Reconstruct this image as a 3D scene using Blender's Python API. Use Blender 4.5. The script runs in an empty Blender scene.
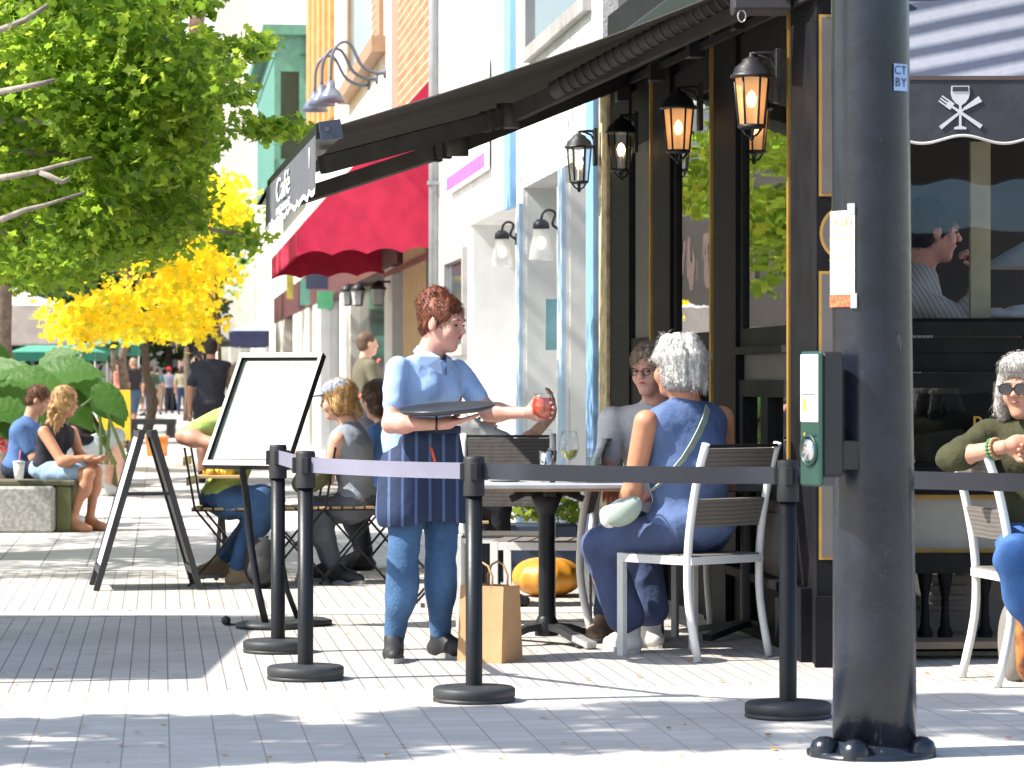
import bpy, math, random
import numpy as np
from mathutils import Vector, Matrix, Euler
R = math.radians
PI = math.pi
rnd = random.Random(7)
scene = bpy.context.scene
COL = scene.collection
F = 3200.0; CAMH = 1.22; HY = 380.0

# ---------------------------------------------------------------- placement helpers
def W(px, py, Y):
    "world point seen at pixel (px,py) of the photograph, at distance Y"
    return Vector(((px - 512) * Y / F, Y, CAMH + (HY - py) * Y / F))
def G(px, py):
    "ground point under the pixel"
    Y = F * CAMH / (py - HY)
    return Vector(((px - 512) * Y / F, Y, 0))
O = Vector((1.347, 13.56, 0))
DS = Vector((-0.10934, 0.99400, 0)); DN = Vector((-0.99400, -0.10934, 0))
STREET = math.atan2(DS.y, DS.x)
FS = Matrix.Translation(O) @ Matrix.Rotation(STREET, 4, 'Z')      # x along the street, y out of the facade, z up
I4 = Matrix.Identity(4)
def SY(px): return 9085.0 / (px - 160.0)
def sx(px): return (SY(px) - 13.56) / 0.994
def zY(py, Y): return CAMH + (HY - py) * Y / F
def zp(px, py): return zY(py, SY(px))

# ---------------------------------------------------------------- materials
def M(name, col, rough=0.6, metal=0.0, var=0.12, scale=6.0, bump=0.0, bscale=60.0, spec=0.5, emit=None, estr=0.0,
      alpha=None, trans=0.0, coat=0.0, col2=None, dirt=0.0, wave=None):
    m = bpy.data.materials.new(name); m.use_nodes = True
    nt = m.node_tree; N = nt.nodes; L = nt.links
    b = N['Principled BSDF']
    b.inputs['Roughness'].default_value = rough
    b.inputs['Metallic'].default_value = metal
    b.inputs['Specular IOR Level'].default_value = spec
    if coat: b.inputs['Coat Weight'].default_value = coat
    if trans: b.inputs['Transmission Weight'].default_value = trans
    tc = N.new('ShaderNodeTexCoord')
    nz = N.new('ShaderNodeTexNoise'); nz.inputs['Scale'].default_value = scale; nz.inputs['Detail'].default_value = 6
    L.new(tc.outputs['Object'], nz.inputs['Vector'])
    rp = N.new('ShaderNodeValToRGB')
    c = Vector(col[:3]); d = Vector(col2[:3]) if col2 else None
    lo = [max(0, x * (1 - var)) for x in c]; hi = [min(1, x * (1 + var)) for x in (d or c)]
    rp.color_ramp.elements[0].position = 0.35; rp.color_ramp.elements[1].position = 0.65
    rp.color_ramp.elements[0].color = (*lo, 1); rp.color_ramp.elements[1].color = (*hi, 1)
    L.new(nz.outputs['Fac'], rp.inputs['Fac'])
    out = rp.outputs['Color']
    if dirt:
        n2 = N.new('ShaderNodeTexNoise'); n2.inputs['Scale'].default_value = scale * 5; n2.inputs['Detail'].default_value = 8
        L.new(tc.outputs['Object'], n2.inputs['Vector'])
        r2 = N.new('ShaderNodeValToRGB'); r2.color_ramp.elements[0].position = 0.55; r2.color_ramp.elements[1].position = 0.75
        L.new(n2.outputs['Fac'], r2.inputs['Fac'])
        mx = N.new('ShaderNodeMix'); mx.data_type = 'RGBA'
        mm = N.new('ShaderNodeMath'); mm.operation = 'MULTIPLY'; mm.inputs[1].default_value = dirt
        L.new(r2.outputs['Color'], mm.inputs[0]); L.new(mm.outputs[0], mx.inputs[0])
        L.new(out, mx.inputs[6]); mx.inputs[7].default_value = (*[x * 0.4 for x in c], 1)
        out = mx.outputs[2]
    L.new(out, b.inputs['Base Color'])
    if bump:
        n3 = N.new('ShaderNodeTexNoise'); n3.inputs['Scale'].default_value = bscale; n3.inputs['Detail'].default_value = 4
        L.new(tc.outputs['Object'], n3.inputs['Vector'])
        bp = N.new('ShaderNodeBump'); bp.inputs['Strength'].default_value = bump; bp.inputs['Distance'].default_value = 0.01
        L.new(n3.outputs['Fac'], bp.inputs['Height']); L.new(bp.outputs[0], b.inputs['Normal'])
    if emit:
        b.inputs['Emission Color'].default_value = (*emit, 1); b.inputs['Emission Strength'].default_value = estr
    m['b'] = 1
    return m

def Mstripe(name, c1, c2, axis=0, freq=40, width=0.5, rough=0.8, soft=0.05, obj='Object', rot=None, distort=0):
    "striped stuff: period 1/freq metres across one axis"
    m = bpy.data.materials.new(name); m.use_nodes = True
    nt = m.node_tree; N = nt.nodes; L = nt.links; b = N['Principled BSDF']; b.inputs['Roughness'].default_value = rough
    tc = N.new('ShaderNodeTexCoord'); mp = N.new('ShaderNodeMapping'); L.new(tc.outputs[obj], mp.inputs[0])
    if rot: mp.inputs['Rotation'].default_value = rot
    sep = N.new('ShaderNodeSeparateXYZ')
    vec = mp.outputs[0]
    if distort:
        nz = N.new('ShaderNodeTexNoise'); nz.inputs['Scale'].default_value = 3; L.new(mp.outputs[0], nz.inputs['Vector'])
        vm = N.new('ShaderNodeVectorMath'); vm.operation = 'MULTIPLY_ADD'; vm.inputs[1].default_value = (distort,) * 3
        L.new(nz.outputs['Color'], vm.inputs[0]); L.new(vec, vm.inputs[2]); vec = vm.outputs[0]
    L.new(vec, sep.inputs[0])
    mu = N.new('ShaderNodeMath'); mu.operation = 'MULTIPLY'; mu.inputs[1].default_value = freq; L.new(sep.outputs[axis], mu.inputs[0])
    fr = N.new('ShaderNodeMath'); fr.operation = 'FRACT'; L.new(mu.outputs[0], fr.inputs[0])
    rp = N.new('ShaderNodeValToRGB'); e = rp.color_ramp.elements
    e[0].position = 0; e[0].color = (*c1, 1); e[1].position = width; e[1].color = (*c2, 1)
    x = e.new(max(0.001, width - soft)); x.color = (*c1, 1)
    y = e.new(1 - soft); y.color = (*c2, 1); z = e.new(1.0); z.color = (*c1, 1)
    L.new(fr.outputs[0], rp.inputs[0]); L.new(rp.outputs[0], b.inputs['Base Color'])
    n9 = N.new('ShaderNodeTexNoise'); n9.inputs['Scale'].default_value = 18; n9.inputs['Detail'].default_value = 5; L.new(tc.outputs[obj], n9.inputs['Vector'])
    b9 = N.new('ShaderNodeBump'); b9.inputs['Strength'].default_value = .5; b9.inputs['Distance'].default_value = .012; L.new(n9.outputs['Fac'], b9.inputs['Height']); L.new(b9.outputs[0], b.inputs['Normal'])
    return m

def Mbrick(name, c1, c2, mortar, bw, bh, ms=0.006, rough=0.85, bump=0.25, offset=0.5, axes='xz', noise=0.15, loc=(0, 0, 0), bias=0.0):
    m = bpy.data.materials.new(name); m.use_nodes = True
    nt = m.node_tree; N = nt.nodes; L = nt.links; b = N['Principled BSDF']; b.inputs['Roughness'].default_value = rough
    tc = N.new('ShaderNodeTexCoord'); sp = N.new('ShaderNodeSeparateXYZ'); cb = N.new('ShaderNodeCombineXYZ')
    mp = N.new('ShaderNodeMapping'); mp.inputs['Location'].default_value = loc
    L.new(tc.outputs['Object'], mp.inputs[0]); L.new(mp.outputs[0], sp.inputs[0])
    ix = {'x': 0, 'y': 1, 'z': 2}
    L.new(sp.outputs[ix[axes[0]]], cb.inputs[0]); L.new(sp.outputs[ix[axes[1]]], cb.inputs[1])
    br = N.new('ShaderNodeTexBrick'); br.inputs['Scale'].default_value = 1
    br.offset = offset
    br.inputs['Color1'].default_value = (*c1, 1); br.inputs['Color2'].default_value = (*c2, 1); br.inputs['Mortar'].default_value = (*mortar, 1)
    br.inputs['Mortar Size'].default_value = ms; br.inputs['Brick Width'].default_value = bw; br.inputs['Row Height'].default_value = bh
    br.inputs['Mortar Smooth'].default_value = 0.2; br.inputs['Bias'].default_value = bias
    L.new(cb.outputs[0], br.inputs['Vector'])
    nz = N.new('ShaderNodeTexNoise'); nz.inputs['Scale'].default_value = 1.3; nz.inputs['Detail'].default_value = 9; nz.inputs['Roughness'].default_value = 0.7
    L.new(tc.outputs['Object'], nz.inputs['Vector'])
    mr = N.new('ShaderNodeMapRange'); mr.inputs[1].default_value = 0.3; mr.inputs[2].default_value = 0.7; mr.inputs[3].default_value = 1 - noise; mr.inputs[4].default_value = 1 + noise
    L.new(nz.outputs['Fac'], mr.inputs[0])
    vm = N.new('ShaderNodeVectorMath'); vm.operation = 'SCALE'; L.new(br.outputs['Color'], vm.inputs[0]); L.new(mr.outputs[0], vm.inputs['Scale'])
    n5 = N.new('ShaderNodeTexNoise'); n5.inputs['Scale'].default_value = 4.5; n5.inputs['Detail'].default_value = 10; n5.inputs['Roughness'].default_value = .8; L.new(tc.outputs['Object'], n5.inputs['Vector'])
    r5 = N.new('ShaderNodeMapRange'); r5.inputs[1].default_value = .56; r5.inputs[2].default_value = .70; r5.inputs[3].default_value = 1; r5.inputs[4].default_value = 1 - 1.6 * noise; L.new(n5.outputs['Fac'], r5.inputs[0])
    v5 = N.new('ShaderNodeTexVoronoi'); v5.inputs['Scale'].default_value = 1.7; L.new(tc.outputs['Object'], v5.inputs['Vector'])
    r6 = N.new('ShaderNodeMapRange'); r6.inputs[1].default_value = .03; r6.inputs[2].default_value = .045; r6.inputs[3].default_value = 1 - 2.2 * noise; r6.inputs[4].default_value = 1; L.new(v5.outputs['Distance'], r6.inputs[0])
    m5 = N.new('ShaderNodeMath'); m5.operation = 'MULTIPLY'; L.new(r5.outputs[0], m5.inputs[0]); L.new(r6.outputs[0], m5.inputs[1])
    vn5 = N.new('ShaderNodeVectorMath'); vn5.operation = 'SCALE'; L.new(vm.outputs[0], vn5.inputs[0]); L.new(m5.outputs[0], vn5.inputs['Scale'])
    L.new(vn5.outputs[0], b.inputs['Base Color'])
    inv = N.new('ShaderNodeMath'); inv.operation = 'SUBTRACT'; inv.inputs[0].default_value = 1; L.new(br.outputs['Fac'], inv.inputs[1])
    n3 = N.new('ShaderNodeTexNoise'); n3.inputs['Scale'].default_value = 90; L.new(tc.outputs['Object'], n3.inputs['Vector'])
    ad = N.new('ShaderNodeMath'); ad.operation = 'MULTIPLY_ADD'; ad.inputs[1].default_value = 0.35; L.new(n3.outputs['Fac'], ad.inputs[0]); L.new(inv.outputs[0], ad.inputs[2])
    bp = N.new('ShaderNodeBump'); bp.inputs['Strength'].default_value = bump; bp.inputs['Distance'].default_value = 0.006
    L.new(ad.outputs[0], bp.inputs['Height']); L.new(bp.outputs[0], b.inputs['Normal'])
    return m

def Mleaf(name, cols, trans=0.45, bright=1.0):
    m = bpy.data.materials.new(name); m.use_nodes = True
    nt = m.node_tree; N = nt.nodes; L = nt.links
    b = N['Principled BSDF']; b.inputs['Roughness'].default_value = 0.5; b.inputs['Specular IOR Level'].default_value = 0.3
    g = N.new('ShaderNodeNewGeometry'); tcx = N.new('ShaderNodeTexCoord'); nzx = N.new('ShaderNodeTexNoise'); nzx.inputs['Scale'].default_value = 22; L.new(tcx.outputs['Object'], nzx.inputs['Vector'])
    bpx = N.new('ShaderNodeBump'); bpx.inputs['Strength'].default_value = .5; bpx.inputs['Distance'].default_value = .02; L.new(nzx.outputs['Fac'], bpx.inputs['Height']); L.new(bpx.outputs[0], b.inputs['Normal'])
    rp = N.new('ShaderNodeValToRGB'); e = rp.color_ramp.elements
    n = len(cols)
    e[0].color = (*cols[0], 1); e[1].color = (*cols[-1], 1)
    for i in range(1, n - 1):
        x = e.new(i / (n - 1)); x.color = (*cols[i], 1)
    L.new(g.outputs['Random Per Island'], rp.inputs[0])
    L.new(rp.outputs[0], b.inputs['Base Color'])
    tr = N.new('ShaderNodeBsdfTranslucent')
    sc_ = N.new('ShaderNodeVectorMath'); sc_.operation = 'SCALE'; sc_.inputs['Scale'].default_value = 1.5 * bright
    L.new(rp.outputs[0], sc_.inputs[0]); L.new(sc_.outputs[0], tr.inputs[0])
    mx = N.new('ShaderNodeMixShader'); mx.inputs[0].default_value = trans
    L.new(b.outputs[0], mx.inputs[1]); L.new(tr.outputs[0], mx.inputs[2]); L.new(mx.outputs[0], N['Material Output'].inputs[0])
    return m

def Mglass(name, tint=(0.9, 0.95, 0.95), refl=1.0, ior=1.5, rough=0.0, darken=1.0, rtint=(1, 1, 1)):
    "thin pane: see-through with a fresnel mirror"
    m = bpy.data.materials.new(name); m.use_nodes = True
    nt = m.node_tree; N = nt.nodes; L = nt.links; N.remove(N['Principled BSDF'])
    t = N.new('ShaderNodeBsdfTransparent'); t.inputs[0].default_value = (*[x * darken for x in tint], 1)
    gl = N.new('ShaderNodeBsdfGlossy'); gl.inputs['Roughness'].default_value = rough
    lw = N.new('ShaderNodeLayerWeight'); lw.inputs[0].default_value = .5; pw = N.new('ShaderNodeMath'); pw.operation = 'POWER'; pw.inputs[1].default_value = 5; L.new(lw.outputs['Facing'], pw.inputs[0])
    fr = N.new('ShaderNodeMath'); fr.operation = 'MULTIPLY_ADD'; fr.inputs[1].default_value = .95; fr.inputs[2].default_value = ((ior - 1) / (ior + 1)) ** 2; L.new(pw.outputs[0], fr.inputs[0])
    gl.inputs[0].default_value = (*rtint, 1)
    nz = N.new('ShaderNodeTexNoise'); nz.inputs['Scale'].default_value = 2.2; tc = N.new('ShaderNodeTexCoord'); L.new(tc.outputs['Object'], nz.inputs['Vector'])
    bp = N.new('ShaderNodeBump'); bp.inputs['Strength'].default_value = 0.03; bp.inputs['Distance'].default_value = 0.02; L.new(nz.outputs['Fac'], bp.inputs['Height'])
    L.new(bp.outputs[0], gl.inputs['Normal'])
    mu = N.new('ShaderNodeMath'); mu.operation = 'MULTIPLY'; mu.use_clamp = True; mu.inputs[1].default_value = refl; L.new(fr.outputs[0], mu.inputs[0])
    mx = N.new('ShaderNodeMixShader'); L.new(mu.outputs[0], mx.inputs[0]); L.new(t.outputs[0], mx.inputs[1]); L.new(gl.outputs[0], mx.inputs[2])
    L.new(mx.outputs[0], N['Material Output'].inputs[0])
    return m

# ---------------------------------------------------------------- objects
def tag(o, label=None, cat=None, group=None, kind=None):
    if label: o['label'] = label
    if cat: o['category'] = cat
    if group: o['group'] = group
    if kind: o['kind'] = kind
    return o

def smooth(pts, n=5):
    "Catmull-Rom through the points"
    P = [Vector(p) for p in pts]; P = [P[0] * 2 - P[1]] + P + [P[-1] * 2 - P[-2]]; out = []
    for i in range(1, len(P) - 2):
        for k in range(n):
            t = k / n; a, b, c, d = P[i - 1], P[i], P[i + 1], P[i + 2]
            out.append(.5 * ((2 * b) + (c - a) * t + (2 * a - 5 * b + 4 * c - d) * t * t + (3 * b - a - 3 * c + d) * t ** 3))
    return out + [P[-2]]
def frosted(name, c, mix=.5, emit=None, estr=0):
    m = M(name, c, rough=.3, var=.1, emit=emit, estr=estr); nt = m.node_tree; N = nt.nodes; L = nt.links
    t = N.new('ShaderNodeBsdfTransparent'); mx = N.new('ShaderNodeMixShader'); mx.inputs[0].default_value = mix
    L.new(N['Principled BSDF'].outputs[0], mx.inputs[1]); L.new(t.outputs[0], mx.inputs[2]); L.new(mx.outputs[0], N['Material Output'].inputs[0]); return m
class TH:
    "a thing: an Empty at its base"
    def __init__(s, name, label, cat, loc=(0, 0, 0), rz=0.0, group=None, kind=None):
        o = bpy.data.objects.new(name, None); COL.objects.link(o)
        o.empty_display_size = 0.1
        s.m = Matrix.Translation(Vector(loc)) @ Matrix.Rotation(rz, 4, 'Z')
        o.matrix_world = s.m; o.location = loc; o.rotation_euler = (0, 0, rz)
        tag(o, label, cat, group, kind); s.o = o

def copy_tree(o, parent=None):
    c = o.copy(); COL.objects.link(c)
    if parent: c.parent = parent
    for ch in list(o.children): copy_tree(ch, c)
    return c
def place(th, loc, rz, label, group=None, first=False):
    o = th.o if first else copy_tree(th.o)
    o.location = loc; o.rotation_euler = (0, 0, rz); o['label'] = label
    if group: o['group'] = group
    return o

class B:
    "collects geometry of one mesh. fr: frame the coordinates are written in"
    def __init__(s, fr=I4): s.v = []; s.f = []; s.fr = fr; s.mi = []; s.cm = 0; s.sm = []
    def add(s, vs, fs, smooth=False):
        n = len(s.v); s.v += [s.fr @ Vector(v) for v in vs]
        for f in fs: s.f.append([n + i for i in f]); s.mi.append(s.cm); s.sm.append(smooth)
        return s
    def box(s, x0, x1, y0, y1, z0, z1):
        return s.add([(x, y, z) for x in (x0, x1) for y in (y0, y1) for z in (z0, z1)],
                     [(0, 1, 3, 2), (4, 6, 7, 5), (0, 4, 5, 1), (2, 3, 7, 6), (0, 2, 6, 4), (1, 5, 7, 3)])
    def bbox(s, x0, x1, y0, y1, z0, z1, b=0.004):
        "box with chamfered edges"
        import bmesh
        bm = bmesh.new(); bmesh.ops.create_cube(bm, size=1)
        for v in bm.verts: v.co = Vector((x0 + (v.co.x + .5) * (x1 - x0), y0 + (v.co.y + .5) * (y1 - y0), z0 + (v.co.z + .5) * (z1 - z0)))
        b = min(b, 0.45 * min(abs(x1 - x0), abs(y1 - y0), abs(z1 - z0)))
        bmesh.ops.bevel(bm, geom=bm.edges[:], offset=b, segments=1, affect='EDGES')
        bm.verts.index_update()
        s.add([v.co[:] for v in bm.verts], [[v.index for v in f.verts] for f in bm.faces]); bm.free(); return s
    def quad(s, a, b, c, d): return s.add([a, b, c, d], [(0, 1, 2, 3)])
    def bar(s, a, b, w, h, up=(0, 0, 1)):
        a = Vector(a); b = Vector(b); t = (b - a).normalized(); u = Vector(up)
        sd = t.cross(u)
        if sd.length < 1e-4: sd = t.cross(Vector((0, 1, 0)))
        sd.normalize(); u = sd.cross(t).normalized()
        vs = []
        for p in (a, b):
            for i, j in ((-1, -1), (1, -1), (1, 1), (-1, 1)): vs.append(p + sd * (w / 2 * i) + u * (h / 2 * j))
        return s.add(vs, [(3, 2, 1, 0), (4, 5, 6, 7), (0, 1, 5, 4), (1, 2, 6, 5), (2, 3, 7, 6), (3, 0, 4, 7)])
    def tube(s, pts, r, n=10, cap=True, smooth=True):
        pts = [Vector(p) for p in pts]; k = len(pts); rs = r if isinstance(r, (list, tuple)) else [r] * k
        vs = []; prev = None
        for i, p in enumerate(pts):
            t = (pts[min(i + 1, k - 1)] - pts[max(i - 1, 0)]).normalized()
            if prev is None:
                a = t.cross(Vector((0, 0, 1)))
                if a.length < 1e-3: a = t.cross(Vector((1, 0, 0)))
            else: a = prev - t * prev.dot(t)
            a.normalize(); prev = a; b = t.cross(a)
            for j in range(n):
                an = 2 * PI * j / n; vs.append(p + (a * math.cos(an) + b * math.sin(an)) * rs[i])
        fs = [(i * n + j, i * n + (j + 1) % n, (i + 1) * n + (j + 1) % n, (i + 1) * n + j) for i in range(k - 1) for j in range(n)]
        s.add(vs, fs, smooth)
        if cap:
            m = len(s.v) - len(vs)
            s.f.append([m + j for j in range(n)][::-1]); s.mi.append(s.cm); s.sm.append(False)
            s.f.append([m + (k - 1) * n + j for j in range(n)]); s.mi.append(s.cm); s.sm.append(False)
        return s
    def lathe(s, prof, c=(0, 0, 0), n=24, smooth=True, axis='z', ang0=0):
        "prof: (radius, height) list"
        vs = []; c = Vector(c)
        for r, h in prof:
            for j in range(n):
                a = 2 * PI * j / n + ang0; x, y = r * math.cos(a), r * math.sin(a)
                vs.append(c + (Vector((x, y, h)) if axis == 'z' else Vector((h, x, y)) if axis == 'x' else Vector((x, h, y))))
        fs = [(i * n + j, i * n + (j + 1) % n, (i + 1) * n + (j + 1) % n, (i + 1) * n + j) for i in range(len(prof) - 1) for j in range(n)]
        return s.add(vs, fs, smooth)
    def prism(s, poly, a, b, plane='xz'):
        "extrude a polygon. plane xz: poly=(x,z), extruded y a..b; xy: z a..b; yz: x a..b"
        def P(u, v, w): return (u, w, v) if plane == 'xz' else (u, v, w) if plane == 'xy' else (w, u, v)
        n = len(poly); vs = [P(u, v, a) for u, v in poly] + [P(u, v, b) for u, v in poly]
        fs = [list(range(n)), list(range(2 * n - 1, n - 1, -1))] + [(i, (i + 1) % n, n + (i + 1) % n, n + i)[::-1] for i in range(n)]
        return s.add(vs, fs)
    def grid(s, fn, nu, nv, thick=0.0, smooth=True):
        vs = [fn(i / nu, j / nv) for i in range(nu + 1) for j in range(nv + 1)]
        fs = [(i * (nv + 1) + j, (i + 1) * (nv + 1) + j, (i + 1) * (nv + 1) + j + 1, i * (nv + 1) + j + 1) for i in range(nu) for j in range(nv)]
        s.add(vs, fs, smooth)
        if thick:
            vs2 = [Vector(v) + Vector((0, 0, -thick)) for v in vs]
            s.add(vs2, [f[::-1] for f in fs], smooth)
        return s
    def ball(s, c, r, n=12, m=8, sc=(1, 1, 1)):
        c = Vector(c); vs = []
        for i in range(m + 1):
            t = PI * i / m
            for j in range(n):
                a = 2 * PI * j / n
                vs.append(c + Vector((r * sc[0] * math.sin(t) * math.cos(a), r * sc[1] * math.sin(t) * math.sin(a), r * sc[2] * math.cos(t))))
        return s.add(vs, [(i * n + j, (i + 1) * n + j, (i + 1) * n + (j + 1) % n, i * n + (j + 1) % n) for i in range(m) for j in range(n)], True)
    def build(s, name, mat, parent=None, label=None, cat=None, group=None, kind=None, origin=None):
        "parent: TH or object. Without a parent the origin goes to the base of the mesh"
        mats = mat if isinstance(mat, (list, tuple)) else [mat]
        me = bpy.data.meshes.new(name)
        if parent is None:
            if origin is None:
                xs = [v.x for v in s.v]; ys = [v.y for v in s.v]; zs = [v.z for v in s.v]
                origin = Vector(((min(xs) + max(xs)) / 2, (min(ys) + max(ys)) / 2, min(zs)))
            Mx = Matrix.Translation(Vector(origin)) @ (Matrix.Rotation(STREET, 4, 'Z') if s.fr == FS else I4)
        elif isinstance(parent, TH): Mx = parent.m
        else: Mx = world_m(parent)
        inv = Mx.inverted()
        me.from_pydata([inv @ v for v in s.v], [], s.f)
        for mm in mats: me.materials.append(mm)
        me.polygons.foreach_set('material_index', s.mi)
        me.polygons.foreach_set('use_smooth', s.sm)
        me.update()
        o = bpy.data.objects.new(name, me); COL.objects.link(o)
        if parent is None:
            o.location = Mx.translation; o.rotation_euler = Mx.to_euler()
        else: o.parent = parent.o if isinstance(parent, TH) else parent
        tag(o, label, cat, group, kind)
        return o
def world_m(o):
    m = Matrix.LocRotScale(o.location, o.rotation_euler, o.scale)
    return world_m(o.parent) @ m if o.parent else m

FONT = None
def text_mesh(name, txt, size, mat, M4, parent=None, ext=0.001, sx_=1.0, align='CENTER'):
    "text laid in the XY plane of matrix M4, as mesh"
    cu = bpy.data.curves.new(name, 'FONT'); cu.body = txt; cu.size = size; cu.extrude = ext
    cu.align_x = align; cu.align_y = 'CENTER'
    ob = bpy.data.objects.new(name, cu); COL.objects.link(ob)
    dg = bpy.context.evaluated_depsgraph_get()
    me = bpy.data.meshes.new_from_object(ob.evaluated_get(dg))
    COL.objects.unlink(ob); bpy.data.objects.remove(ob)
    Mx = parent.m if isinstance(parent, TH) else (world_m(parent) if parent else I4)
    T = Mx.inverted() @ M4 @ Matrix.Diagonal((sx_, 1, 1, 1))
    me.transform(T); me.name = name
    me.materials.clear(); me.materials.append(mat)
    o = bpy.data.objects.new(name, me); COL.objects.link(o)
    if parent: o.parent = parent.o if isinstance(parent, TH) else parent
    return o

# ---------------------------------------------------------------- organic shapes: smooth union of tapered limbs, polygonised
def sdf_mesh(prims, h, k=0.03):
    """prims: ('c',a,b,ra,rb) tapered capsule, ('e',centre,radii,rot3 or None) ellipsoid; optional last item dict(k=,sub=)"""
    P = []
    for p in prims:
        op = p[-1] if isinstance(p[-1], dict) else {}
        if p[0] == 'c':
            a = np.array(p[1], float); b = np.array(p[2], float); r = max(p[3], p[4])
            lo = np.minimum(a, b) - r; hi = np.maximum(a, b) + r
        else:
            a = np.array(p[1], float); r = max(p[2]); lo = a - r; hi = a + r
        P.append((p, op, lo, hi))
    pos = [q for q in P if not q[1].get('sub')]
    lo = np.min([q[2] for q in pos], axis=0) - 3 * h; hi = np.max([q[3] for q in pos], axis=0) + 3 * h
    n = np.ceil((hi - lo) / h).astype(int) + 1
    D = np.full(n, 1.0, np.float32)
    ax = [lo[i] + h * np.arange(n[i]) for i in range(3)]
    for p, op, l, u in P:
        kk = op.get('k', k); pad = kk + 2.5 * h + (0.02 if p[0] == 'e' else 0)
        i0 = np.clip(np.floor((l - pad - lo) / h).astype(int), 0, n); i1 = np.clip(np.ceil((u + pad - lo) / h).astype(int) + 1, 0, n)
        if np.any(i1 <= i0): continue
        sl = tuple(slice(i0[i], i1[i]) for i in range(3))
        X, Y, Z = np.meshgrid(ax[0][sl[0]], ax[1][sl[1]], ax[2][sl[2]], indexing='ij')
        if p[0] == 'c':
            a = np.array(p[1], float); b = np.array(p[2], float); ab = b - a; L2 = max(ab @ ab, 1e-9)
            t = np.clip(((X - a[0]) * ab[0] + (Y - a[1]) * ab[1] + (Z - a[2]) * ab[2]) / L2, 0, 1)
            d = np.sqrt((X - a[0] - t * ab[0]) ** 2 + (Y - a[1] - t * ab[1]) ** 2 + (Z - a[2] - t * ab[2]) ** 2) - (p[3] + (p[4] - p[3]) * t)
        else:
            c = p[1]; r = p[2]; x = X - c[0]; y = Y - c[1]; z = Z - c[2]
            if len(p) > 3 and p[3] is not None and not isinstance(p[3], dict):
                Rm = np.array(p[3]).T
                x, y, z = (Rm[0, 0] * x + Rm[0, 1] * y + Rm[0, 2] * z, Rm[1, 0] * x + Rm[1, 1] * y + Rm[1, 2] * z, Rm[2, 0] * x + Rm[2, 1] * y + Rm[2, 2] * z)
            k0 = np.sqrt((x / r[0]) ** 2 + (y / r[1]) ** 2 + (z / r[2]) ** 2)
            k1 = np.sqrt((x / r[0] ** 2) ** 2 + (y / r[1] ** 2) ** 2 + (z / r[2] ** 2) ** 2) + 1e-9
            d = k0 * (k0 - 1) / k1
        cur = D[sl]
        if op.get('sub'):
            d = -d; hh = np.clip(0.5 - 0.5 * (cur - d) / kk, 0, 1)
            D[sl] = cur * (1 - hh) + d * hh + kk * hh * (1 - hh)
        else:
            hh = np.clip(0.5 + 0.5 * (cur - d) / kk, 0, 1)
            D[sl] = (cur * (1 - hh) + d * hh - kk * hh * (1 - hh)).astype(np.float32)
    # surface nets
    S = D < 0
    nx, ny, nz = D.shape
    cnt = np.zeros((nx - 1, ny - 1, nz - 1), np.int32)
    for i in (0, 1):
        for j in (0, 1):
            for l in (0, 1): cnt += S[i:nx - 1 + i, j:ny - 1 + j, l:nz - 1 + l]
    act = (cnt > 0) & (cnt < 8)
    ids = np.full(act.shape, -1, np.int64); c = np.argwhere(act); ids[act] = np.arange(len(c))
    acc = np.zeros((len(c), 3)); w = np.zeros(len(c))
    for axn in range(3):
        e = np.eye(3, dtype=int)[axn]; o1, o2 = [np.eye(3, dtype=int)[q] for q in range(3) if q != axn]
        for u in (0, 1):
            for v in (0, 1):
                q = c + u * o1 + v * o2; d0 = D[q[:, 0], q[:, 1], q[:, 2]]; q1 = q + e; d1 = D[q1[:, 0], q1[:, 1], q1[:, 2]]
                m = (d0 < 0) != (d1 < 0); t = np.where(m, d0 / np.where(m, d0 - d1, 1), 0)
                acc += m[:, None] * (u * o1 + v * o2 + t[:, None] * e); w += m
    V = (c + acc / np.maximum(w, 1)[:, None]) * h + lo
    quads = []
    for axn in range(3):
        e = np.eye(3, dtype=int)[axn]; o1 = np.eye(3, dtype=int)[(axn + 1) % 3]; o2 = np.eye(3, dtype=int)[(axn + 2) % 3]
        sh = [nx, ny, nz]; 
        a = S[tuple(slice(1 if q != axn else 0, sh[q] - 1) for q in range(3))]
        b_ = S[tuple(slice(1, sh[q]) if q == axn else slice(1, sh[q] - 1) for q in range(3))]
        g = np.argwhere(a != b_)
        base = g + np.array([1 if q != axn else 0 for q in range(3)])
        fl = a[g[:, 0], g[:, 1], g[:, 2]]
        def ID(x): return ids[x[:, 0], x[:, 1], x[:, 2]]
        q4 = np.stack([ID(base), ID(base - o1), ID(base - o1 - o2), ID(base - o2)], 1)
        q4[~fl] = q4[~fl][:, ::-1]
        q4 = q4[(q4 >= 0).all(1)]
        quads.append(q4[:, ::-1] if False else q4)
    return V, np.concatenate(quads)

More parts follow.
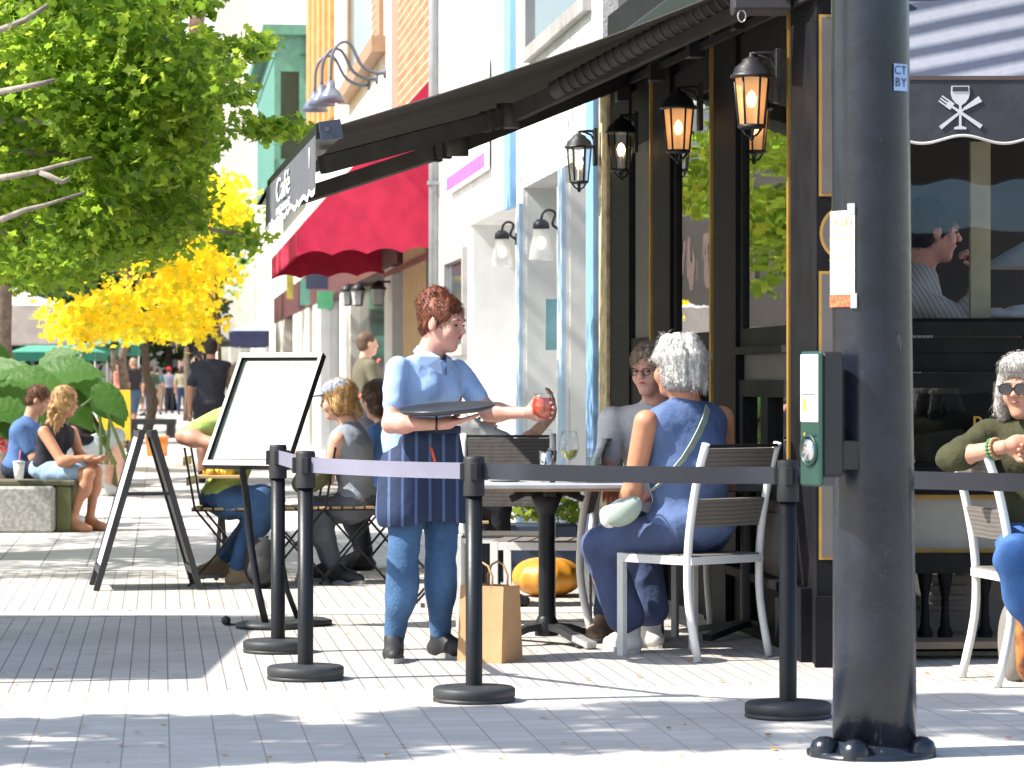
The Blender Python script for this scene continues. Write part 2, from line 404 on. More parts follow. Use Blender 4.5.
def folds(V, N_, mode, amp, seed=0):
    rr = np.random.RandomState(seed); d = np.zeros(len(V))
    if mode == 'cloth':
        for q in range(5):
            k1 = rr.normal(0, 1, 3); k1 *= (14 + 9 * q) / np.linalg.norm(k1); k2 = rr.normal(0, 1, 3) * 9
            d += (1 - 2 * np.abs(np.sin(V @ k1 + 1.6 * np.sin(V @ k2 + q)))) / (1 + .6 * q)
        d *= amp / 2
    else:
        for q in range(4):
            k1 = np.array([rr.normal(0, 1), rr.normal(0, 1), rr.normal(0, .22)]); k1 *= (110 + 70 * q) / np.linalg.norm(k1[:2]); k2 = rr.normal(0, 1, 3) * 16
            d += np.sin(V @ k1 + 2.0 * np.sin(V @ k2)) / (1 + .4 * q)
        d *= amp / 2
    return V + N_ * d[:, None]
def blob(name, parts, mat, parent, label=None, cat=None, kind=None, fold=None):
    """parts: list of (prims, h, k); all in the local frame of the thing; one mesh object"""
    vs = []; fs = []; n = 0
    for prims, h, k in parts:
        V, Q = sdf_mesh(prims, h, k); vs.append(V); fs.append(Q + n); n += len(V)
    V = np.concatenate(vs); Q = np.concatenate(fs)
    me = bpy.data.meshes.new(name); me.vertices.add(len(V)); me.vertices.foreach_set('co', V.ravel())
    me.loops.add(len(Q) * 4); me.loops.foreach_set('vertex_index', Q.ravel().astype(np.int32))
    me.polygons.add(len(Q)); me.polygons.foreach_set('loop_start', np.arange(0, len(Q) * 4, 4, dtype=np.int32))
    me.polygons.foreach_set('use_smooth', np.ones(len(Q), bool))
    me.materials.append(mat); me.update(calc_edges=True); me.validate()
    if fold:
        nn = np.zeros(len(me.vertices) * 3, np.float32); me.vertex_normals.foreach_get('vector', nn)
        V = folds(V, nn.reshape(-1, 3), fold[0], fold[1], len(V) % 97); me.vertices.foreach_set('co', V.ravel()); me.update()
        if fold[0] == 'hair':      # loose strands over the hair mass
            rr = np.random.RandomState(len(V) % 89); nn = nn.reshape(-1, 3); ns = fold[2] if len(fold) > 2 else 1400
            ix = rr.randint(0, len(V), ns); vs, fs = [], []; down = np.array([0, 0, -1.0])
            for i in ix:
                p = V[i]; n_ = nn[i]; tg = down + rr.normal(0, .35, 3); tg = tg - n_ * (tg @ n_); tg /= np.linalg.norm(tg) + 1e-6
                sd_ = np.cross(tg, n_); L_ = rr.uniform(.02, .055); w_ = .0011; lift = rr.uniform(.0, .35)
                q0 = p - n_ * .002; q1 = p + tg * L_ * .5 + n_ * (.003 + lift * .008); q2 = p + tg * L_ + n_ * (.001 + lift * .012) + sd_ * rr.normal(0, .004)
                b0 = len(vs); vs += [q0 - sd_ * w_, q0 + sd_ * w_, q1 + sd_ * w_, q1 - sd_ * w_, q2, q1 + n_ * w_ * 1.5]
                fs += [(b0, b0 + 1, b0 + 2, b0 + 3), (b0 + 3, b0 + 2, b0 + 4), (b0 + 1, b0, b0 + 5), (b0 + 2, b0 + 5, b0 + 4), (b0 + 5, b0 + 3, b0 + 4)]
            m2 = bpy.data.meshes.new(name); n0 = len(V); m2.from_pydata([tuple(v) for v in V] + [tuple(v) for v in vs], [], [tuple(p_.vertices) for p_ in me.polygons] + [tuple(n0 + j for j in f) for f in fs])
            m2.polygons.foreach_set('use_smooth', [True] * len(m2.polygons)); m2.materials.append(mat); m2.update(); me = m2
    o = bpy.data.objects.new(name, me); COL.objects.link(o)
    if parent is not None: o.parent = parent.o if isinstance(parent, TH) else parent
    tag(o, label, cat, kind=kind)
    return o
# ---------------------------------------------------------------- people
def V3(x): return np.array(tuple(x), float)
def unit(v): v = np.array(v, float); return v / (np.linalg.norm(v) + 1e-9)
def frame(yaw, pitch=0.0, roll=0.0):
    "columns: right, forward, up. yaw 0 looks along +Y, positive turns left; pitch positive looks up"
    return np.array(Matrix.Rotation(yaw, 3, 'Z') @ Matrix.Rotation(pitch, 3, 'X') @ Matrix.Rotation(roll, 3, 'Y'))
def hp(J, x, y, z):
    s = J.get('hs', 1.0); return V3(J['head']) + frame(*J['look']) @ (np.array([x, y, z]) * s)
def head_prims(J):
    Rm = frame(*J['look']); s = J.get('hs', 1.0)
    def e(x, y, z, a, b, c, **k): return ('e', hp(J, x, y, z), (a * s, b * s, c * s), Rm, k)
    P = [e(0, -.014, .028, .075, .092, .084), e(0, .026, -.04, .056, .060, .074, k=.03), e(0, .056, -.094, .026, .022, .020, k=.025),
         e(.036, .058, -.03, .024, .022, .026, k=.02), e(-.036, .058, -.03, .024, .022, .026, k=.02),
         e(0, .076, .024, .050, .014, .011, k=.015),
         e(.031, .095, .004, .016, .014, .010, sub=1, k=.010), e(-.031, .095, .004, .016, .014, .010, sub=1, k=.010),
         ('c', hp(J, 0, .082, .012), hp(J, 0, .102, -.020), .007 * s, .011 * s, dict(k=.010)),
         e(.010, .096, -.024, .008, .008, .006, k=.008), e(-.010, .096, -.024, .008, .008, .006, k=.008),
         e(0, .078, -.050, .022, .012, .011, k=.010),
         e(.077, -.006, -.006, .010, .019, .031, k=.008), e(-.077, -.006, -.006, .010, .019, .031, k=.008)]
    nk = V3(J['neck'])
    P.append(('c', hp(J, 0, -.022, -.06), nk, .052 * s, .060 * s, dict(k=.03)))
    return P
def hand_prims(wr, d, n, thumb, curl=0.5, s=1.0, spread=0.03):
    "wr wrist, d finger direction, n palm normal, thumb direction sign along side axis"
    wr = V3(wr); d = unit(d); n = unit(n - np.dot(n, d) * d); sd = np.cross(d, n) * thumb
    P = [('c', wr, wr + d * .035 * s, .026 * s, .028 * s, dict(k=.02)), ('e', wr + d * .055 * s, (.043 * s, .05 * s, .017 * s), np.stack([sd, d, n], 1), dict(k=.015))]
    for i, (off, ln) in enumerate(((.030, .072), (.010, .080), (-.010, .074), (-.029, .058))):
        p = wr + d * (.088 - .004 * abs(i - 1)) * s + sd * off * s; a = 0.0; dd = d
        for q, seg in enumerate((.45, .32, .23)):
            a += curl * (0.55 if q == 0 else .75)
            dd = unit(d * math.cos(a) + n * math.sin(a) + sd * off * spread * 20 * (1 if q == 0 else .5))
            p2 = p + dd * ln * seg * s
            P.append(('c', p, p2, (.0095 - .001 * q) * s, (.0085 - .001 * q) * s, dict(k=.004)))
            p = p2
    t0 = wr + d * .028 * s + sd * .026 * s; t1 = t0 + unit(d * .6 + sd * .75 + n * .35) * .042 * s; t2 = t1 + unit(d * .9 + sd * .2 + n * (.3 + .6 * curl)) * .032 * s
    P += [('c', t0, t1, .014 * s, .0115 * s, dict(k=.012)), ('c', t1, t2, .011 * s, .009 * s, dict(k=.004))]
    return P
def torso_frame(J):
    r = unit(V3(J['shR']) - V3(J['shL'])); u = unit(V3(J['neck']) - V3(J['pelvis'])); f = unit(np.cross(u, r)); r = np.cross(f, u)
    return r, f, u, np.stack([r, f, u], 1)
def torso_prims(J, ex=0.0, w=1.0, fem=0, belly=0.0, lower=True):
    r, f, u, Rm = torso_frame(J); nk = V3(J['neck']); pv = V3(J['pelvis']); L = np.linalg.norm(nk - pv); sp = lambda t: pv + (nk - pv) * t
    bend = J.get('bend', 0.0)
    P = [('c', V3(J['shR']) * .80 + V3(J['shL']) * .20 - u * .015, V3(J['shR']) * .20 + V3(J['shL']) * .80 - u * .015, .062 * w + ex, .062 * w + ex, dict(k=.06)),
         ('e', sp(.70) - f * bend, (.152 * w + ex, .108 * w + ex, L * .30 + ex), Rm, dict(k=.06)),
         ('e', sp(.38) - f * bend * .6, (.128 * w + ex, .095 * w + ex + belly * .5, L * .28), Rm, dict(k=.06))]
    if belly: P.append(('e', sp(.32) + f * .05, (.11 * w, .07 + belly, .12), Rm, dict(k=.05)))
    if fem: P += [('e', sp(.68) + f * .075 * w + r * .068 * w * s_, (.062 + ex * .5, .055 + ex * .5, .062 + ex * .5), Rm, dict(k=.035)) for s_ in (1, -1)]
    if lower: P.append(('e', pv + u * .02, (.158 * w + ex, .112 * w + ex, .125), Rm, dict(k=.05)))
    P.append(('c', nk - u * .03, nk + u * .01, .062 + ex, .05 + ex * .6, dict(k=.04)))
    return P
def lerp(a, b, t): return V3(a) * (1 - t) + V3(b) * t
def arm_prims(J, s_, t0=0.0, t1=1.0, ex=0.0, w=1.0):
    "t along the arm: 0 shoulder, 1 elbow, 2 wrist"
    sh, el, wr = V3(J['sh' + s_]), V3(J['el' + s_]), V3(J['wr' + s_]); P = []
    r0, r1, r2 = .050 * w + ex, .040 * w + ex, .027 * w + ex * 1.0
    if t0 < 1: 
        a, b = t0, min(t1, 1); P.append(('c', lerp(sh, el, a), lerp(sh, el, b), r0 + (r1 - r0) * a, r0 + (r1 - r0) * b, dict(k=.025)))
    if t1 > 1:
        a, b = max(t0 - 1, 0), t1 - 1; P.append(('c', lerp(el, wr, a), lerp(el, wr, b), r1 + (r2 - r1) * a, r1 + (r2 - r1) * b, dict(k=.025)))
        if b > .6 or ex: P.append(('e', lerp(el, wr, .25), (r1 * 1.08, r1 * 1.08, r1 * 1.1), None, dict(k=.03)))
    return P
def leg_prims(J, s_, t0=0.0, t1=2.0, ex=0.0, w=1.0, flare=0.0):
    hi, kn, an = V3(J['hip' + s_]), V3(J['kn' + s_]), V3(J['an' + s_]); P = []
    r0, r1, r2 = .083 * w + ex, .056 * w + ex, .036 * w + ex
    if t0 < 1:
        a, b = t0, min(t1, 1); P.append(('c', lerp(hi, kn, a), lerp(hi, kn, b), r0 + (r1 - r0) * a, r0 + (r1 - r0) * b, dict(k=.04)))
    if t1 > 1:
        a, b = max(t0 - 1, 0), t1 - 1; P.append(('c', lerp(kn, an, a), lerp(kn, an, b), r1 + (r2 - r1) * a, r1 + (r2 + flare - r1) * b, dict(k=.03)))
        if b > .5 and not flare:
            bk = unit(np.cross(np.cross(an - kn, V3(J['toe' + s_]) - an), an - kn)) * -1
            P.append(('e', lerp(kn, an, .28) - bk * -.018, (r1 * .98, r1 * .98, r1 * 1.5), None, dict(k=.04)))
    return P
def foot_prims(J, s_, ex=0.0):
    an, to = V3(J['an' + s_]), V3(J['toe' + s_]); d = to - an; d[2] = 0; d = unit(d); z = J.get('fz' + s_, 0.0)
    heel = np.array([an[0], an[1], z + .036 + ex]) - d * .03; ball = heel + d * .15; ball[2] = z + .034 + ex; tip = ball + d * .055; tip[2] = z + .028 + ex
    sd = np.array([-d[1], d[0], 0])
    return [('c', an + np.array([0, 0, .01]), heel + d * .03, .040 + ex, .036 + ex, dict(k=.02)), ('c', heel, ball, .033 + ex, .036 + ex, dict(k=.02)),
            ('c', ball - sd * .012, tip, .034 + ex, .026 + ex, dict(k=.02)), ('c', lerp(an, ball, .25) + np.array([0, 0, .0]), ball, .034 + ex, .03 + ex, dict(k=.02))]
def sole(b, J, s_, t=.022):
    an, to = V3(J['an' + s_]), V3(J['toe' + s_]); d = to - an; d[2] = 0; d = unit(d); z = J.get('fz' + s_, 0.0); sd = np.array([-d[1], d[0], 0])
    c0 = np.array([an[0], an[1], 0]); pl = []
    for i in range(16):
        a = 2 * PI * i / 16; u = math.cos(a); v = math.sin(a)
        q = c0 + d * (.072 + u * .142) + sd * (v * (.036 if u < 0 else .045)); pl.append((q[0], q[1]))
    b.prism(pl, z, z + t, 'xy')

DARK = M('eye_dark', (.015, .012, .01), rough=.2, var=0)
LIPS = M('lip_red', (.42, .12, .1), rough=.5, var=.05)
def skin(name, c): return M(name, c, rough=.55, var=.10, scale=22, bump=.06, bscale=220, col2=(min(1, c[0] * 1.05), c[1] * .93, c[2] * .9))
SK_L = skin('skin_light', (.62, .37, .27)); SK_T = skin('skin_tanned', (.52, .28, .19)); SK_R = skin('skin_rosy', (.60, .33, .26)); SK_O = skin('skin_sun_tanned', (.50, .24, .14))
def cloth(name, c, var=.12, bump=.6, bscale=22, rough=.9, **k): return M(name, c, rough=rough, var=var, scale=9, bump=bump, bscale=bscale, spec=.2, **k)

def make_person(label, base, J, skn, group=None, h=.008, hh=.0045, w=1.0, fem=0, belly=0, hair=None, hairmat=None, top=None, topm=None, sleeve=.6,
                legs=None, legm=None, legt=1.95, flare=0.0, shoe=None, sol=None, hands=None, face=True, extra_top=None, bare_arm=True, pants_ex=.010, top_ex=.012, hz='hair'):
    t = TH('person', label, 'person', base, 0, group)
    P = torso_prims(J, -.006, w, 0, belly)
    for s_ in 'RL':
        P += arm_prims(J, s_, 0, 2, 0, J.get('aw', 1.0))
        P += leg_prims(J, s_, 0, 2, -.004, w)
        if shoe is None: P += foot_prims(J, s_)
    parts = [(P, h, .03), (head_prims(J), hh, .02)]
    for hd in (hands or []): parts.append((hand_prims(*hd), hh, .012))
    t.body = blob('body', parts, skn, t)
    if topm:
        tp = torso_prims(J, top_ex, w, fem, belly, lower=True)
        for s_ in 'RL':
            if sleeve > 0: tp += arm_prims(J, s_, 0, sleeve, .012, J.get('aw', 1.0))
        if extra_top: tp += extra_top
        Rm = frame(*J['look']); nk = V3(J['neck']); r, f, u, _ = torso_frame(J)
        tp.append(('e', nk + u * .05 + f * .035, (.058, .058, .075), _, dict(sub=1, k=.012)))
        t.top = blob(top or 'shirt', [(tp, h, .03)], topm, t, fold=('cloth', .0045) if h < .013 else None)
    if legm:
        lp = [('e', V3(J['pelvis']), (.160 * w + pants_ex, .118 * w + pants_ex, .105), torso_frame(J)[3], dict(k=.05))]
        for s_ in 'RL': lp += leg_prims(J, s_, 0, legt, pants_ex, w, flare)
        t.leg = blob(legs or 'trousers', [(lp, h, .03)], legm, t, fold=('cloth', .0045) if h < .013 else None)
    if shoe:
        for s_ in 'RL':
            o = blob('shoe', [(foot_prims(J, s_, .004), min(h, .006), .02)], shoe, t)
            if sol:
                b = B(Matrix.Translation(Vector(base))); sole(b, J, s_); b.build('sole', sol, o)
    if hair: t.hair = blob(hz, [(hair(J), min(hh * 1.0, .02), .02)], hairmat, t, fold=('hair', .0022) if hh < .009 else None)
    if face:
        b = B(Matrix.Translation(Vector(base)))
        for sx__ in (1, -1):
            hm = Matrix.Translation(Vector(base) + Vector(J['head'])) @ Matrix(frame(*J['look']).tolist()).to_4x4() @ Matrix.Scale(J.get('hs', 1), 4); b = B(hm); b.ball((.031 * sx__, .0815, .003), .009, sc=(1.15, .6, .5)); b.build('eye', DARK, t)
            b = B(Matrix.Translation(Vector(base))); b.tube([hp(J, .015 * sx__, .0885, .024), hp(J, .031 * sx__, .0885, .028), hp(J, .048 * sx__, .078, .024)], [.0022, .0026, .0012]); b.build('eyebrow', hairmat or DARK, t)
        b = B(Matrix.Translation(Vector(base))); b.tube([hp(J, -.021, .081, -.051), hp(J, -.008, .0895, -.049), hp(J, .008, .0895, -.049), hp(J, .021, .081, -.051)], [.002, .0048, .0048, .002]); b.build('mouth', LIPS, t)
    return t

def HE(J, x, y, z, a, b, c, **k):
    s = J.get('hs', 1.0); return ('e', hp(J, x, y, z), (a * s, b * s, c * s), frame(*J['look']), k)
def hair_short(J, vol=0.0):
    return [HE(J, 0, -.022, .038, .082 + vol, .096 + vol, .086 + vol), HE(J, 0, -.045, -.02, .074 + vol, .065, .06),
            HE(J, 0, .085, -.035, .085, .062, .085, sub=1, k=.015), HE(J, 0, .10, .02, .06, .035, .05, sub=1, k=.015), HE(J, .08, -.002, -.03, .02, .03, .035, sub=1, k=.01), HE(J, -.08, -.002, -.03, .02, .03, .035, sub=1, k=.01)]
def hair_bun(J):
    P = [HE(J, 0, -.020, .038, .083, .098, .087), HE(J, 0, -.05, -.02, .068, .05, .05), HE(J, 0, -.085, .075, .045, .045, .048, k=.02), HE(J, 0, -.05, .115, .05, .05, .035, k=.02),
         HE(J, 0, .088, -.035, .088, .062, .088, sub=1, k=.015), HE(J, 0, .105, .022, .06, .035, .045, sub=1, k=.015), HE(J, .08, .0, -.03, .02, .028, .035, sub=1, k=.01), HE(J, -.08, .0, -.03, .02, .028, .035, sub=1, k=.01)]
    rr = random.Random(3)
    for i in range(26):
        a = rr.uniform(-2.6, 2.6); b = rr.uniform(.2, 1.2)
        p = (math.sin(a) * .085 * math.cos(b), -.03 - math.cos(a) * .09 * math.cos(b), .04 + .09 * math.sin(b))
        P.append(('c', hp(J, *p), hp(J, p[0] * .5, -.08, .10), .006, .010, dict(k=.008)))
    return P
def hair_bob(J):
    P = [HE(J, 0, -.025, .040, .092, .105, .094), HE(J, 0, -.055, -.03, .085, .065, .075, k=.03), HE(J, .06, -.02, -.03, .035, .05, .06, k=.02), HE(J, -.06, -.02, -.03, .035, .05, .06, k=.02),
         HE(J, 0, .09, -.04, .075, .055, .09, sub=1, k=.015), HE(J, 0, .108, .015, .055, .035, .045, sub=1, k=.015)]
    rr = random.Random(5)
    for i in range(70):
        a = rr.uniform(-2.7, 2.7); s = math.sin(a); c = -math.cos(a); l = rr.uniform(-.10, -.03) if c < .3 else .02
        P.append(('c', hp(J, s * .055, c * .06 - .02, .115), hp(J, s * .094, c * .098 - .025, .04), .010, .012, dict(k=.018)))
        P.append(('c', hp(J, s * .094, c * .098 - .025, .04), hp(J, s * rr.uniform(.072, .095), c * .095 - .03, l), .012, .007, dict(k=.016)))
    return P
def hair_long(J, down=.30, wave=.012):
    P = hair_bob(J)[:4] + [HE(J, 0, .09, -.04, .075, .055, .09, sub=1, k=.015), HE(J, 0, .108, .015, .055, .035, .045, sub=1, k=.015)]
    rr = random.Random(8); r, f, u, _ = torso_frame(J)
    for i in range(26):
        a = rr.uniform(-1.7, 1.7); p = hp(J, math.sin(a) * .08, -math.cos(a) * .08 - .02, .0); last = p; d = rr.uniform(.6, 1.0) * down
        for q in range(1, 5):
            n = p - u * d * q / 4 + r * math.sin(a) * .05 * q / 4 + r * math.sin(q * 2 + i) * wave - f * .02
            P.append(('c', last, n, .017 - .002 * q, .017 - .002 * (q + 1), dict(k=.01))); last = n
    return P

def walker(label, px, Y, shirt, legm, hairm, h=.02, facing=0.0, shorts=False, height=1.74, group=None, skn=None, hat=None, stride=.12, longhair=False, w=1.08, scaleto=None):
    "simple full standing or walking person far down the street"
    base = W(px, HY, Y); base.z = 0; s = height / 1.74
    c, sn = math.cos(facing), math.sin(facing)
    def q(x, y, z): return np.array([(x * c - y * sn) * s, (x * sn + y * c) * s, z * s])
    J = dict(head=q(0, .02, 1.615), look=(facing, 0, 0), neck=q(0, -.01, 1.45), shR=q(.19, 0, 1.40), shL=q(-.19, 0, 1.40), elR=q(.25, .03, 1.12), elL=q(-.25, -.04, 1.12),
             wrR=q(.25, .12, .88), wrL=q(-.25, .0, .86), pelvis=q(0, 0, .95), hipR=q(.09, 0, .90), hipL=q(-.09, 0, .90), knR=q(.10, stride * .7, .50), knL=q(-.10, -stride * .2, .49),
             anR=q(.10, stride, .09), anL=q(-.10, -stride, .11), toeR=q(.11, stride + .15, 0), toeL=q(-.11, -stride + .15, 0), hs=s)
    hands = [(J['wrR'], J['wrR'] - J['elR'] , q(-1, 0, 0), 1, .5), (J['wrL'], J['wrL'] - J['elL'], q(1, 0, 0), 1, .5)]
    hf = (lambda J: hair_long(J, .16)) if longhair else hair_short
    t = make_person(label, base, J, skn or SK_T, group, h=h, hh=min(h, .012), w=w, hair=hf, hairmat=hairm, topm=shirt, sleeve=.75, legs='shorts' if shorts else 'trousers', legm=legm,
                    legt=.95 if shorts else 1.95, shoe=SHOE_D, face=False, hands=hands, pants_ex=.022 if shorts else .014)
    if hat: blob('cap', [([HE(J, 0, -.015, .06, .090, .105, .075), HE(J, 0, .09, .055, .06, .06, .012, k=.02), HE(J, 0, 0, -.06, .15, .15, .085, sub=1, k=.01)], .01, .02)], hat, t)
    return t
# ================================================================ camera, light, sky
cam = bpy.data.cameras.new('camera'); camo = bpy.data.objects.new('camera', cam); COL.objects.link(camo)
cam.sensor_width = 36; cam.lens = 36 * F / 1024; camo.location = (0, 0, CAMH); camo.rotation_euler = (R(90), 0, 0)
cam.shift_y = -4 / 1024
cam.clip_end = 3000; cam.clip_start = 0.1
cam.dof.use_dof = True; cam.dof.focus_distance = 14.0; cam.dof.aperture_fstop = 9.0
scene.camera = camo
scene.render.resolution_x = 1024; scene.render.resolution_y = 768
SUN_EL = R(47); SH = R(14.5)      # shadows fall towards +X, turned 11 degrees away from the camera
sd = Vector((math.cos(SH) * math.cos(SUN_EL), math.sin(SH) * math.cos(SUN_EL), -math.sin(SUN_EL)))
sun = bpy.data.lights.new('sun', 'SUN'); suno = bpy.data.objects.new('sun', sun); COL.objects.link(suno)
sun.energy = 4.6; sun.angle = R(0.53); sun.color = (1, .955, .88)
suno.rotation_euler = sd.to_track_quat('-Z', 'Y').to_euler(); suno.location = (-8, 6, 12)
w = bpy.data.worlds.new('World'); scene.world = w; w.use_nodes = True
nt = w.node_tree; bg = nt.nodes['Background']; sky = nt.nodes.new('ShaderNodeTexSky'); sky.sky_type = 'NISHITA'; sky.sun_disc = False
sky.sun_elevation = SUN_EL
sky.sun_rotation = math.atan2(-sd.x, -sd.y)
sky.air_density = 1.2; sky.dust_density = 1.5
nt.links.new(sky.outputs[0], bg.inputs[0]); bg.inputs[1].default_value = 0.13
vs = scene.view_settings; scene.display_settings.display_device = 'sRGB'
vs.view_transform = 'Standard'; vs.look = 'None'; vs.exposure = 1.1; vs.gamma = 1; vs.use_curve_mapping = False
scene.cycles.use_denoising = True
scene.cycles.max_bounces = 8; scene.cycles.transparent_max_bounces = 16
scene.cycles.caustics_reflective = False; scene.cycles.caustics_refractive = False

# ================================================================ shared materials
BLK = M('black_paint', (.008, .0085, .011), rough=.4, var=.3, bump=.05, dirt=.3, spec=.35)
BLKM = M('black_matte', (.013, .013, .016), rough=.6, var=.2)
NAVYP = M('dark_navy_gloss_paint', (.018, .024, .036), rough=.28, var=.3, scale=3, bump=.10, bscale=35, spec=.6)
CHARC = M('charcoal_wood_paint', (.016, .016, .017), rough=.5, spec=.35, var=.2, bump=.1, bscale=20)
GREYP = M('warm_grey_panel', (.11, .10, .095), rough=.6, var=.08)
GOLD = M('gold_trim_paint', (.42, .24, .05), rough=.4, metal=.3, var=.15)
WHITEM = M('white_powder_coat', (.70, .70, .68), rough=.4, var=.06, spec=.5)
ALU = M('brushed_aluminium', (.55, .55, .54), rough=.35, metal=.7, var=.1)
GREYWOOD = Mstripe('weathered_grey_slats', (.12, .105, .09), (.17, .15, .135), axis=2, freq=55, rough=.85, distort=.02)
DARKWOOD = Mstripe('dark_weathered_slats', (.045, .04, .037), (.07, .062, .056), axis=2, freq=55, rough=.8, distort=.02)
GLASS = Mglass('window_glass', refl=1.7, tint=(.7, .75, .75))
CLEAR = Mglass('clear_glass', tint=(.97, .98, .98), refl=1.3)
SHOE_D = M('dark_shoe', (.02, .02, .022), rough=.6); SHOE_W = M('white_shoe', (.6, .58, .54), rough=.7); SHOE_T = M('tan_boot', (.28, .2, .13), rough=.8)
SOLE_G = M('grey_sole', (.35, .35, .34), rough=.8)
LEAFG = Mleaf('oak_leaves', [(.07, .13, .018), (.13, .22, .02), (.20, .30, .03), (.30, .38, .04), (.10, .18, .02)], trans=.6, bright=1.4)
LEAFY = Mleaf('yellow_leaves', [(.74, .56, .015), (.85, .68, .03), (.72, .62, .04), (.45, .45, .03)], trans=.5, bright=1.1)
LEAFD = Mleaf('dark_leaves', [(.02, .05, .015), (.035, .075, .02), (.05, .09, .03)], trans=.3)
BARK = M('bark', (.16, .12, .09), rough=.95, var=.3, scale=14, bump=.8, bscale=30)
BARKG = M('pale_bark', (.30, .26, .22), rough=.95, var=.25, scale=14, bump=.6, bscale=30)

# ================================================================ ground
GF = FS
b = B(FS); b.box(-60, 1500, -400, 400, -.30, -.02)
b.build('ground', M('distant_ground', (.30, .29, .28), rough=.95, var=.1, scale=.3), kind='structure', origin=O)
PAVE_S = Mbrick('narrow_pavers', (.415, .385, .355), (.475, .44, .405), (.20, .18, .165), .62, .0775, ms=.0034, axes='xy', bump=.25, noise=.16, offset=.37)
PAVE_L = Mbrick('wide_pavers', (.47, .44, .405), (.535, .505, .465), (.32, .295, .27), .16, .155, ms=.0034, axes='xy', bump=.25, noise=.16, offset=.3)
PAVE_F = Mbrick('far_pavers', (.42, .40, .38), (.50, .48, .46), (.2, .19, .18), .6, .3, ms=.006, axes='xy', bump=.3, noise=.12)
s1 = -.72                          # where the wide pavers give way to the narrow ones
b = B(FS); b.box(-30, s1, -6, 14, -.02, 0.0); b.build('wide_paving', PAVE_L, kind='structure', origin=O)
b = B(FS); b.box(s1, 7.5, -6, 14, -.02, -.0005); b.build('narrow_paving', PAVE_S, kind='structure', origin=O)
b = B(FS); b.box(7.5, 140, -6, 14, -.02, 0.0); b.build('promenade_paving', PAVE_F, kind='structure', origin=O)
CONC = M('concrete', (.47, .45, .43), rough=.9, var=.12, scale=3, bump=.4, bscale=70, dirt=.25)
b = B(FS); b.box(3.3, 3.7, .4, 12, 0, .004); b.box(7.3, 7.7, .4, 12, 0, .004)
b.build('concrete_band', M('band_concrete', (.52, .5, .48), rough=.9, var=.1, bump=.2), kind='structure', origin=O)

# fallen leaves
b = B()
for i in range(170):
    px = rnd.uniform(0, 1024); py = rnd.uniform(585, 766); p = G(px, py); a = rnd.uniform(0, 6.3); s = rnd.uniform(.008, .022)
    vs_ = []
    for q in range(5):
        an = a + q * 2 * PI / 5; rr = s * (1 if q % 2 else .55); vs_.append((p.x + rr * math.cos(an), p.y + rr * math.sin(an), .005 + rnd.uniform(0, .006)))
    b.add(vs_, [(0, 1, 2, 3, 4)])
b.build('fallen_leaves', Mleaf('dry_leaves', [(.35, .14, .03), (.45, .25, .05), (.4, .3, .08)], .1), label='small dry orange leaves scattered on the paving', cat='leaves', kind='stuff')

# ================================================================ the dark corner restaurant
FBLK = M('front_black_paint', (.009, .009, .011), rough=.62, var=.3, bump=.05, dirt=.3, spec=.12)
FCH = M('front_charcoal_paint', (.016, .016, .016), rough=.65, var=.2, spec=.12)
rest = TH('restaurant_building', 'dark painted corner restaurant front with gold trim and tall windows', 'building', tuple(O), STREET)
YF = 14.2                                   # distance of the front that faces us
sE = sx(603)                                # far end of the side front
# -- side front (recedes along the street), local x=s, y=n
m_black = B(FS); gold = B(FS); grey = B(FS)
def sbox(bb, pxa, pxb, za, zb, n0, n1): bb.box(sx(pxb), sx(pxa), n0, n1, za, zb)      # pxa<pxb
ZS = 1.47; ZT = 2.95
# solid wall above and body of the building
body = B(FS)
body.box(.02, sE, -.5, -.10, ZT, 9.0)
body.box(.1, .4, -6, -5.8, 0, 9.0)
body.box(sE - .25, sE - .02, -5.8, -.12, 0, 9.0)
body.build('wall', M('upper_wall_dark', (.05, .048, .046), rough=.8, var=.15, bump=.3), rest)
# columns on the side front : px ranges
cols = [(795, 817, .0, .02), (716, 738, -.02, .012), (655, 672, -.02, .012), (612, 631, -.02, .012)]
for a_, b_, n0, n1 in cols:
    c = B(FS); sbox(c, a_, b_, 0, ZT + .3, -.12, n1); 
    sbox(c, a_ - .0, b_, 0, .32, n1 + .001, n1 + .05)
    c.build('pilaster', FBLK, rest)
for a_ in (791, 713, 652.5):
    c = B(FS); c.box(sx(a_) - .022, sx(a_) + .022, -.06, .016 if a_ != 788 else .008, .34, ZT + .25)
    c.build('gold_trim', GOLD, rest)
c = B(FS); sbox(c, 603.5, 611.5, 0, 3.1, -.05, .03); c.build('cream_pilaster', M('cream_paint', (.62, .50, .30), rough=.7, var=.35, scale=12), rest)
c = B(FS); sbox(c, 634, 650, 1.47, 2.62, -.04, -.01); c.build('wall_panel', GREYP, rest)
for z_ in ((2.62, ZT), (.2, 1.47)): c = B(FS); sbox(c, 631, 652, z_[0], z_[1], -.1, .0); c.build('panel_surround', FBLK, rest)
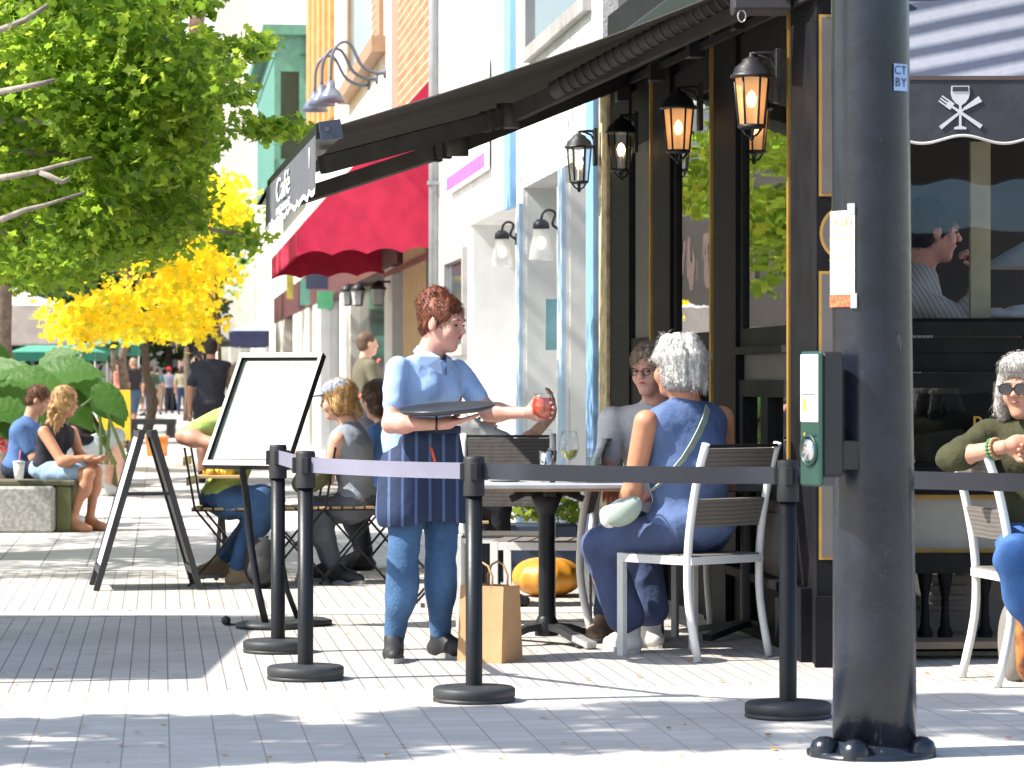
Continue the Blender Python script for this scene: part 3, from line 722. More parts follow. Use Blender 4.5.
# header above windows
c = B(FS); c.box(.02, sE, -.1, -.03, ZT - .05, ZT + .6); c.build('header_board', FCH, rest)
def bay(pa, pb, nn=0.0, lower=2):
    "window bay between two columns: pane above the rail, small panes below"
    x0, x1 = sx(pb), sx(pa)
    fr_ = B(FS)
    t = .07
    fr_.box(x0, x1, -.07, -.01, ZS - .09, ZS); fr_.box(x0, x1, -.07, -.01, ZT - .22, ZT - .04)
    fr_.box(x0, x0 + t, -.07, -.011, ZS, ZT - .22); fr_.box(x1 - t, x1, -.07, -.011, ZS, ZT - .22)
    fr_.box(x0, x1, -.045, .012, ZS - .125, ZS - .09)
    wo = fr_.build('window', FCH, rest)
    B(FS).box(x0 + t, x1 - t, -.030, -.023, ZS, ZT - .22).build('pane', GLASS, wo)
    pn = B(FS); pn.box(x0, x1, -.08, -.03, 1.10 + .12, ZS - .125); pn.build('rail_panel', M('olive_grey_panel', (.075, .072, .065), rough=.5, var=.1), rest)
    ww = (x1 - x0) / lower
    for i in range(lower):
        a0 = x0 + i * ww; a1 = a0 + ww; f2 = B(FS)
        f2.box(a0, a1, -.08, -.005, 1.14, 1.22); f2.box(a0, a1, -.08, -.005, .66, .74)
        f2.box(a0, a0 + .09, -.08, -.006, .74, 1.14); f2.box(a1 - .09, a1, -.08, -.006, .74, 1.14)
        w2 = f2.build('window', FCH, rest)
        B(FS).box(a0 + .09, a1 - .09, -.05, -.043, .74, 1.14).build('pane', GLASS, w2)
    p3 = B(FS); p3.box(x0, x1, -.09, -.03, .30, .66); p3.box(x0 + .06, x1 - .06, -.03, -.018, .36, .60); p3.build('lower_panel', GREYP, rest)
    p4 = B(FS); p4.box(x0, x1, -.12, .02, .0, .30); p4.box(x0, x1, -.02, .06, .27, .31); p4.build('plinth', FBLK, rest)
bay(738, 790); bay(672, 712); bay(656, 656.01) if False else None
c = B(FS); c.box(.1, sE, -.5, -.35, ZT - .2, ZT); 
# interior : dark floor, ceiling, back wall so the panes show a real room
INT = M('interior_wall', (.10, .085, .075), rough=.9, var=.2, scale=2)
c = B(FS); c.box(.3, sE - .3, -5.78, -.15, .05, .08); c.build('interior_floor', M('interior_floor_wood', (.25, .18, .12), rough=.6), rest)
c = B(FS); c.box(2.4, sE - .3, -5.78, -.12, 2.96, 3.0); c.build('interior_ceiling', INT, rest)
c = B(FS); c.box(sE - .3, sE - .27, -5.78, -.15, .05, 2.96); c.build('interior_wall', INT, rest)

# -- corner pillar and the front that faces the camera: authored in world axes, x to the right
XA = (817 - 512) * 13.6 / F          # corner
def fx(px, Y=YF): return (px - 512) * Y / F
def fz(py, Y=YF): return zY(py, Y)
c = B(); c.box(XA, XA + .30, 13.62, 14.2, 0, 3.3); c.box(XA - .01, XA + .31, 13.57, 13.62, 0, .30); c.build('corner_pillar', FBLK, rest)
def inset(pts, y, mat, name, th=.012, g=.010):
    bb = B(); bb.prism(pts, y - th, y, 'xz'); bb.build(name, mat, rest)
def ring_poly(x0, x1, z0, z1): return [(x0, z0), (x1, z0), (x1, z1), (x0, z1)]
xi0, xi1 = fx(816, 13.6) + .014, fx(816, 13.6) + .30 - .03
for (pt, pb) in ((14, 196), (271, 560)):
    z1, z0 = fz(pt, 13.6), fz(pb, 13.6)
    inset(ring_poly(xi0, xi1, z0, z1), 13.621, GOLD, 'gold_border', .004); inset(ring_poly(xi0 + .012, xi1 - .012, z0 + .012, z1 - .012), 13.6175, GREYP, 'inset_panel', .006)
cxm = (xi0 + xi1) / 2; zc = fz(233, 13.6); r_ = .125
inset([(cxm + r_ * math.cos(a * PI / 16), zc + r_ * math.sin(a * PI / 16)) for a in range(32)], 13.621, GOLD, 'gold_ring', .004)
inset([(cxm + (r_ - .013) * math.cos(a * PI / 16), zc + (r_ - .013) * math.sin(a * PI / 16)) for a in range(32)], 13.6175, GREYP, 'round_panel', .006)
XW0 = XA + .30; XW1 = fx(1180)
# front wall pieces
c = B(); c.box(XW0, XW1, YF, YF + .12, 0, .015 + fz(655) if fz(655) > 0 else .02); c.box(XW0, XW1, YF - .04, YF + .10, fz(573), fz(553)); c.build('front_beam', FCH, rest)
c = B(); c.box(XW0, XW1, YF + .03, YF + .10, fz(553), fz(492)); c.build('lower_board', M('beige_board', (.34, .31, .27), rough=.7, var=.08), rest)
c = B(); c.box(XW0, XW1, YF + .02, YF + .035, fz(553), fz(549)); c.box(XW0, XW1, YF + .02, YF + .035, fz(499), fz(495)); c.build('gold_trim', GOLD, rest)
c = B(); c.box(XW0, XW1, YF - .03, YF + .10, fz(494), fz(467)); c.build('window_sill', FBLK, rest)
c = B()
for z1, z0, y in ((335, 322, -.05), (352, 338, -.01), (372, 352, .01), (388, 373, -.02)): c.box(XW0, XW1, YF + y, YF + .10, fz(z1), fz(z0))
c.build('middle_rail', FCH, rest)
c = B(); c.box(XW0, XW1, YF + .03, YF + .09, fz(140), 3.3); c.box(XW0, XW0 + .1, YF, YF + .09, .5, 3.2); c.box(XW1 - .1, XW1, YF, YF + .09, 0, 3.3); c.build('front_frame', FCH, rest)
c = B(); c.box(fx(976), fx(996), YF + .16, YF + .22, fz(322), 2.9); c.build('window_post', M('olive_cream_post', (.40, .36, .22), rough=.6), rest)
wo = B().box(XW0 + .1, XW1 - .1, YF + .03, YF + .08, fz(322), fz(318)).build('window', FCH, rest)
GLF = Mglass('front_window_glass', refl=1.7, tint=(.97, .98, .99), rtint=(.26, .40, .70))
B().box(XW0 + .1, XW1 - .1, YF + .05, YF + .056, fz(318), fz(140)).build('pane', GLF, wo)
wo = B().box(XW0 + .1, XW1 - .1, YF + .03, YF + .08, fz(467), fz(463)).build('window', FCH, rest)
B().box(XW0 + .1, XW1 - .1, YF + .05, YF + .056, fz(463), fz(388)).build('pane', GLASS, wo)
text_mesh('window_letter', 'R', .10, GOLD, Matrix.Translation((fx(980), YF + .046, fz(425))) @ Matrix.Rotation(R(90), 4, 'X'), rest)
# balusters
for px in (877, 905, 925, 945, 985, 1015):
    c = B(); x = fx(px); h_ = fz(573)
    c.lathe([(.045, .02), (.045, .05), (.03, .07), (.035, .10), (.022, .13), (.017, .2), (.017, h_ - .1), (.024, h_ - .07), (.03, h_ - .03), (.035, h_)], (x, YF + .0, 0), 12)
    c.build('baluster', FBLK, rest)
c = B(); c.box(XW0, XW1, YF + .30, YF + .34, 0, .5); c.build('crawl_wall', M('crawl_wall_paint', (.22, .20, .19), rough=.9), rest)
c = B()
for i in range(5): c.box(fx(928), fx(975), YF + .27, YF + .29, .18 + i * .045, .20 + i * .045)
c.build('vent_grille', M('grille_grey', (.18, .17, .17), rough=.6), rest)
c = B(); c.box(XW0 - .1, XW1 + .6, YF - .02, YF + .3, -.01, .018); c.build('doorstep', CONC, rest)
c = B(); c.box(XA + .05, XW1, YF + .12, YF + .6, 2.9, 9); c.build('upper_wall', M('upper_front_paint', (.06, .058, .055), rough=.8), rest)

# ================================================================ lanterns
AMB = M('frosted_amber_lamp_glass', (.45, .27, .12), rough=.4, var=.35, scale=14, emit=(1, .5, .2), estr=.30)
nt = AMB.node_tree; N = nt.nodes; L = nt.links; tb_ = N.new('ShaderNodeBsdfTransparent'); tb_.inputs[0].default_value = (1, .8, .55, 1); mx = N.new('ShaderNodeMixShader'); mx.inputs[0].default_value = .30
L.new(N['Principled BSDF'].outputs[0], mx.inputs[1]); L.new(tb_.outputs[0], mx.inputs[2]); L.new(mx.outputs[0], N['Material Output'].inputs[0])
SEED = Mglass('seeded_lamp_glass', tint=(.92, .92, .9), refl=1.3, rough=.15)
BULB = M('glowing_bulb', (1, .8, .5), emit=(1, .70, .36), estr=8, var=0)
LBLK = M('lantern_iron', (.02, .02, .024), rough=.45, var=.2, bump=.2)
def lantern(label, px, ytop, ybot, pxw, lit):
    "px,ytop,ybot: body in the photo; pxw: pixel of the wall plate"
    Yw = SY(pxw); s0 = (Yw - 13.56) / .994; zt = zY(ytop, Yw); zb = zY(ybot, Yw); H = zt - zb
    n = (pxw - px) * Yw / F
    base = FS @ Vector((s0, n, zb)); t = TH('wall_lantern', label, 'lantern', tuple(base), STREET, 'wall lanterns along the dark restaurant front')
    fr_ = Matrix.Translation(base) @ Matrix.Rotation(STREET, 4, 'Z')
    k = H / .42; N = 6
    c = B(fr_); c.bbox(-.035, .035, -n - .0 + .05, -n + .075, H * .45, H * 1.08); c.build('wall_plate', LBLK, t)
    c = B(fr_); c.tube(smooth([(0, -n + .07, H * .98), (0, -n * .5, H * 1.03), (0, 0, H * 1.02)]), .009, 8); c.tube([(0, -n + .07, H * .75), (0, -n * .65, H * .82), (0, -n * .45, H * .97), (0, -.02, H * 1.02)], .007, 8); c.build('bracket', LBLK, t)
    c = B(fr_); c.lathe([(0, H * 1.04), (.012, H * 1.03), (.012, H * .99), (.03 * k, H * .97), (.045 * k, H * .955), (.05 * k, H * .92), (.082 * k, H * .86), (.092 * k, H * .79), (.105 * k, H * .77), (.105 * k, H * .745), (.088 * k, H * .735), (.08 * k, H * .735), (0, H * .74)], n=24); c.build('roof', LBLK, t)
    c = B(fr_); c.lathe([(0, H * .20), (.062 * k, H * .20), (.068 * k, H * .185), (.068 * k, H * .165), (.05 * k, H * .15), (0, H * .15)], n=24)
    c.tube([(.05 * k, 0, H * .16), (.03 * k, 0, H * .09), (0, 0, H * .05)], .006, 6); c.tube([(-.05 * k, 0, H * .16), (-.03 * k, 0, H * .09), (0, 0, H * .05)], .006, 6)
    c.tube([(0, .05 * k, H * .16), (0, .03 * k, H * .09), (0, 0, H * .05)], .006, 6); c.tube([(0, -.05 * k, H * .16), (0, -.03 * k, H * .09), (0, 0, H * .05)], .006, 6)
    c.ball((0, 0, H * .04), .012); c.build('base', LBLK, t)
    c = B(fr_)
    for i in range(N):
        a = 2 * PI * i / N + .35; ca, sa = math.cos(a), math.sin(a)
        c.tube([(.062 * k * ca, .062 * k * sa, H * .19), (.084 * k * ca, .084 * k * sa, H * .745)], .0055, 5)
    c.build('cage', LBLK, t)
    c = B(fr_); c.lathe([(.058 * k, H * .20), (.079 * k, H * .74)], n=N, smooth=False, ang0=.35); c.build('lamp_glass', AMB if lit == 2 else SEED, t)
    if True:
        c = B(fr_); c.lathe([(0, H * .60), (.014, H * .57), (.024, H * .50), (.018, H * .43), (.010, H * .40)], n=10); bo = c.build('bulb', BULB, t)
        c = B(fr_); c.lathe([(.010, H * .20), (.010, H * .40)], n=8); c.build('candle_tube', M('candle_white', (.7, .68, .6), var=0), t)
    return t
lantern('black iron lantern with clear glass nearest the blue pillar, at the far end', 579, 133, 193, 605, 0)
lantern('black iron lantern with clear glass, second from the far end', 621, 117, 182, 646, 1)
lantern('black iron lantern with glowing amber glass, third from the far end', 678, 90, 165, 712, 2)
lantern('largest black lantern with glowing amber glass, nearest the thick pole', 751, 56, 142, 791, 2)
# one more beside the corner, half behind the pole
# ================================================================ black retractable awning
def Mawn(name, c, tr=.25, stripes=None):
    m = M(name, c, rough=.85, var=.12, scale=5, bump=.3, bscale=120, spec=.2)
    nt = m.node_tree; N = nt.nodes; L = nt.links; b = N['Principled BSDF']
    t = N.new('ShaderNodeBsdfTranslucent'); t.inputs[0].default_value = (*[min(1, x * 1.6) for x in c], 1)
    mx = N.new('ShaderNodeMixShader'); mx.inputs[0].default_value = tr
    L.new(b.outputs[0], mx.inputs[1]); L.new(t.outputs[0], mx.inputs[2]); L.new(mx.outputs[0], N['Material Output'].inputs[0]); return m
AW = Mawn('black_awning_fabric', (.085, .078, .070), .4)
ARM = M('dusty_arm_paint', (.075, .068, .06), rough=.7, var=.2)
A0 = W(328, 128, 14.2); A1 = W(275, 184, 20.0); A2 = W(607, 66, 20.3); A3 = W(800, -40, 14.35)
aw = TH('retractable_awning', 'large black retractable awning reaching out over the dining tables', 'awning', (FS @ Vector((.5, .1, 3.0)))[:], STREET)
def awf(u, v):   # u 0 wall .. 1 front, v 0 near .. 1 far
    a = A3.lerp(A2, v); b_ = A0.lerp(A1, v); p = a.lerp(b_, u)
    sag = .035 * math.sin(PI * u) + .012 * math.sin(v * PI * 9) * math.sin(PI * u)
    return p + Vector((0, 0, -sag))
c = B(); c.grid(awf, 20, 36, .006); c.build('canopy', AW, aw)
c = B(); c.bar(A0 + Vector((0, -.02, -.015)), A1 + Vector((0, .02, -.015)), .10, .07); c.build('front_bar', BLK, aw)
c = B(); c.bar(A0 + Vector((-.035, -.035, -.02)), A0 + Vector((.06, -.02, -.005)), .05, .085); c.tube([A0 + Vector((0.0, -.075, -.01)), A0 + Vector((0, -.04, -.01))], .012, 8); c.build('end_cap', M('blue_grey_end_cap', (.05, .06, .09), rough=.4), aw)
VAL = Mawn('grey_valance_fabric', (.13, .135, .15), .15)
vd = (A1 - A0).normalized(); vn = Vector((-vd.y, vd.x, 0)).normalized()   # vn points out (left)
if vn.x > 0: vn = -vn
VH = .26
def vf(u, v): p = (A0 + vn * .055).lerp(A1 + vn * .055, u); return p + Vector((0, 0, -.03 - v * (VH + .012 * math.sin(u * 60)))) + vn * (.006 * math.sin(u * 33) * v)
c = B(); c.grid(vf, 60, 3); va = c.build('valance', VAL, aw)
WH = M('white_print', (.75, .75, .74), rough=.8, var=.03)
c = B(); c.grid(lambda u, v: vf(u, 1 - .10 * v) + vn * .004, 60, 1); c.build('white_piping', WH, va)
Ls = (A1 - A0).length
def valM(t, down): 
    p = (A0 + vn * .062).lerp(A1 + vn * .062, t) + Vector((0, 0, -.03 - down))
    m_ = Matrix((( -vd.x, 0, vn.x, p.x), (-vd.y, 0, vn.y, p.y), (-vd.z, 1, vn.z, p.z), (0, 0, 0, 1))); return m_
text_mesh('lettering', 'Café', .19, WH, valM(.56, .10), va, .002, 5.0)
text_mesh('lettering', 'restaurant', .085, WH, valM(.56, .20), va, .002, 5.0)
text_mesh('lettering', 'I', .14, WH, valM(.07, .09), va, .002, 2.0)
def arm(pts, name='folding_arm', w_=.085):
    c = B(); 
    for a_, b_ in zip(pts, pts[1:]): c.bar(a_, b_, .045, w_)
    for p in pts[1:-1]: c.tube([p + Vector((0, 0, .06)), p - Vector((0, 0, .06))], .06, 14)
    for q in range(2):
        p = Vector(pts[1]).lerp(Vector(pts[2]), .06 + .05 * q); c.bar(p, p + (Vector(pts[2]) - Vector(pts[1])).normalized() * .025, .065, w_ + .02)
    c.build(name, ARM, aw)
arm([W(752, 4, 14.9), W(508, 116, 16.0), W(322, 165, 15.1)])
arm([W(638, 74, 19.0), W(458, 145, 17.5), W(282, 203, 18.6)])
c = B(); c.tube([W(553, 91, 15.3), W(740, -10, 14.75)], .042, 14)
for q in range(22): 
    p = W(553, 91, 15.3).lerp(W(740, -10, 14.75), .05 + q * .042); d_ = (W(740, -10, 14.75) - W(553, 91, 15.3)).normalized(); c.tube([p, p + d_ * .014], .047, 12)
c.build('sleeve_tube', ARM, aw)
c = B(FS); c.bbox(-.1, sE - .1, .0, .20, 3.02, 3.22, .02); c.build('cassette', BLK, aw)
c = B(); c.bbox(fx(733, 14.0), fx(792, 14.0), 13.95, 14.2, zY(11, 14.0), zY(-12, 14.0), .01); c.build('bracket_box', M('dusty_black', (.035, .03, .035), rough=.5), aw)
c = B(); pts = [W(742 + 4 * math.sin(t_), 10 + 6 * (1 - math.cos(t_)), 13.97) for t_ in [i * PI / 6 for i in range(13)]]; c.tube(pts, .004, 6); c.build('hook', ALU, aw)
c = B(FS); c.bar((0.0, .06, 2.86), (sE - .3, .06, 3.02), .03, .035); 
for s_ in (.3, 1.6, 2.9, 4.2, 5.5): c.bbox(s_, s_ + .12, .04, .12, 2.88, 2.97)
c.build('wall_rail', ALU and CHARC, aw)

# ================================================================ awning over the front that faces us
sa = TH('sun_banded_awning', 'awning with sun and shade bands painted on, dark scalloped valance bearing a wine glass emblem', 'awning', (fx(900), YF, 2.4))
SAW = Mstripe('awning_sun_shade_bands', (.035, .045, .075), (.21, .22, .26), axis=1, freq=5.2, width=.5, soft=.25, rot=(0, 0, -.40), distort=.015)  # pale and dark bands paint sun and shade onto the fabric
YV = 12.9; xa, xb = fx(862, YV), fx(1260, YV); zt, zb_ = zY(79, YV), zY(142, YV)
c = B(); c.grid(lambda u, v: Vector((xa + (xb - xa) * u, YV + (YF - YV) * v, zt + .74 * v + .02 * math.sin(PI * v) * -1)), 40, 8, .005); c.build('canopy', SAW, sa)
pl = [(xa, zt), (xb, zt)]; n_ = 90
for i in range(n_ + 1):
    x = xb + (xa - xb) * i / n_; pl.append((x, zb_ + .012 + .016 * math.cos((x - fx(963, YV)) * 2 * PI / .33)))
DV = M('dark_valance_fabric', (.030, .032, .042), rough=.85, var=.2, scale=4, bump=.6, bscale=9)
c = B(); c.prism(pl, YV - .006, YV, 'xz'); dv = c.build('valance', DV, sa)
c = B(); c.tube([(x, YV - .003, z - .002) for x, z in pl[2:]], .0065, 6); c.build('piping', M('cream_piping', (.5, .48, .45)), dv)
c = B(); c.bar((xa, YV, zt + .004), (xb, YV, zt + .004), .02, .016); c.build('front_bar', M('brown_bar', (.08, .05, .04)), sa)
EMB = M('silver_print', (.50, .50, .53), rough=.7, var=.05); ye = YV - .010
ec = Vector((fx(960, YV), 0, zY(108, YV))); U = YV / F           # metres per pixel there
def EP(pts): return [(ec.x + x * U, ec.z - y * U) for x, y in pts]
e = B()
for poly in ([(-9, -22), (9, -22), (9.5, -14), (8, -9), (5, -5), (1.2, -2.5), (1.2, 18), (6, 19.5), (6, 21.5), (-6, 21.5), (-6, 19.5), (-1.2, 18), (-1.2, -2.5), (-5, -5), (-8, -9), (-9.5, -14)],):
    e.prism(EP(poly), ye, ye + .003, 'xz')
def strip(a_, b_, w0, w1, yy=ye):
    a_ = Vector(a_); b_ = Vector(b_); d_ = (b_ - a_).normalized(); n1 = Vector((-d_.y, d_.x)); e.prism(EP([a_ + n1 * w0, b_ + n1 * w1, b_ - n1 * w1, a_ - n1 * w0]), yy - .0005, yy + .0035, 'xz')
strip((-20, 20), (4, 1), 2.0, 1.0); strip((4, 1), (20, -9), 1.5, 3.2)                         # knife
strip((21, 19), (-8, -1), 2.2, 1.1, ye - .001)
strip((-8, -1), (-13, -4.5), 3.8, 3.8, ye - .001)
for k_ in (-3, 0, 3): strip((-13 + k_ * .55, -4.5 - k_ * .8), (-20 + k_ * .55, -9.5 - k_ * .8), .8, .7, ye - .001)
e.build('emblem', EMB, dv)
e = B(); e.prism(EP([(-7.6, -21), (7.6, -21), (7.9, -16.5), (-7.9, -16.5)]), ye - .003, ye, 'xz'); e.build('emblem_gap', DV, dv)

# ================================================================ white neighbour building with blue trim
STU = M('white_stucco', (.74, .73, .71), rough=.85, var=.10, scale=1.6, bump=.35, bscale=40, dirt=.22)
LG = M('light_grey_paint', (.70, .70, .69), rough=.7, var=.05); BLU = M('sky_blue_trim', (.22, .42, .72), rough=.5, var=.08)
LBLU = M('pale_blue_trim', (.45, .60, .78), rough=.5, var=.06)
b1 = TH('white_building', 'white stucco shop building with sky blue trim and recessed doorways beside the dark restaurant', 'building', (FS @ Vector((sx(603) + .05, 0, 0)))[:], STREET)
S = sx
c = B(FS)
# solid piers
for a_, b_ in ((437, 470), (515.5, 523), (557, 566), (594, 602.5)): c.box(S(b_), S(a_), -.9, 0, 0, 2.6)
c.box(S(602.5), S(437), -.9, -.0, 2.78, 9.5)
c.box(S(523), S(515.5), -.9, .0, 2.6, 2.78); c.box(S(470), S(437), -.9, .0, 2.6, 2.78)
c.box(S(602.5), S(523), -.9, -.003, 2.72, 2.78); c.box(S(515.5), S(470), -.9, -.003, 2.64, 2.78)
c.box(S(602.5), S(437), -1.2, -.9, 0, 9.5)
c.build('wall', STU, b1)
for a_, b_, zt_ in ((470, 515.5, 2.64), (523, 557, 2.72), (566, 594, 2.72)):
    c = B(FS); c.box(S(a_) - .012, S(a_) - .001, -.88, -.03, .0, zt_); c.box(S(b_) + .02, S(a_) - .02, -.90, -.86, 0, zt_); c.build('recess_panel', LG, b1)
    c = B(FS); c.bbox(S(b_) + .3, S(a_) - .3, -.86, -.80, 0.02, 2.15); c.box(S(b_) + .28, S(a_) - .28, -.86, -.82, 2.15, 2.6); d_ = c.build('door', M('white_door_paint', (.7, .7, .7)), b1)
    c = B(FS); c.box(S(b_) + .6, S(a_) - .6, -.80, -.795, 1.0, 2.0); c.build('pane', GLASS, d_)
c = B(FS); c.box(S(516) - .02, S(509.5) + .0, .0, .05, 2.60, 9.4); c.build('blue_strip', BLU, b1)
c = B(FS); c.box(S(602.5), S(595), .0, .06, 0.0, 3.2); c.build('blue_pilaster', BLU, b1)
for a_, b_, z_ in ((562, 566, 2.7), (520.5, 523, 2.6)): c = B(FS); c.box(S(b_), S(a_), 0, .03, 0, z_); c.build('blue_edge', LBLU, b1)
for (a_, b_, z0, z1) in ((448, 468, 1.55, 2.35), (530, 592, 3.75, 6.0)):
    c = B(FS); c.box(S(b_), S(a_), -.0, .06, z0 - .1, z0); c.box(S(b_), S(a_), 0, .05, z1, z1 + .1); c.box(S(b_), S(b_) + .12, 0, .05, z0, z1); c.box(S(a_) - .12, S(a_), 0, .05, z0, z1)
    wo = c.build('window', M('frame_grey', (.35, .33, .32)), b1); c = B(FS); c.box(S(b_) + .1, S(a_) - .1, .002, .012, z0, z1); c.build('pane', M('sky_lit_glass', (.10, .12, .14), rough=.06, spec=1), wo)
c = B(FS)
zc_ = 3.9
c.box(S(492), S(452), .02, .06, 3.02, 4.0); sg = c.build('wall_sign', M('white_board', (.8, .8, .8)), b1)
c = B(FS); c.box(S(491.5), S(453), .06, .066, 3.05, 3.17); c.build('purple_stripe', M('purple_print', (.45, .12, .42)), sg)
t4 = FS @ Matrix.Translation(((S(491) + S(453)) / 2, .066, 3.55)) @ Matrix(((-1, 0, 0, 0), (0, 0, 1, 0), (0, 1, 0, 0), (0, 0, 0, 1)))
text_mesh('lettering', 'Salon', .6, M('pink_print', (.55, .2, .5)), t4, sg, .002, 2.6)
# small hanging panel by the doorway
c = B(FS); c.box(S(560), S(560) + .02, .02, .10, zY(350, 22.7), zY(299, 22.7)); tag(c.build('notice_board', M('teal_panel', (.15, .3, .33))), 'narrow teal and white panel fixed beside the recessed white doorway', 'panel')

c = B(FS); c.tube([(S(439.5), .06, 0), (S(439.5), .06, 9.3)], .05, 10)
for z in (1, 3.2, 5.4, 7.6): c.box(S(439.5) - .07, S(439.5) + .07, 0, .12, z, z + .04)
c.build('downpipe', M('zinc_grey', (.25, .26, .27), rough=.5), b1)
# jar sconces
def jar_sconce(label, px, yt, yb, pxw):
    Yw = SY(pxw); s0 = S(pxw); zt_, zb2 = zY(yt, Yw), zY(yb, Yw); H = zt_ - zb2; n = (pxw - px) * Yw / F
    base = FS @ Vector((s0, n, zb2)); t = TH('wall_sconce', label, 'wall lamp', base[:], STREET, 'clear glass sconces on the white building')
    fr_ = Matrix.Translation(base) @ Matrix.Rotation(STREET, 4, 'Z')
    c = B(fr_); c.lathe([(0, -n + .0), (.05, -n), (.05, -n + .02), (0, -n + .025)], (0, 0, H * .62), 14, axis='y'); 
    c.tube(smooth([(0, -n + .02, H * .62), (0, -n + .06, H * .72), (0, -n * .72, H * .93), (0, -n * .4, H), (0, -n * .1, H * .94), (0, 0, H * .8)]), .010, 8); c.build('bracket', LBLK, t)
    c = B(fr_); c.lathe([(0, H * .82), (.03, H * .81), (.055, H * .74), (.06, H * .66), (.058, H * .62), (0, H * .62)], n=20); c.build('cap', LBLK, t)
    c = B(fr_); c.lathe([(.055, H * .62), (.058, H * .5), (.085, H * .12), (.088, H * .0)], n=20); c.build('glass_shade', frosted('milky_clear_glass', (.8, .8, .78), .55), t)
    c = B(fr_); c.ball((0, 0, H * .34), .035, sc=(1, 1, 1.3)); c.build('bulb', M('warm_bulb', (.9, .75, .5), emit=(1, .78, .45), estr=1.6), t)
jar_sconce('clear glass sconce on the white building, farther of the two', 502, 222, 267, 518)
jar_sconce('clear glass sconce on the white building, nearer of the two', 541, 210, 260, 561)

# ================================================================ brick and cream building with the red awning
b2 = TH('brick_building', 'cream and orange brick building with a shopfront under the red awning', 'building', (FS @ Vector((S(437) + .05, 0, 0)))[:], STREET)
BRK = Mbrick('orange_brick', (.36, .12, .05), (.46, .20, .09), (.50, .40, .30), .34, .11, ms=.012, axes='xz', bump=.3)
CRM = M('cream_stucco', (.74, .68, .56), rough=.85, var=.06, scale=1.5, bump=.2); TANP = M('tan_paint', (.50, .36, .19), rough=.7, var=.12)
c = B(FS); c.box(S(437) + .02, S(398), -1, 0, 3.2, 13); c.build('brick_wall', BRK, b2)
c = B(FS); c.box(S(398), S(226), -1, 0, 3.2, 14); c.build('cream_wall', CRM, b2)
c = B(FS); c.box(S(398), S(396) + .2, -.0, .08, 3.2, 13); c.build('quoin', CRM, b2)
c = B(FS); c.box(S(425), S(414), 0, .10, 6.1, 6.5); c.box(S(424), S(416), 0, .04, 6.5, 9); wo = c.build('window', M('red_brick_sill', (.5, .14, .1)), b2)
c = B(FS); c.box(S(415.5), S(411), 0, .05, 6.5, 9); c.build('sash', M('sash_white', (.7, .7, .68)), wo)
c = B(FS); c.box(S(386), S(349), 0, .18, 5.35, 5.55); c.box(S(384), S(381), -.0, .06, 5.55, 8.3); c.box(S(352), S(350), -.0, .06, 5.55, 8.3); wo = c.build('window', M('brown_stone', (.35, .22, .14)), b2)
c = B(FS); c.box(S(381), S(352), .004, .012, 5.55, 8.3); c.build('pane', M('pale_pane', (.25, .32, .33), rough=.1), wo)
c = B(FS); c.box(S(380), S(374), .012, .03, 5.55, 8.3); c.build('brick_reveal', BRK, wo)
TER = M('terracotta', (.62, .27, .09), rough=.7, var=.15)
for i in range(5):
    c = B(FS); x = S(335) + (S(309) - S(335)) * i / 5; c.box(x + .1, x + (1.0 + .1 * i), 0, .07, 5.5, 14); c.build('terracotta_pilaster', TER, b2)
# green bay window
GRN = M('green_painted_wood', (.10, .26, .20), rough=.6, var=.12); YB = 62.0; s0 = (YB - 13.56) / .994
bz0, bz1 = zY(172, YB), zY(33, YB)
c = B(FS); c.box(s0, s0 + 12, 0, .62, bz0, bz0 + .25); c.box(s0, s0 + 12, 0, .62, bz1 - .45, bz1); c.box(s0 - .15, s0 + 12, 0, .85, bz1 - .05, bz1 + .15)
c.box(s0, s0 + .12, 0, .14, bz0, bz1 - .4); c.box(s0, s0 + .12, .50, .62, bz0, bz1 - .4); c.box(s0, s0 + .10, .14, .50, bz1 - .75, bz1 - .45); c.box(s0 + .2, s0 + 12, .5, .60, bz0, bz1)
bw = c.build('bay_window', GRN, b2); c = B(FS); c.box(s0 + .06, s0 + .08, .14, .50, bz0 + .2, bz1 - .7); c.build('pane', M('dark_green_pane', (.02, .05, .04), rough=.1), bw)
# shopfront below
for a_, b_, mt, n0 in ((403, 426, TANP, .0), (428, 436, M('downpipe_grey', (.12, .12, .12)), .02), (386, 394, LG, .02), (341, 352, LG, .02), (315, 323, WHITEM, .04), (295, 311, CRM, .04), (279, 286, CRM, .04), (226, 276, CRM, .0)):
    c = B(FS); c.box(S(b_) + .03, S(a_), -.8, n0, 0, 3.2); c.build('pilaster', mt, b2)
c = B(FS); c.box(S(437) + .05, S(276), -1.0, -.12, 0, 3.2); c.build('shop_glass', M('dark_shop_glass', (.04, .045, .05), rough=.08, spec=.8, var=.4), b2)
c = B(FS); c.box(S(402), S(276), -.3, .06, 2.6, 3.2); c.build('fascia', M('maroon_fascia', (.10, .03, .03)), b2)
for pxp, py_, w_, h_, mt in ((305, 292, 10, 26, GRN), (290, 287, 7, 24, M('yellow_sign', (.6, .5, .1))), (325, 300, 16, 18, M('green_sign', (.08, .35, .18))), (318, 281, 24, 16, M('navy_sign', (.03, .04, .08)))):
    Yq = SY(pxp + 12) - .5; c = B(); x0 = (pxp - 512) * Yq / F; c.box(x0 - w_ / 2 * Yq / F, x0 + w_ / 2 * Yq / F, Yq, Yq + .05, zY(py_ + h_ / 2, Yq), zY(py_ - h_ / 2, Yq)); c.build('hanging_sign', mt, b2)
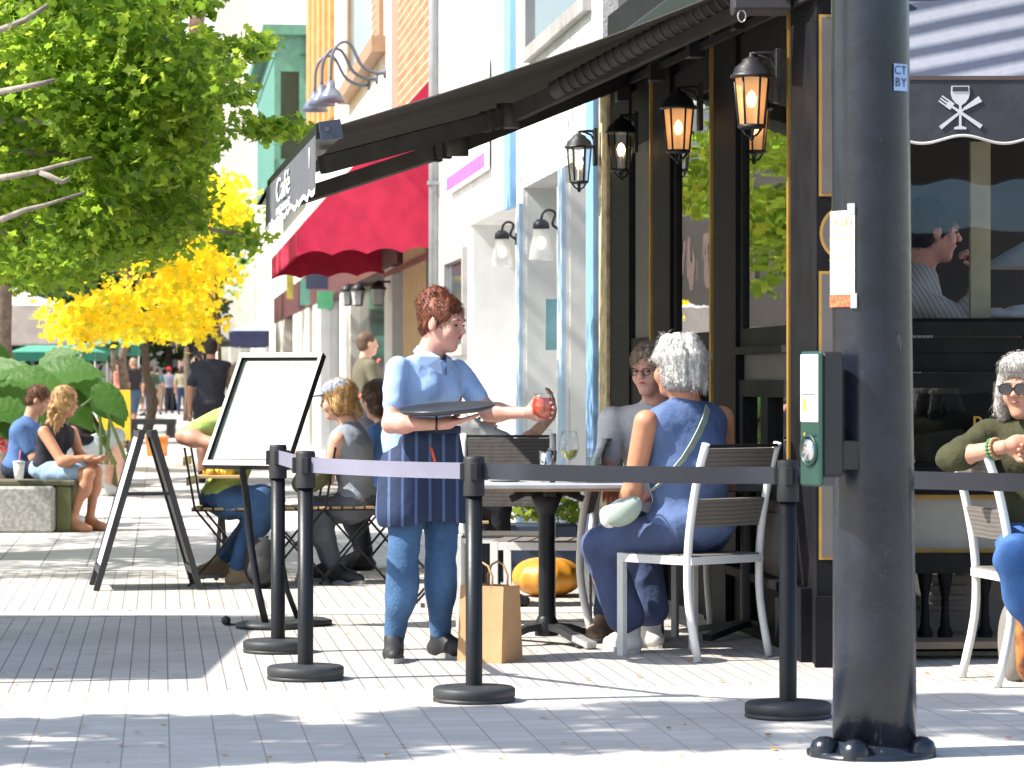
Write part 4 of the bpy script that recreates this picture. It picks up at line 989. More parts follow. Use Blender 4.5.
for pxp in (347, 358, 378):
    Yq = SY(pxp + 14); base = W(pxp, 305, Yq); t = TH('shop_lantern', {347: 'leftmost small black lantern under the red awning', 358: 'middle small black lantern under the red awning', 378: 'small black lantern under the red awning, nearest the tan pillar'}[pxp], 'lantern', base[:], 0, 'black lanterns under the red awning')
    f_ = Matrix.Translation(base); c = B(f_); c.lathe([(0, .30), (.05, .27), (.11, .20), (.10, .19)], n=10); c.lathe([(.07, 0), (.06, -.01), (0, -.02)], n=10); c.box(0, .5, -.01, .01, .27, .30); c.build('frame', LBLK, t)
    c = B(f_); c.lathe([(.065, 0), (.095, .19)], n=6, smooth=False); c.build('lamp_glass', M('milky_lamp_glass', (.4, .42, .42)), t)
# gooseneck lamps
gn = [(331, 93, 386, 73), (322, 97, 378, 79), (315, 103, 370, 85)]
for i, (px, py, pw, pwy) in enumerate(gn):
    Yw = SY(pw); n = (pw - px) * Yw / F; zw = zY(pwy, Yw); zs = zY(py, Yw); s0 = S(pw)
    base = FS @ Vector((s0, 0, zw)); t = TH('gooseneck_lamp', ('nearest', 'middle', 'farthest')[i] + ' of the three blue grey gooseneck lamps high on the cream wall', 'wall lamp', base[:], STREET, 'gooseneck lamps on the cream wall')
    fr_ = Matrix.Translation(base) @ Matrix.Rotation(STREET, 4, 'Z'); c = B(fr_)
    h = zs - zw
    c.tube(smooth([(0, 0, 0), (0, n * .2, .0), (0, n * .45, .10), (0, n * .65, .36), (0, n * .85, .36), (0, n * .98, .2), (0, n, h + .14)]), .022, 8); c.lathe([(0, 0), (.07, 0), (.07, .03), (0, .04)], n=12, axis='y'); c.build('arm', M('blue_grey_metal', (.10, .12, .17), rough=.4), t)
    c = B(fr_); c.lathe([(0, h + .16), (.05, h + .15), (.06, h + .06), (.13, h - .02), (.19, h - .12), (.185, h - .12), (.10, h - .02), (0, h + .04)], (0, n, 0), 20); c.build('shade', M('blue_grey_enamel', (.13, .16, .23), rough=.35), t)
# red awning
RED = Mawn('red_awning_fabric', (.50, .028, .07), .10)
ra = TH('red_awning', 'bright red shop awning with a scalloped edge', 'awning', (FS @ Vector((S(437) + .1, 0, 2.5)))[:], STREET)
q0 = S(437) + .02; q1 = (40.3 - 13.56) / .994; PN = 1.43; ztw, zf, zbf = 4.38, 2.74, 2.46
def scal(u): return .05 * abs(math.sin(u * PI))
c = B(FS); pts = [(0, ztw), (PN, zf)] + [(PN - (PN) * i / 40, zbf + .02 + scal(i / 10) + (2.52 - zbf) * i / 40) for i in range(41)]
c.prism([(y, z) for y, z in pts], q0, q0 + .012, 'yz'); c.build('side_panel', RED, ra)
c = B(FS); c.prism([(y, z) for y, z in pts], q1, q1 + .012, 'yz'); c.build('side_panel', RED, ra)
c = B(FS); c.grid(lambda u, v: Vector((q0 + (q1 - q0) * u, PN * v, ztw + (zf - ztw) * v)), 8, 6, .01); c.build('canopy', RED, ra)
c = B(FS); c.grid(lambda u, v: Vector((q0 + (q1 - q0) * u, PN + .002, zf + (zbf + scal(u * 24) - zf) * v)), 200, 1); c.build('valance', RED, ra)
c = B(FS); c.box(q0, q1, 0, .04, 2.5, 2.56); c.bar((q0 + .1, PN - .03, zf - .05), (q1, PN - .03, zf - .05), .04, .04); c.build('frame', M('awning_frame', (.2, .05, .05)), ra)

# ================================================================ farther buildings on the right
SHW = M('shop_window', (.05, .05, .055), rough=.15)
def bld(label, pxn, pxf, h, mat, n=0.3, base=None, wins=True, wm=None, name='town_building'):
    sa_, sb_ = S(pxn), S(pxf); t = TH(name, label, 'building', (FS @ Vector((sa_, n, 0)))[:], STREET, 'buildings far down the street')
    c = B(FS); c.box(sa_ + .05, sb_ - .05, n - 10, n, 0, h); c.build('wall', mat, t)
    c = B(FS); c.box(sa_, sb_, n - .1, n + .45, h - .7, h - .1); c.box(sa_, sb_, n, n + .25, 3.4, 3.8); c.build('cornice', base or CRM, t)
    if wins:
        k = max(2, int((sb_ - sa_) / 4))
        for i in range(k):
            for z in (4.8, 8.4):
                if z + 2.2 < h - 1:
                    x = sa_ + (i + .5) * (sb_ - sa_) / k; c = B(FS); c.box(x - .6, x + .6, n + .0, n + .06, z, z + 2); c.build('window', wm or M('dark_window', (.05, .06, .07), rough=.2), t)
    c = B(FS); k = 3
    for i in range(k): x = sa_ + (i + .5) * (sb_ - sa_) / k; c = B(FS); c.box(x - 1.4, x + 1.4, n, n + .05, .3, 3.0); c.build('shop_window', SHW, t)
    return t
bld('tall pale grey building with beige base beyond the cream wall', 250, 227, 17, M('pale_grey_stone', (.62, .61, .58), rough=.8, var=.05), 1.0, M('beige_stone', (.5, .38, .25)))
bld('dark red brick building far down the street', 227, 213, 19, M('dark_red_brick', (.30, .12, .09), rough=.9, var=.2), 1.0)
bld('pale brick building near the end of the street', 213, 200, 17, M('pale_brick', (.5, .35, .26), rough=.9), .8)
bld('brown building closing the right side of the street', 200, 186, 20, M('brown_brick', (.26, .15, .11), rough=.9), 1.2)
t = TH('town_building', 'pale stone building across the end of the street', 'building', (-24, 290, 0)); c = B(); c.box(-60, 6, 290, 300, 0, 17); c.build('wall', M('end_stone', (.16, .15, .15)), t)
for i in range(14):
    for z in (1, 5, 9, 13): c = B(); c.box(-58 + i * 4.5, -56.4 + i * 4.5, 289.9, 290, z, z + 2.4); c.build('window', M('dark_window', (.05, .06, .07)) if (i, z) == (0, 1) else bpy.data.materials['dark_window'], t)
# left side of the square
def lbld(label, y0, y1, h, mat, n=17):
    t = TH('town_building', label, 'building', (FS @ Vector((y0, n, 0)))[:], STREET, 'buildings on the far side of the square'); c = B(FS); c.box(y0, y1, n, n + 10, 0, h); c.build('wall', mat, t)
    k = int((y1 - y0) / 3.2)
    for i in range(k):
        for z in (1, 4.6, 8): 
            if z + 2 < h: c = B(FS); c.box(y0 + 1 + i * 3.2, y0 + 2.5 + i * 3.2, n - .05, n, z, z + 2); c.build('window', bpy.data.materials['dark_window'], t)
lbld('red brick building behind the big tree', 30, 62, 10, M('left_brick', (.33, .16, .11), rough=.9)); lbld('cream building behind the market tents', 62, 110, 9, M('left_cream', (.16, .14, .12), rough=.9)); lbld('grey building far behind the market tents', 112, 200, 12, M('left_grey', (.35, .34, .34), rough=.9))
# behind the photographer (seen only in the panes)
t = TH('town_building', 'low brick building behind the photographer, seen only in the window panes', 'building', (0, -45, 0)); c = B(); c.box(-40, 40, -52, -45, 0, 4.6); c.build('wall', M('back_brick', (.07, .05, .045), rough=.9), t)
# ================================================================ trees
def leaf_mesh(b, pos, size, rr, lob=True):
    "one lobed leaf, random attitude"
    n = Vector((rr.gauss(0, .55), rr.gauss(0, .55), rr.gauss(.6, .5))).normalized(); a = n.orthogonal().normalized(); c = n.cross(a)
    th = rr.uniform(0, 6.28); u = a * math.cos(th) + c * math.sin(th); v = n.cross(u)
    P = ((0, -.5), (.22, -.15), (.5, -.05), (.2, .12), (.3, .38), (0, .55), (-.3, .38), (-.2, .12), (-.5, -.05), (-.22, -.15)) if lob else ((0, -.5), (.25, 0), (0, .5), (-.25, 0))
    k = len(b.v)
    for x, y in P: b.v.append(pos + u * (x * size) + v * (y * size) + n * (abs(x) * size * -.15))
    b.f.append(list(range(k, k + len(P)))); b.mi.append(0); b.sm.append(False)
def puff(b, c, r, n, size, rr, flat=.6, lob=True):
    for i in range(n):
        d = Vector((rr.gauss(0, 1), rr.gauss(0, 1), rr.gauss(0, 1))).normalized() * (rr.random() ** .45)
        leaf_mesh(b, Vector(c) + Vector((d.x * r, d.y * r, d.z * r * flat)), size * rr.uniform(.7, 1.25), rr, lob)
def tree(label, base, trunkh, r, puffs, leafm, size, seed, barkm=BARK, name='tree', lean=(0, 0), group=None, flat=.6, lob=True, dens=1.0, limbs=10):
    rr = random.Random(seed); base = Vector(base); t = TH(name, label, 'tree', base[:], 0, group)
    top = base + Vector((lean[0], lean[1], trunkh))
    c = B(); pts = [base.lerp(top, q / 5) + Vector((rr.gauss(0, .05), rr.gauss(0, .05), 0)) for q in range(6)]; c.tube(pts, [r * (1 - .12 * q) for q in range(6)], 12)
    for i in range(min(limbs, len(puffs))):
        p = Vector(puffs[int(i * len(puffs) / limbs)][0]); s_ = pts[rr.choice((3, 4, 5))]; m_ = s_.lerp(p, .5) + Vector((0, 0, .15 * (p - s_).length))
        c.tube([s_, s_.lerp(m_, .5) + Vector((0, 0, .05)), m_, m_.lerp(p, .6), p], [r * .4, r * .3, r * .2, r * .12, r * .04], 6)
    c.build('trunk', barkm, t)
    c = B()
    for p, q, n in puffs: puff(c, p, q, int(n * dens), size, rr, flat, lob)
    c.build('crown', leafm, t)
    return t
# the big green tree at the left : crown sweeps into the picture from the left
rr = random.Random(11)
def edge(y):     # right outline of the crown in the photograph, pixel x at pixel y
    K = ((-60, 190), (0, 195), (18, 165), (38, 155), (48, 225), (70, 238), (95, 235), (120, 225), (150, 225), (180, 215), (205, 225), (222, 236), (236, 200), (250, 145), (262, 105), (274, 60), (284, 10), (296, -40))
    for (a, b_), (c_, d_) in zip(K, K[1:]):
        if a <= y <= c_: return b_ + (d_ - b_) * (y - a) / (c_ - a)
    return 190
pf = []
for i in range(330):
    y = rr.uniform(-60, 272); ex = edge(y); x = ex - abs(rr.gauss(0, 1)) * 130 - 26 if rr.random() < .8 else rr.uniform(-150, ex - 30)
    if x < -220: x = rr.uniform(-200, 100)
    Yp = rr.uniform(19.5, 25.0); r_ = rr.uniform(.20, .42)
    pf.append((W(x, y, Yp), r_, int(110 * r_ / .25)))
for (x, y, Yp) in ((245, 48, 22), (260, 42, 22), (232, 42, 22), (268, 130, 22), (285, 130, 22), (300, 128, 22), (250, 128, 22), (238, 240, 22), (246, 238, 21.5), (205, 5, 22), (240, 95, 22)):
    
    for q_ in range(3): pf.append((W(x + rr.uniform(-9, 9), y + rr.uniform(-6, 6), Yp + rr.uniform(-.3, .3)), .15, 22))
for i in range(120):    # the rest of the crown, out of the picture
    a = rr.uniform(0, 6.28); e_ = rr.uniform(0, 1) ** .5 * 3.3; pf.append((Vector((-6.2 + e_ * math.cos(a), 21.5 + e_ * math.sin(a), rr.uniform(2.8, 8.5))), .5, 130))
pf = [(p, r_, n) for p, r_, n in pf]
big = tree('big green oak like tree whose crown fills the upper left', (-6.0, 21.5, 0), 3.2, .22, pf, LEAFG, .078, 5, BARKG, limbs=34, dens=1.1)
c = B()
for pts in (((0, 178), (35, 172), (60, 165), (92, 157)), ((40, 172), (62, 182), (70, 178)), ((0, 92), (40, 84), (55, 80)), ((0, 220), (25, 210), (45, 205), (85, 192)), ((-5, 32), (25, 20), (48, 5))):
    q = [W(x, y, 19.2) for x, y in pts]; c = B(); c.tube(q, [.022, .018, .012, .007][:len(q)], 6); c.build('branch', BARKG, big)
# slim columnar tree out of the picture, it throws the dappled band over the foreground
pf = []; rr = random.Random(4)
for i in range(80): 
    z = 2.6 + 6.6 * i / 80; a = rr.uniform(0, 6.28); k = .58 * math.sin(min(1, (z - 2.2) / 1.2) * PI / 2); pf.append((Vector((-5.0 + k * math.cos(a) * .9, 9.88 + k * math.sin(a) * 1.0, z)), .30, 190))
tree('slim upright street tree standing left of the picture', (-5.0, 9.88, 0), 7.5, .07, pf, LEAFG, .10, 9, limbs=8, name='street_tree')
# yellow tree
def cluster_tree(label, spots, Y0, dY, rm, n, mat, size, seed, base, th, r, dens=1.0, group=None, lob=True, name='tree'):
    rr = random.Random(seed); pf = []
    for (x0, x1, y0, y1, k) in spots:
        for i in range(k): pf.append((W(rr.uniform(x0, x1), rr.uniform(y0, y1), Y0 + rr.uniform(-dY, dY)), rm * rr.uniform(.6, 1.3), n))
    return tree(label, base, th, r, pf, mat, size, seed, group=group, lob=lob, dens=dens, name=name)
Y = 46.0
cluster_tree('golden yellow autumn tree behind the green tree', ((185, 228, 185, 235, 16), (165, 222, 240, 300, 16), (150, 215, 285, 335, 14), (60, 150, 298, 335, 22), (90, 200, 300, 325, 12), (120, 200, 200, 300, 14), (190, 235, 175, 260, 14)), Y, 1.8, .50, 44, LEAFY, .14, 21, (W(218, 380, Y).x, Y, 0), 3.2, .04)
cluster_tree('dark green tree under the yellow one far down the street', ((60, 200, 240, 330, 40), (60, 130, 200, 300, 16)), 75, 3, 1.0, 130, LEAFD, .3, 22, (W(146, 380, 75).x, 75, 0), 3.4, .13)
cluster_tree('dark leafy tree behind the market tents at the left', ((-40, 130, 255, 350, 44),), 127, 2.5, 1.9, 130, LEAFD, .5, 29, (W(70, 380, 127).x, 127, 0), 4.0, .2, lob=False)
cluster_tree('dark tree standing in the middle distance near the street end', ((70, 215, 270, 345, 40),), 130, 6, 1.9, 110, LEAFD, .55, 23, (W(170, 380, 130).x, 130, 0), 4.5, .2, lob=False)
for i, (px, Yd) in enumerate(((128, 62), (186, 95), (112, 100))):
    x = (px - 512) * Yd / F; rr = random.Random(40 + i); pf = [(Vector((x + rr.gauss(0, 1.0), Yd + rr.gauss(0, 1.0), rr.uniform(3.6, 7))), .8, 80) for _ in range(16)]
    tree(('slender', 'small', 'leaning')[i] + ' green street tree ' + ('behind the market tents', 'beside the far dark awning', 'left of the far walkers')[i], (x, Yd, 0), 4, .11, pf, LEAFG, .25, 50 + i, group='street trees down the promenade', lob=False, name='street_tree')
# trees off the left that shade the promenade and stand in the panes
for i, (x, y) in enumerate(((-6.3, 37.5), (-8.2, 43), (-5.3, 33.5))):
    rr = random.Random(60 + i); pf = [(Vector((x + rr.uniform(-1.1, 1.1), y + rr.uniform(-1.6, 1.6), rr.uniform(2.55, 7.2))), .55, 120) for _ in range(34)]
    tree('leafy tree left of the picture, ' + ('second', 'farthest', 'nearest')[i] + ' of three', (x, y, 0), 4, .14, pf, LEAFG, .17, 70 + i, group='trees along the square', name='street_tree')

# ================================================================ elephant ear plants
LFE = Mleaf('elephant_ear_green', [(.025, .08, .012), (.05, .13, .02), (.10, .20, .025)], .35)
def ear_plant(label, base, leaves, seed):
    rr = random.Random(seed); t = TH('elephant_ear_plant', label, 'plant', base[:], 0, 'elephant ear plants in the planters')
    for (px, py, Yp, L_, tilt, rot) in leaves:
        p = W(px, py, Yp); c = B(); ax = Vector((math.cos(rot), -.25, math.sin(rot) * .5 - tilt)).normalized(); up = Vector((-.2, -.65, .7)).normalized(); sdv = ax.cross(up).normalized(); up = sdv.cross(ax)
        def f(u, v):
            u2 = -.25 + 1.25 * u; wdt = (.62 * math.sin(PI * min(1, max(0, (u2 + .28) / 1.30)) ** .75)) * (1 if u2 > 0 else 1 - .5 * abs(v - .5) * 0)
            q = (v - .5) * 2; return p + ax * (u2 * L_) + sdv * (q * wdt * L_ * .62) + up * (-.18 * L_ * u2 * u2 - .10 * abs(q) * L_ * -1 * wdt + .012 * math.sin(u2 * 30) * abs(q))
        c.grid(f, 12, 8); c.build('leaf', LFE, t)
        c = B(); c.tube([base + Vector((rr.gauss(0, .08), rr.gauss(0, .05), .35)), base.lerp(p, .55) + Vector((0, 0, .3)), p], [.022, .016, .009], 6); c.build('stem', M('leaf_stem', (.10, .16, .04)) if 'leaf_stem' not in bpy.data.materials else bpy.data.materials['leaf_stem'], t)
pb = G(35, 527); pb.y = 28.2; pb.x = W(35, 0, 28.2).x
ear_plant('elephant ear plant with huge green leaves above the seated couple', pb, ((18, 380, 28.0, .46, .2, .2), (52, 372, 28.3, .48, .1, .3), (80, 388, 28.4, .38, .5, -.2), (5, 400, 28, .4, .3, 2.6), (45, 364, 28.5, .36, .1, .9), (100, 392, 28.1, .34, .7, -.3), (0, 374, 28.2, .40, 0, 1.7), (66, 398, 28.3, .38, .6, -.6), (28, 398, 27.9, .34, .8, -.2), (66, 380, 28.6, .30, .1, 2.2)), 1)
pb2 = Vector((W(110, 0, 33).x, 33, 0))
ear_plant('elephant ear plant with paler leaves at the right end of the planters', pb2, ((104, 394, 32.8, .34, .5, -.4), (85, 388, 33, .36, .2, .4), (60, 378, 33.2, .38, .1, 1.2), (110, 402, 33, .30, .8, -.8), (92, 396, 32.9, .32, .9, -.3)), 2)
ear_plant('elephant ear plant at the left edge of the picture', Vector((W(-30, 0, 27).x, 27, 0)), ((-10, 405, 26.8, .42, .4, .3), (2, 420, 26.8, .36, .8, .1), (-20, 380, 27, .45, .1, .9), (2, 392, 27.1, .38, .5, .4)), 3)
c = B()
rr = random.Random(2)
for i in range(160): leaf_mesh(c, W(rr.uniform(-8, 22), rr.uniform(415, 450), 26.9 + rr.uniform(-.1, .3)), .06, rr)
tag(c.build('red_flowers', Mleaf('red_petals', [(.45, .03, .05), (.6, .08, .1)], .2)), 'cluster of dark red flowers at the left end of the planter', 'flowers')

# ================================================================ market tents
def tent(label, x0, x1, y0, y1, ze, zp, top, val, group='market tents on the promenade', vh=.28, walls=None):
    cx_, cy_ = (x0 + x1) / 2, (y0 + y1) / 2; t = TH('market_tent', label, 'tent', (cx_, cy_, 0), 0, group)
    c = B(); apex = Vector((cx_, cy_, zp)); cs = [Vector((x0, y0, ze)), Vector((x1, y0, ze)), Vector((x1, y1, ze)), Vector((x0, y1, ze))]
    for i in range(4): 
        a, b_ = cs[i], cs[(i + 1) % 4]
        c.grid(lambda u, v: a.lerp(b_, u).lerp(apex, v) - Vector((0, 0, .06 * math.sin(PI * v))), 6, 6)
    c.build('roof', top, t)
    for i in range(4):
        a, b_ = cs[i], cs[(i + 1) % 4]; d_ = (b_ - a).normalized(); nn = Vector((d_.y, -d_.x, 0)); c = B()
        c.grid(lambda u, v: a.lerp(b_, u) + nn * (.01 + .008 * math.sin(u * 20) * v) - Vector((0, 0, v * vh)), 20, 1); c.build('valance', val, t)
    for p in cs: c = B(); q = p.lerp(Vector((cx_, cy_, p.z)), .01); c.box(q.x - .02, q.x + .02, q.y - .02, q.y + .02, 0, ze); c.build('leg', WHITEM, t)
    return t
TW = Mawn('white_tent_canvas', (.75, .75, .74), .4); TG = Mawn('green_tent_canvas', (.12, .40, .30), .35); TBL = Mawn('pale_blue_canvas', (.36, .42, .58), .3); TN = Mawn('navy_canvas', (.03, .035, .08), .1); TGd = Mawn('dark_green_canvas', (.03, .14, .10), .2)
xr = W(60, 0, 60).x
tent('white market tent at the left edge of the picture', xr - 3, xr, 60, 63, 2.62, 3.2, TW, Mawn('cream_canvas', (.40, .37, .35), .04), vh=.72)
x1_ = W(139, 0, 116).x
tent('green and white market tent beside the white one', x1_ - 3.0, x1_, 116, 119, 2.5, 3.4, TG, TGd, vh=.4)
tent('smaller green tent in front of the dark trees', W(60, 0, 100).x - 1.6, W(60, 0, 100).x + 1.1, 100, 103, 2.1, 2.8, TG, TGd)
x0_ = W(229, 0, 83).x
tent('pale blue tent with a navy valance beside the cream building', x0_, x0_ + 2.6, 83, 86, 2.5, 3.1, TBL, TN, vh=.42)
# unseen tent added just left of the picture so its roof shades the paving
tent('unseen canopy added left of the picture to shade the paving', -6.6, -3.35, 12.55, 16.0, 2.3, 2.6, TN, TN, vh=.15)
# small far things
def simple(name, label, cat, build, group=None, kind=None):
    pass
for (px0, px1, y0, y1, Yd, mt, lab) in ((186, 224, 332, 350, 105, M('dark_awning', (.04, .045, .06)), 'dark shop awning far down the street'), (155, 177, 334, 341, 150, M('bright_red_awning', (.6, .06, .06)), 'small bright red awning near the street end')):
    t = TH('shop_awning', lab, 'awning', W((px0 + px1) / 2, y1, Yd)[:]); c = B(); x0, x1 = (px0 - 512) * Yd / F, (px1 - 512) * Yd / F; z0, z1 = zY(y1, Yd), zY(y0, Yd)
    c.prism([(x0, z0 + .12), (x1, z1 - .1), (x1, z1), (x0, z0 + .26)], Yd, Yd + 6, 'xz'); c.build('canopy', mt, t); c = B(); c.box(x0, x0 + .05, Yd, Yd + 6, z0 - .15, z0 + .2); c.build('valance', mt, t)
for i, (px, Yd, zt_, r_, lab) in enumerate(((205, 78, 2.55, .62, 'dark patio umbrella nearest the pale blue tent'), (190, 92, 2.7, .8, 'dark patio umbrella in the middle of the promenade'), (214, 110, 2.8, .9, 'farthest dark patio umbrella, close to the buildings'))):
    p = Vector(((px - 512) * Yd / F, Yd, 0)); t = TH('patio_umbrella', lab, 'umbrella', p[:], 0, 'dark patio umbrellas down the promenade'); f_ = Matrix.Translation(p)
    c = B(f_); c.lathe([(0, zt_ + .1), (r_ * .5, zt_ - .12), (r_, zt_ - .38), (r_, zt_ - .52), (r_ * .98, zt_ - .38), (0, zt_ + .06)], n=8, smooth=False); c.build('canopy', M('dark_umbrella_cloth', (.02, .03, .04)), t); c = B(f_); c.tube([(0, 0, 0), (0, 0, zt_)], .03, 8); c.build('pole', BLKM, t)
# yellow sign, orange tub, dark low planter
p = G(114, 452); t = TH('yellow_banner_sign', 'bright yellow sign board standing behind the seated people', 'sign', p[:]); c = B(Matrix.Translation(p)); c.bbox(-.28, .28, -.02, .02, .18, 1.05); c.build('board', M('yellow_board', (.75, .50, .02), var=.05), t); c = B(Matrix.Translation(p)); c.box(-.26, -.22, -.15, .15, 0, .2); c.box(.22, .26, -.15, .15, 0, .2); c.build('foot', BLKM, t)
p = G(157, 456); t = TH('plastic_tub', 'orange plastic tub on the paving behind the folding sign', 'tub', p[:]); c = B(Matrix.Translation(p)); c.prism([(-.14, 0), (.14, 0), (.17, .30), (-.17, .30)], -.15, .15, 'xz'); c.build('bin', M('orange_plastic', (.75, .22, .03)), t); c = B(Matrix.Translation(p)); c.bbox(-.18, .18, -.17, .17, .28, .32); c.build('rim', M('orange_rim', (.7, .25, .05)), t)
p = G(152, 438); t = TH('low_bench', 'dark low bench far down the promenade', 'bench', p[:]); c = B(Matrix.Translation(p)); c.bbox(-.5, .5, -.2, .2, .28, .40); c.build('seat', BLKM, t)
for s_ in (-.4, .4): c = B(Matrix.Translation(p)); c.bbox(s_ - .08, s_ + .08, -.2, .2, 0, .28); c.build('leg', CHARC, t)

# ================================================================ concrete planters used as benches
GRAN = M('speckled_granite', (.34, .33, .31), rough=.9, var=.25, scale=30, bump=.5, bscale=80, dirt=.4)
def planter(label, pxr, yb, wid, dep, h, name='concrete_planter'):
    p = G(pxr, yb); t = TH(name, label, 'planter', p[:], 0, 'concrete planters along the promenade'); f_ = Matrix.Translation(p)
    c = B(f_); c.bbox(-wid, 0, 0, dep, 0, h, .02); c.build('block', GRAN, t)
    c = B(f_); c.bbox(-wid - .02, .16, .12, .55, h + .002, h + .045, .01); c.build('seat', M('planter_seat_wood', (.12, .11, .07), rough=.9, bump=.4) if 'planter_seat_wood' not in bpy.data.materials else bpy.data.materials['planter_seat_wood'], t)
    c = B(f_); c.bbox(.0, .12, .14, .5, 0, h, .01); c.build('end_slab', M('mossy_slab', (.16, .17, .08), rough=.95) if 'mossy_slab' not in bpy.data.materials else bpy.data.materials['mossy_slab'], t)
    c = B(f_); c.box(-wid + .1, -.1, .6, dep - .05, h - .05, h + .01); c.build('soil', M('soil', (.05, .035, .025)) if 'soil' not in bpy.data.materials else bpy.data.materials['soil'], t)
planter('near granite planter with a wooden seat edge at the left of the picture', 53, 533, 2.2, 1.6, .37)
planter('farther granite planter behind the long haired woman', 108, 488, 2.6, 1.5, .44)
p = W(19, 479, 25.62); t = TH('drink_cup', 'white paper cup with a pink straw on the planter seat', 'cup', p[:]); f_ = Matrix.Translation(p); c = B(f_); c.lathe([(0, 0), (.035, 0), (.047, .13), (.043, .13), (.0, .12)], n=16); c.build('cup', M('paper_cup_white', (.7, .7, .68)), t); c = B(f_); c.lathe([(.05, .13), (.05, .142), (0, .15)], n=16); c.build('lid', M('lid_clear', (.6, .6, .6)), t); c = B(f_); c.tube([(0, 0, .12), (.012, 0, .23)], .006, 6); c.build('straw', M('pink_straw', (.7, .15, .3)), t)
# ================================================================ the thick dark pole with its stickers and push button
PY = 10.42; PXc = (871 - 512) * PY / F; PR = .129
pole = TH('street_pole', 'thick dark navy steel pole with torn stickers in the right foreground', 'pole', (PXc, PY, 0))
PM = M('pole_paint', (.010, .0135, .022), rough=.30, var=.4, scale=5, bump=.16, bscale=28, spec=.5)
nt = PM.node_tree; N = nt.nodes; L = nt.links; bs = N['Principled BSDF']; tc = N.new('ShaderNodeTexCoord')
mp = N.new('ShaderNodeMapping'); mp.inputs['Scale'].default_value = (11, 11, 2.2); L.new(tc.outputs['Object'], mp.inputs[0])
sc1 = N.new('ShaderNodeTexNoise'); sc1.inputs['Scale'].default_value = 2.3; sc1.inputs['Detail'].default_value = 12; sc1.inputs['Roughness'].default_value = .75; L.new(mp.outputs[0], sc1.inputs['Vector'])
rp = N.new('ShaderNodeValToRGB'); rp.color_ramp.elements[0].position = .625; rp.color_ramp.elements[1].position = .76; L.new(sc1.outputs['Fac'], rp.inputs[0])
mx = N.new('ShaderNodeMix'); mx.data_type = 'RGBA'; src = bs.inputs['Base Color'].links[0].from_socket; L.new(rp.outputs[0], mx.inputs[0]); L.new(src, mx.inputs[6]); mx.inputs[7].default_value = (.22, .23, .25, 1); L.new(mx.outputs[2], bs.inputs['Base Color'])
r2 = N.new('ShaderNodeMapRange'); r2.inputs[3].default_value = .26; r2.inputs[4].default_value = .7; L.new(rp.outputs[0], r2.inputs[0]); L.new(r2.outputs[0], bs.inputs['Roughness'])
c = B(Matrix.Translation((PXc, PY, 0))); c.tube([(.012, 0, 0), (.011, 0, .3), (.008, 0, .9), (.002, 0, 1.6), (-.003, 0, 2.45), (-.02, 0, 6.5)], [PR + .008, PR + .006, PR + .003, PR, PR - .003, PR - .012], 56); c.build('shaft', PM, pole)
c = B(Matrix.Translation((PXc, PY, 0))); c.lathe([(.21, 0), (.21, .014), (.16, .018), (PR, .05)], n=40); c.build('base_flange', PM, pole)
for a in (200, 340, 70, 110, -20 - 25, 245):
    if a in (-45,): continue
    x, y = .165 * math.cos(R(a)), .165 * math.sin(R(a)); c = B(Matrix.Translation((PXc + x, PY + y, 0))); c.lathe([(.05, 0), (.05, .028), (.042, .05), (.02, .064), (0, .067)], n=18); c.build('base_bolt_cover', PM, pole)
c = B(Matrix.Translation((PXc, PY, 0))); c.tube([(0, 0, 6.3), (-.9, 0, 6.6), (-1.4, 0, 6.55)], .045, 10); c.bbox(-1.75, -1.25, -.09, .09, 6.46, 6.56, .02); c.build('lamp_arm', PM, pole)
def wrap(name, px0, px1, py0, py1, mat, parent, off=.003, n=8, rr_=None):
    c = B(); z0, z1 = zY(py1, PY - PR), zY(py0, PY - PR); RR = (rr_ or PR) + off
    def ang(px): return math.acos(max(-1, min(1, ((px - 512) * (PY - PR * .5) / F - PXc) / RR)))
    a0, a1 = ang(px0), ang(px1)
    c.grid(lambda u, v: Vector((PXc + RR * math.cos(a0 + (a1 - a0) * u), PY - RR * math.sin(a0 + (a1 - a0) * u), z0 + (z1 - z0) * v)), n, 2); return c.build(name, mat, parent)
PW = M('poster_paper', (.72, .71, .66), rough=.7, var=.04)
po = wrap('paper_notice', 829, 853, 210, 306, PW, pole, .004)
wrap('red_band', 829, 851, 294, 306.5, M('red_yellow_print', (.62, .04, .05), var=.1, scale=90, col2=(.7, .2, .05)), po, .0055)
wrap('yellow_line', 829, 852, 238, 239, M('yellow_ink', (.7, .55, .1)), po, .0055); wrap('yellow_line', 829, 849, 258, 259, bpy.data.materials['yellow_ink'], po, .0055)
def on_pole(px, py):
    RR = PR + .0062; x = (px - 512) * (PY - PR * .5) / F - PXc; a = math.acos(max(-1, min(1, x / RR)))
    nrm = Vector((math.cos(a), -math.sin(a), 0)); tx = Vector((math.sin(a), math.cos(a), 0)); p = Vector((PXc, PY, zY(py, PY - PR))) + nrm * RR
    return Matrix(((tx.x, 0, nrm.x, p.x), (tx.y, 0, nrm.y, p.y), (0, 1, 0, p.z), (0, 0, 0, 1)))
OR = M('orange_ink', (.75, .30, .03))
for ch, px in zip('VALLEY', (832.6, 835.2, 838.4, 841.8, 845.4, 849.4)): text_mesh('lettering', ch, .030, OR, on_pole(px, 222), po, .0003, 1.0)
for ch, px in zip('SALE', (833, 838, 844, 849)): pass
wrap('clear_tape', 846, 853, 203, 214, M('tape', (.35, .38, .42), rough=.3), pole, .006); wrap('clear_tape', 849, 855, 293, 308, M('tape', (.35, .38, .42), rough=.3), pole, .0065)
st = wrap('blue_sticker', 892, 907, 63, 90, M('blue_sticker', (.28, .42, .70), rough=.5), pole, .003)
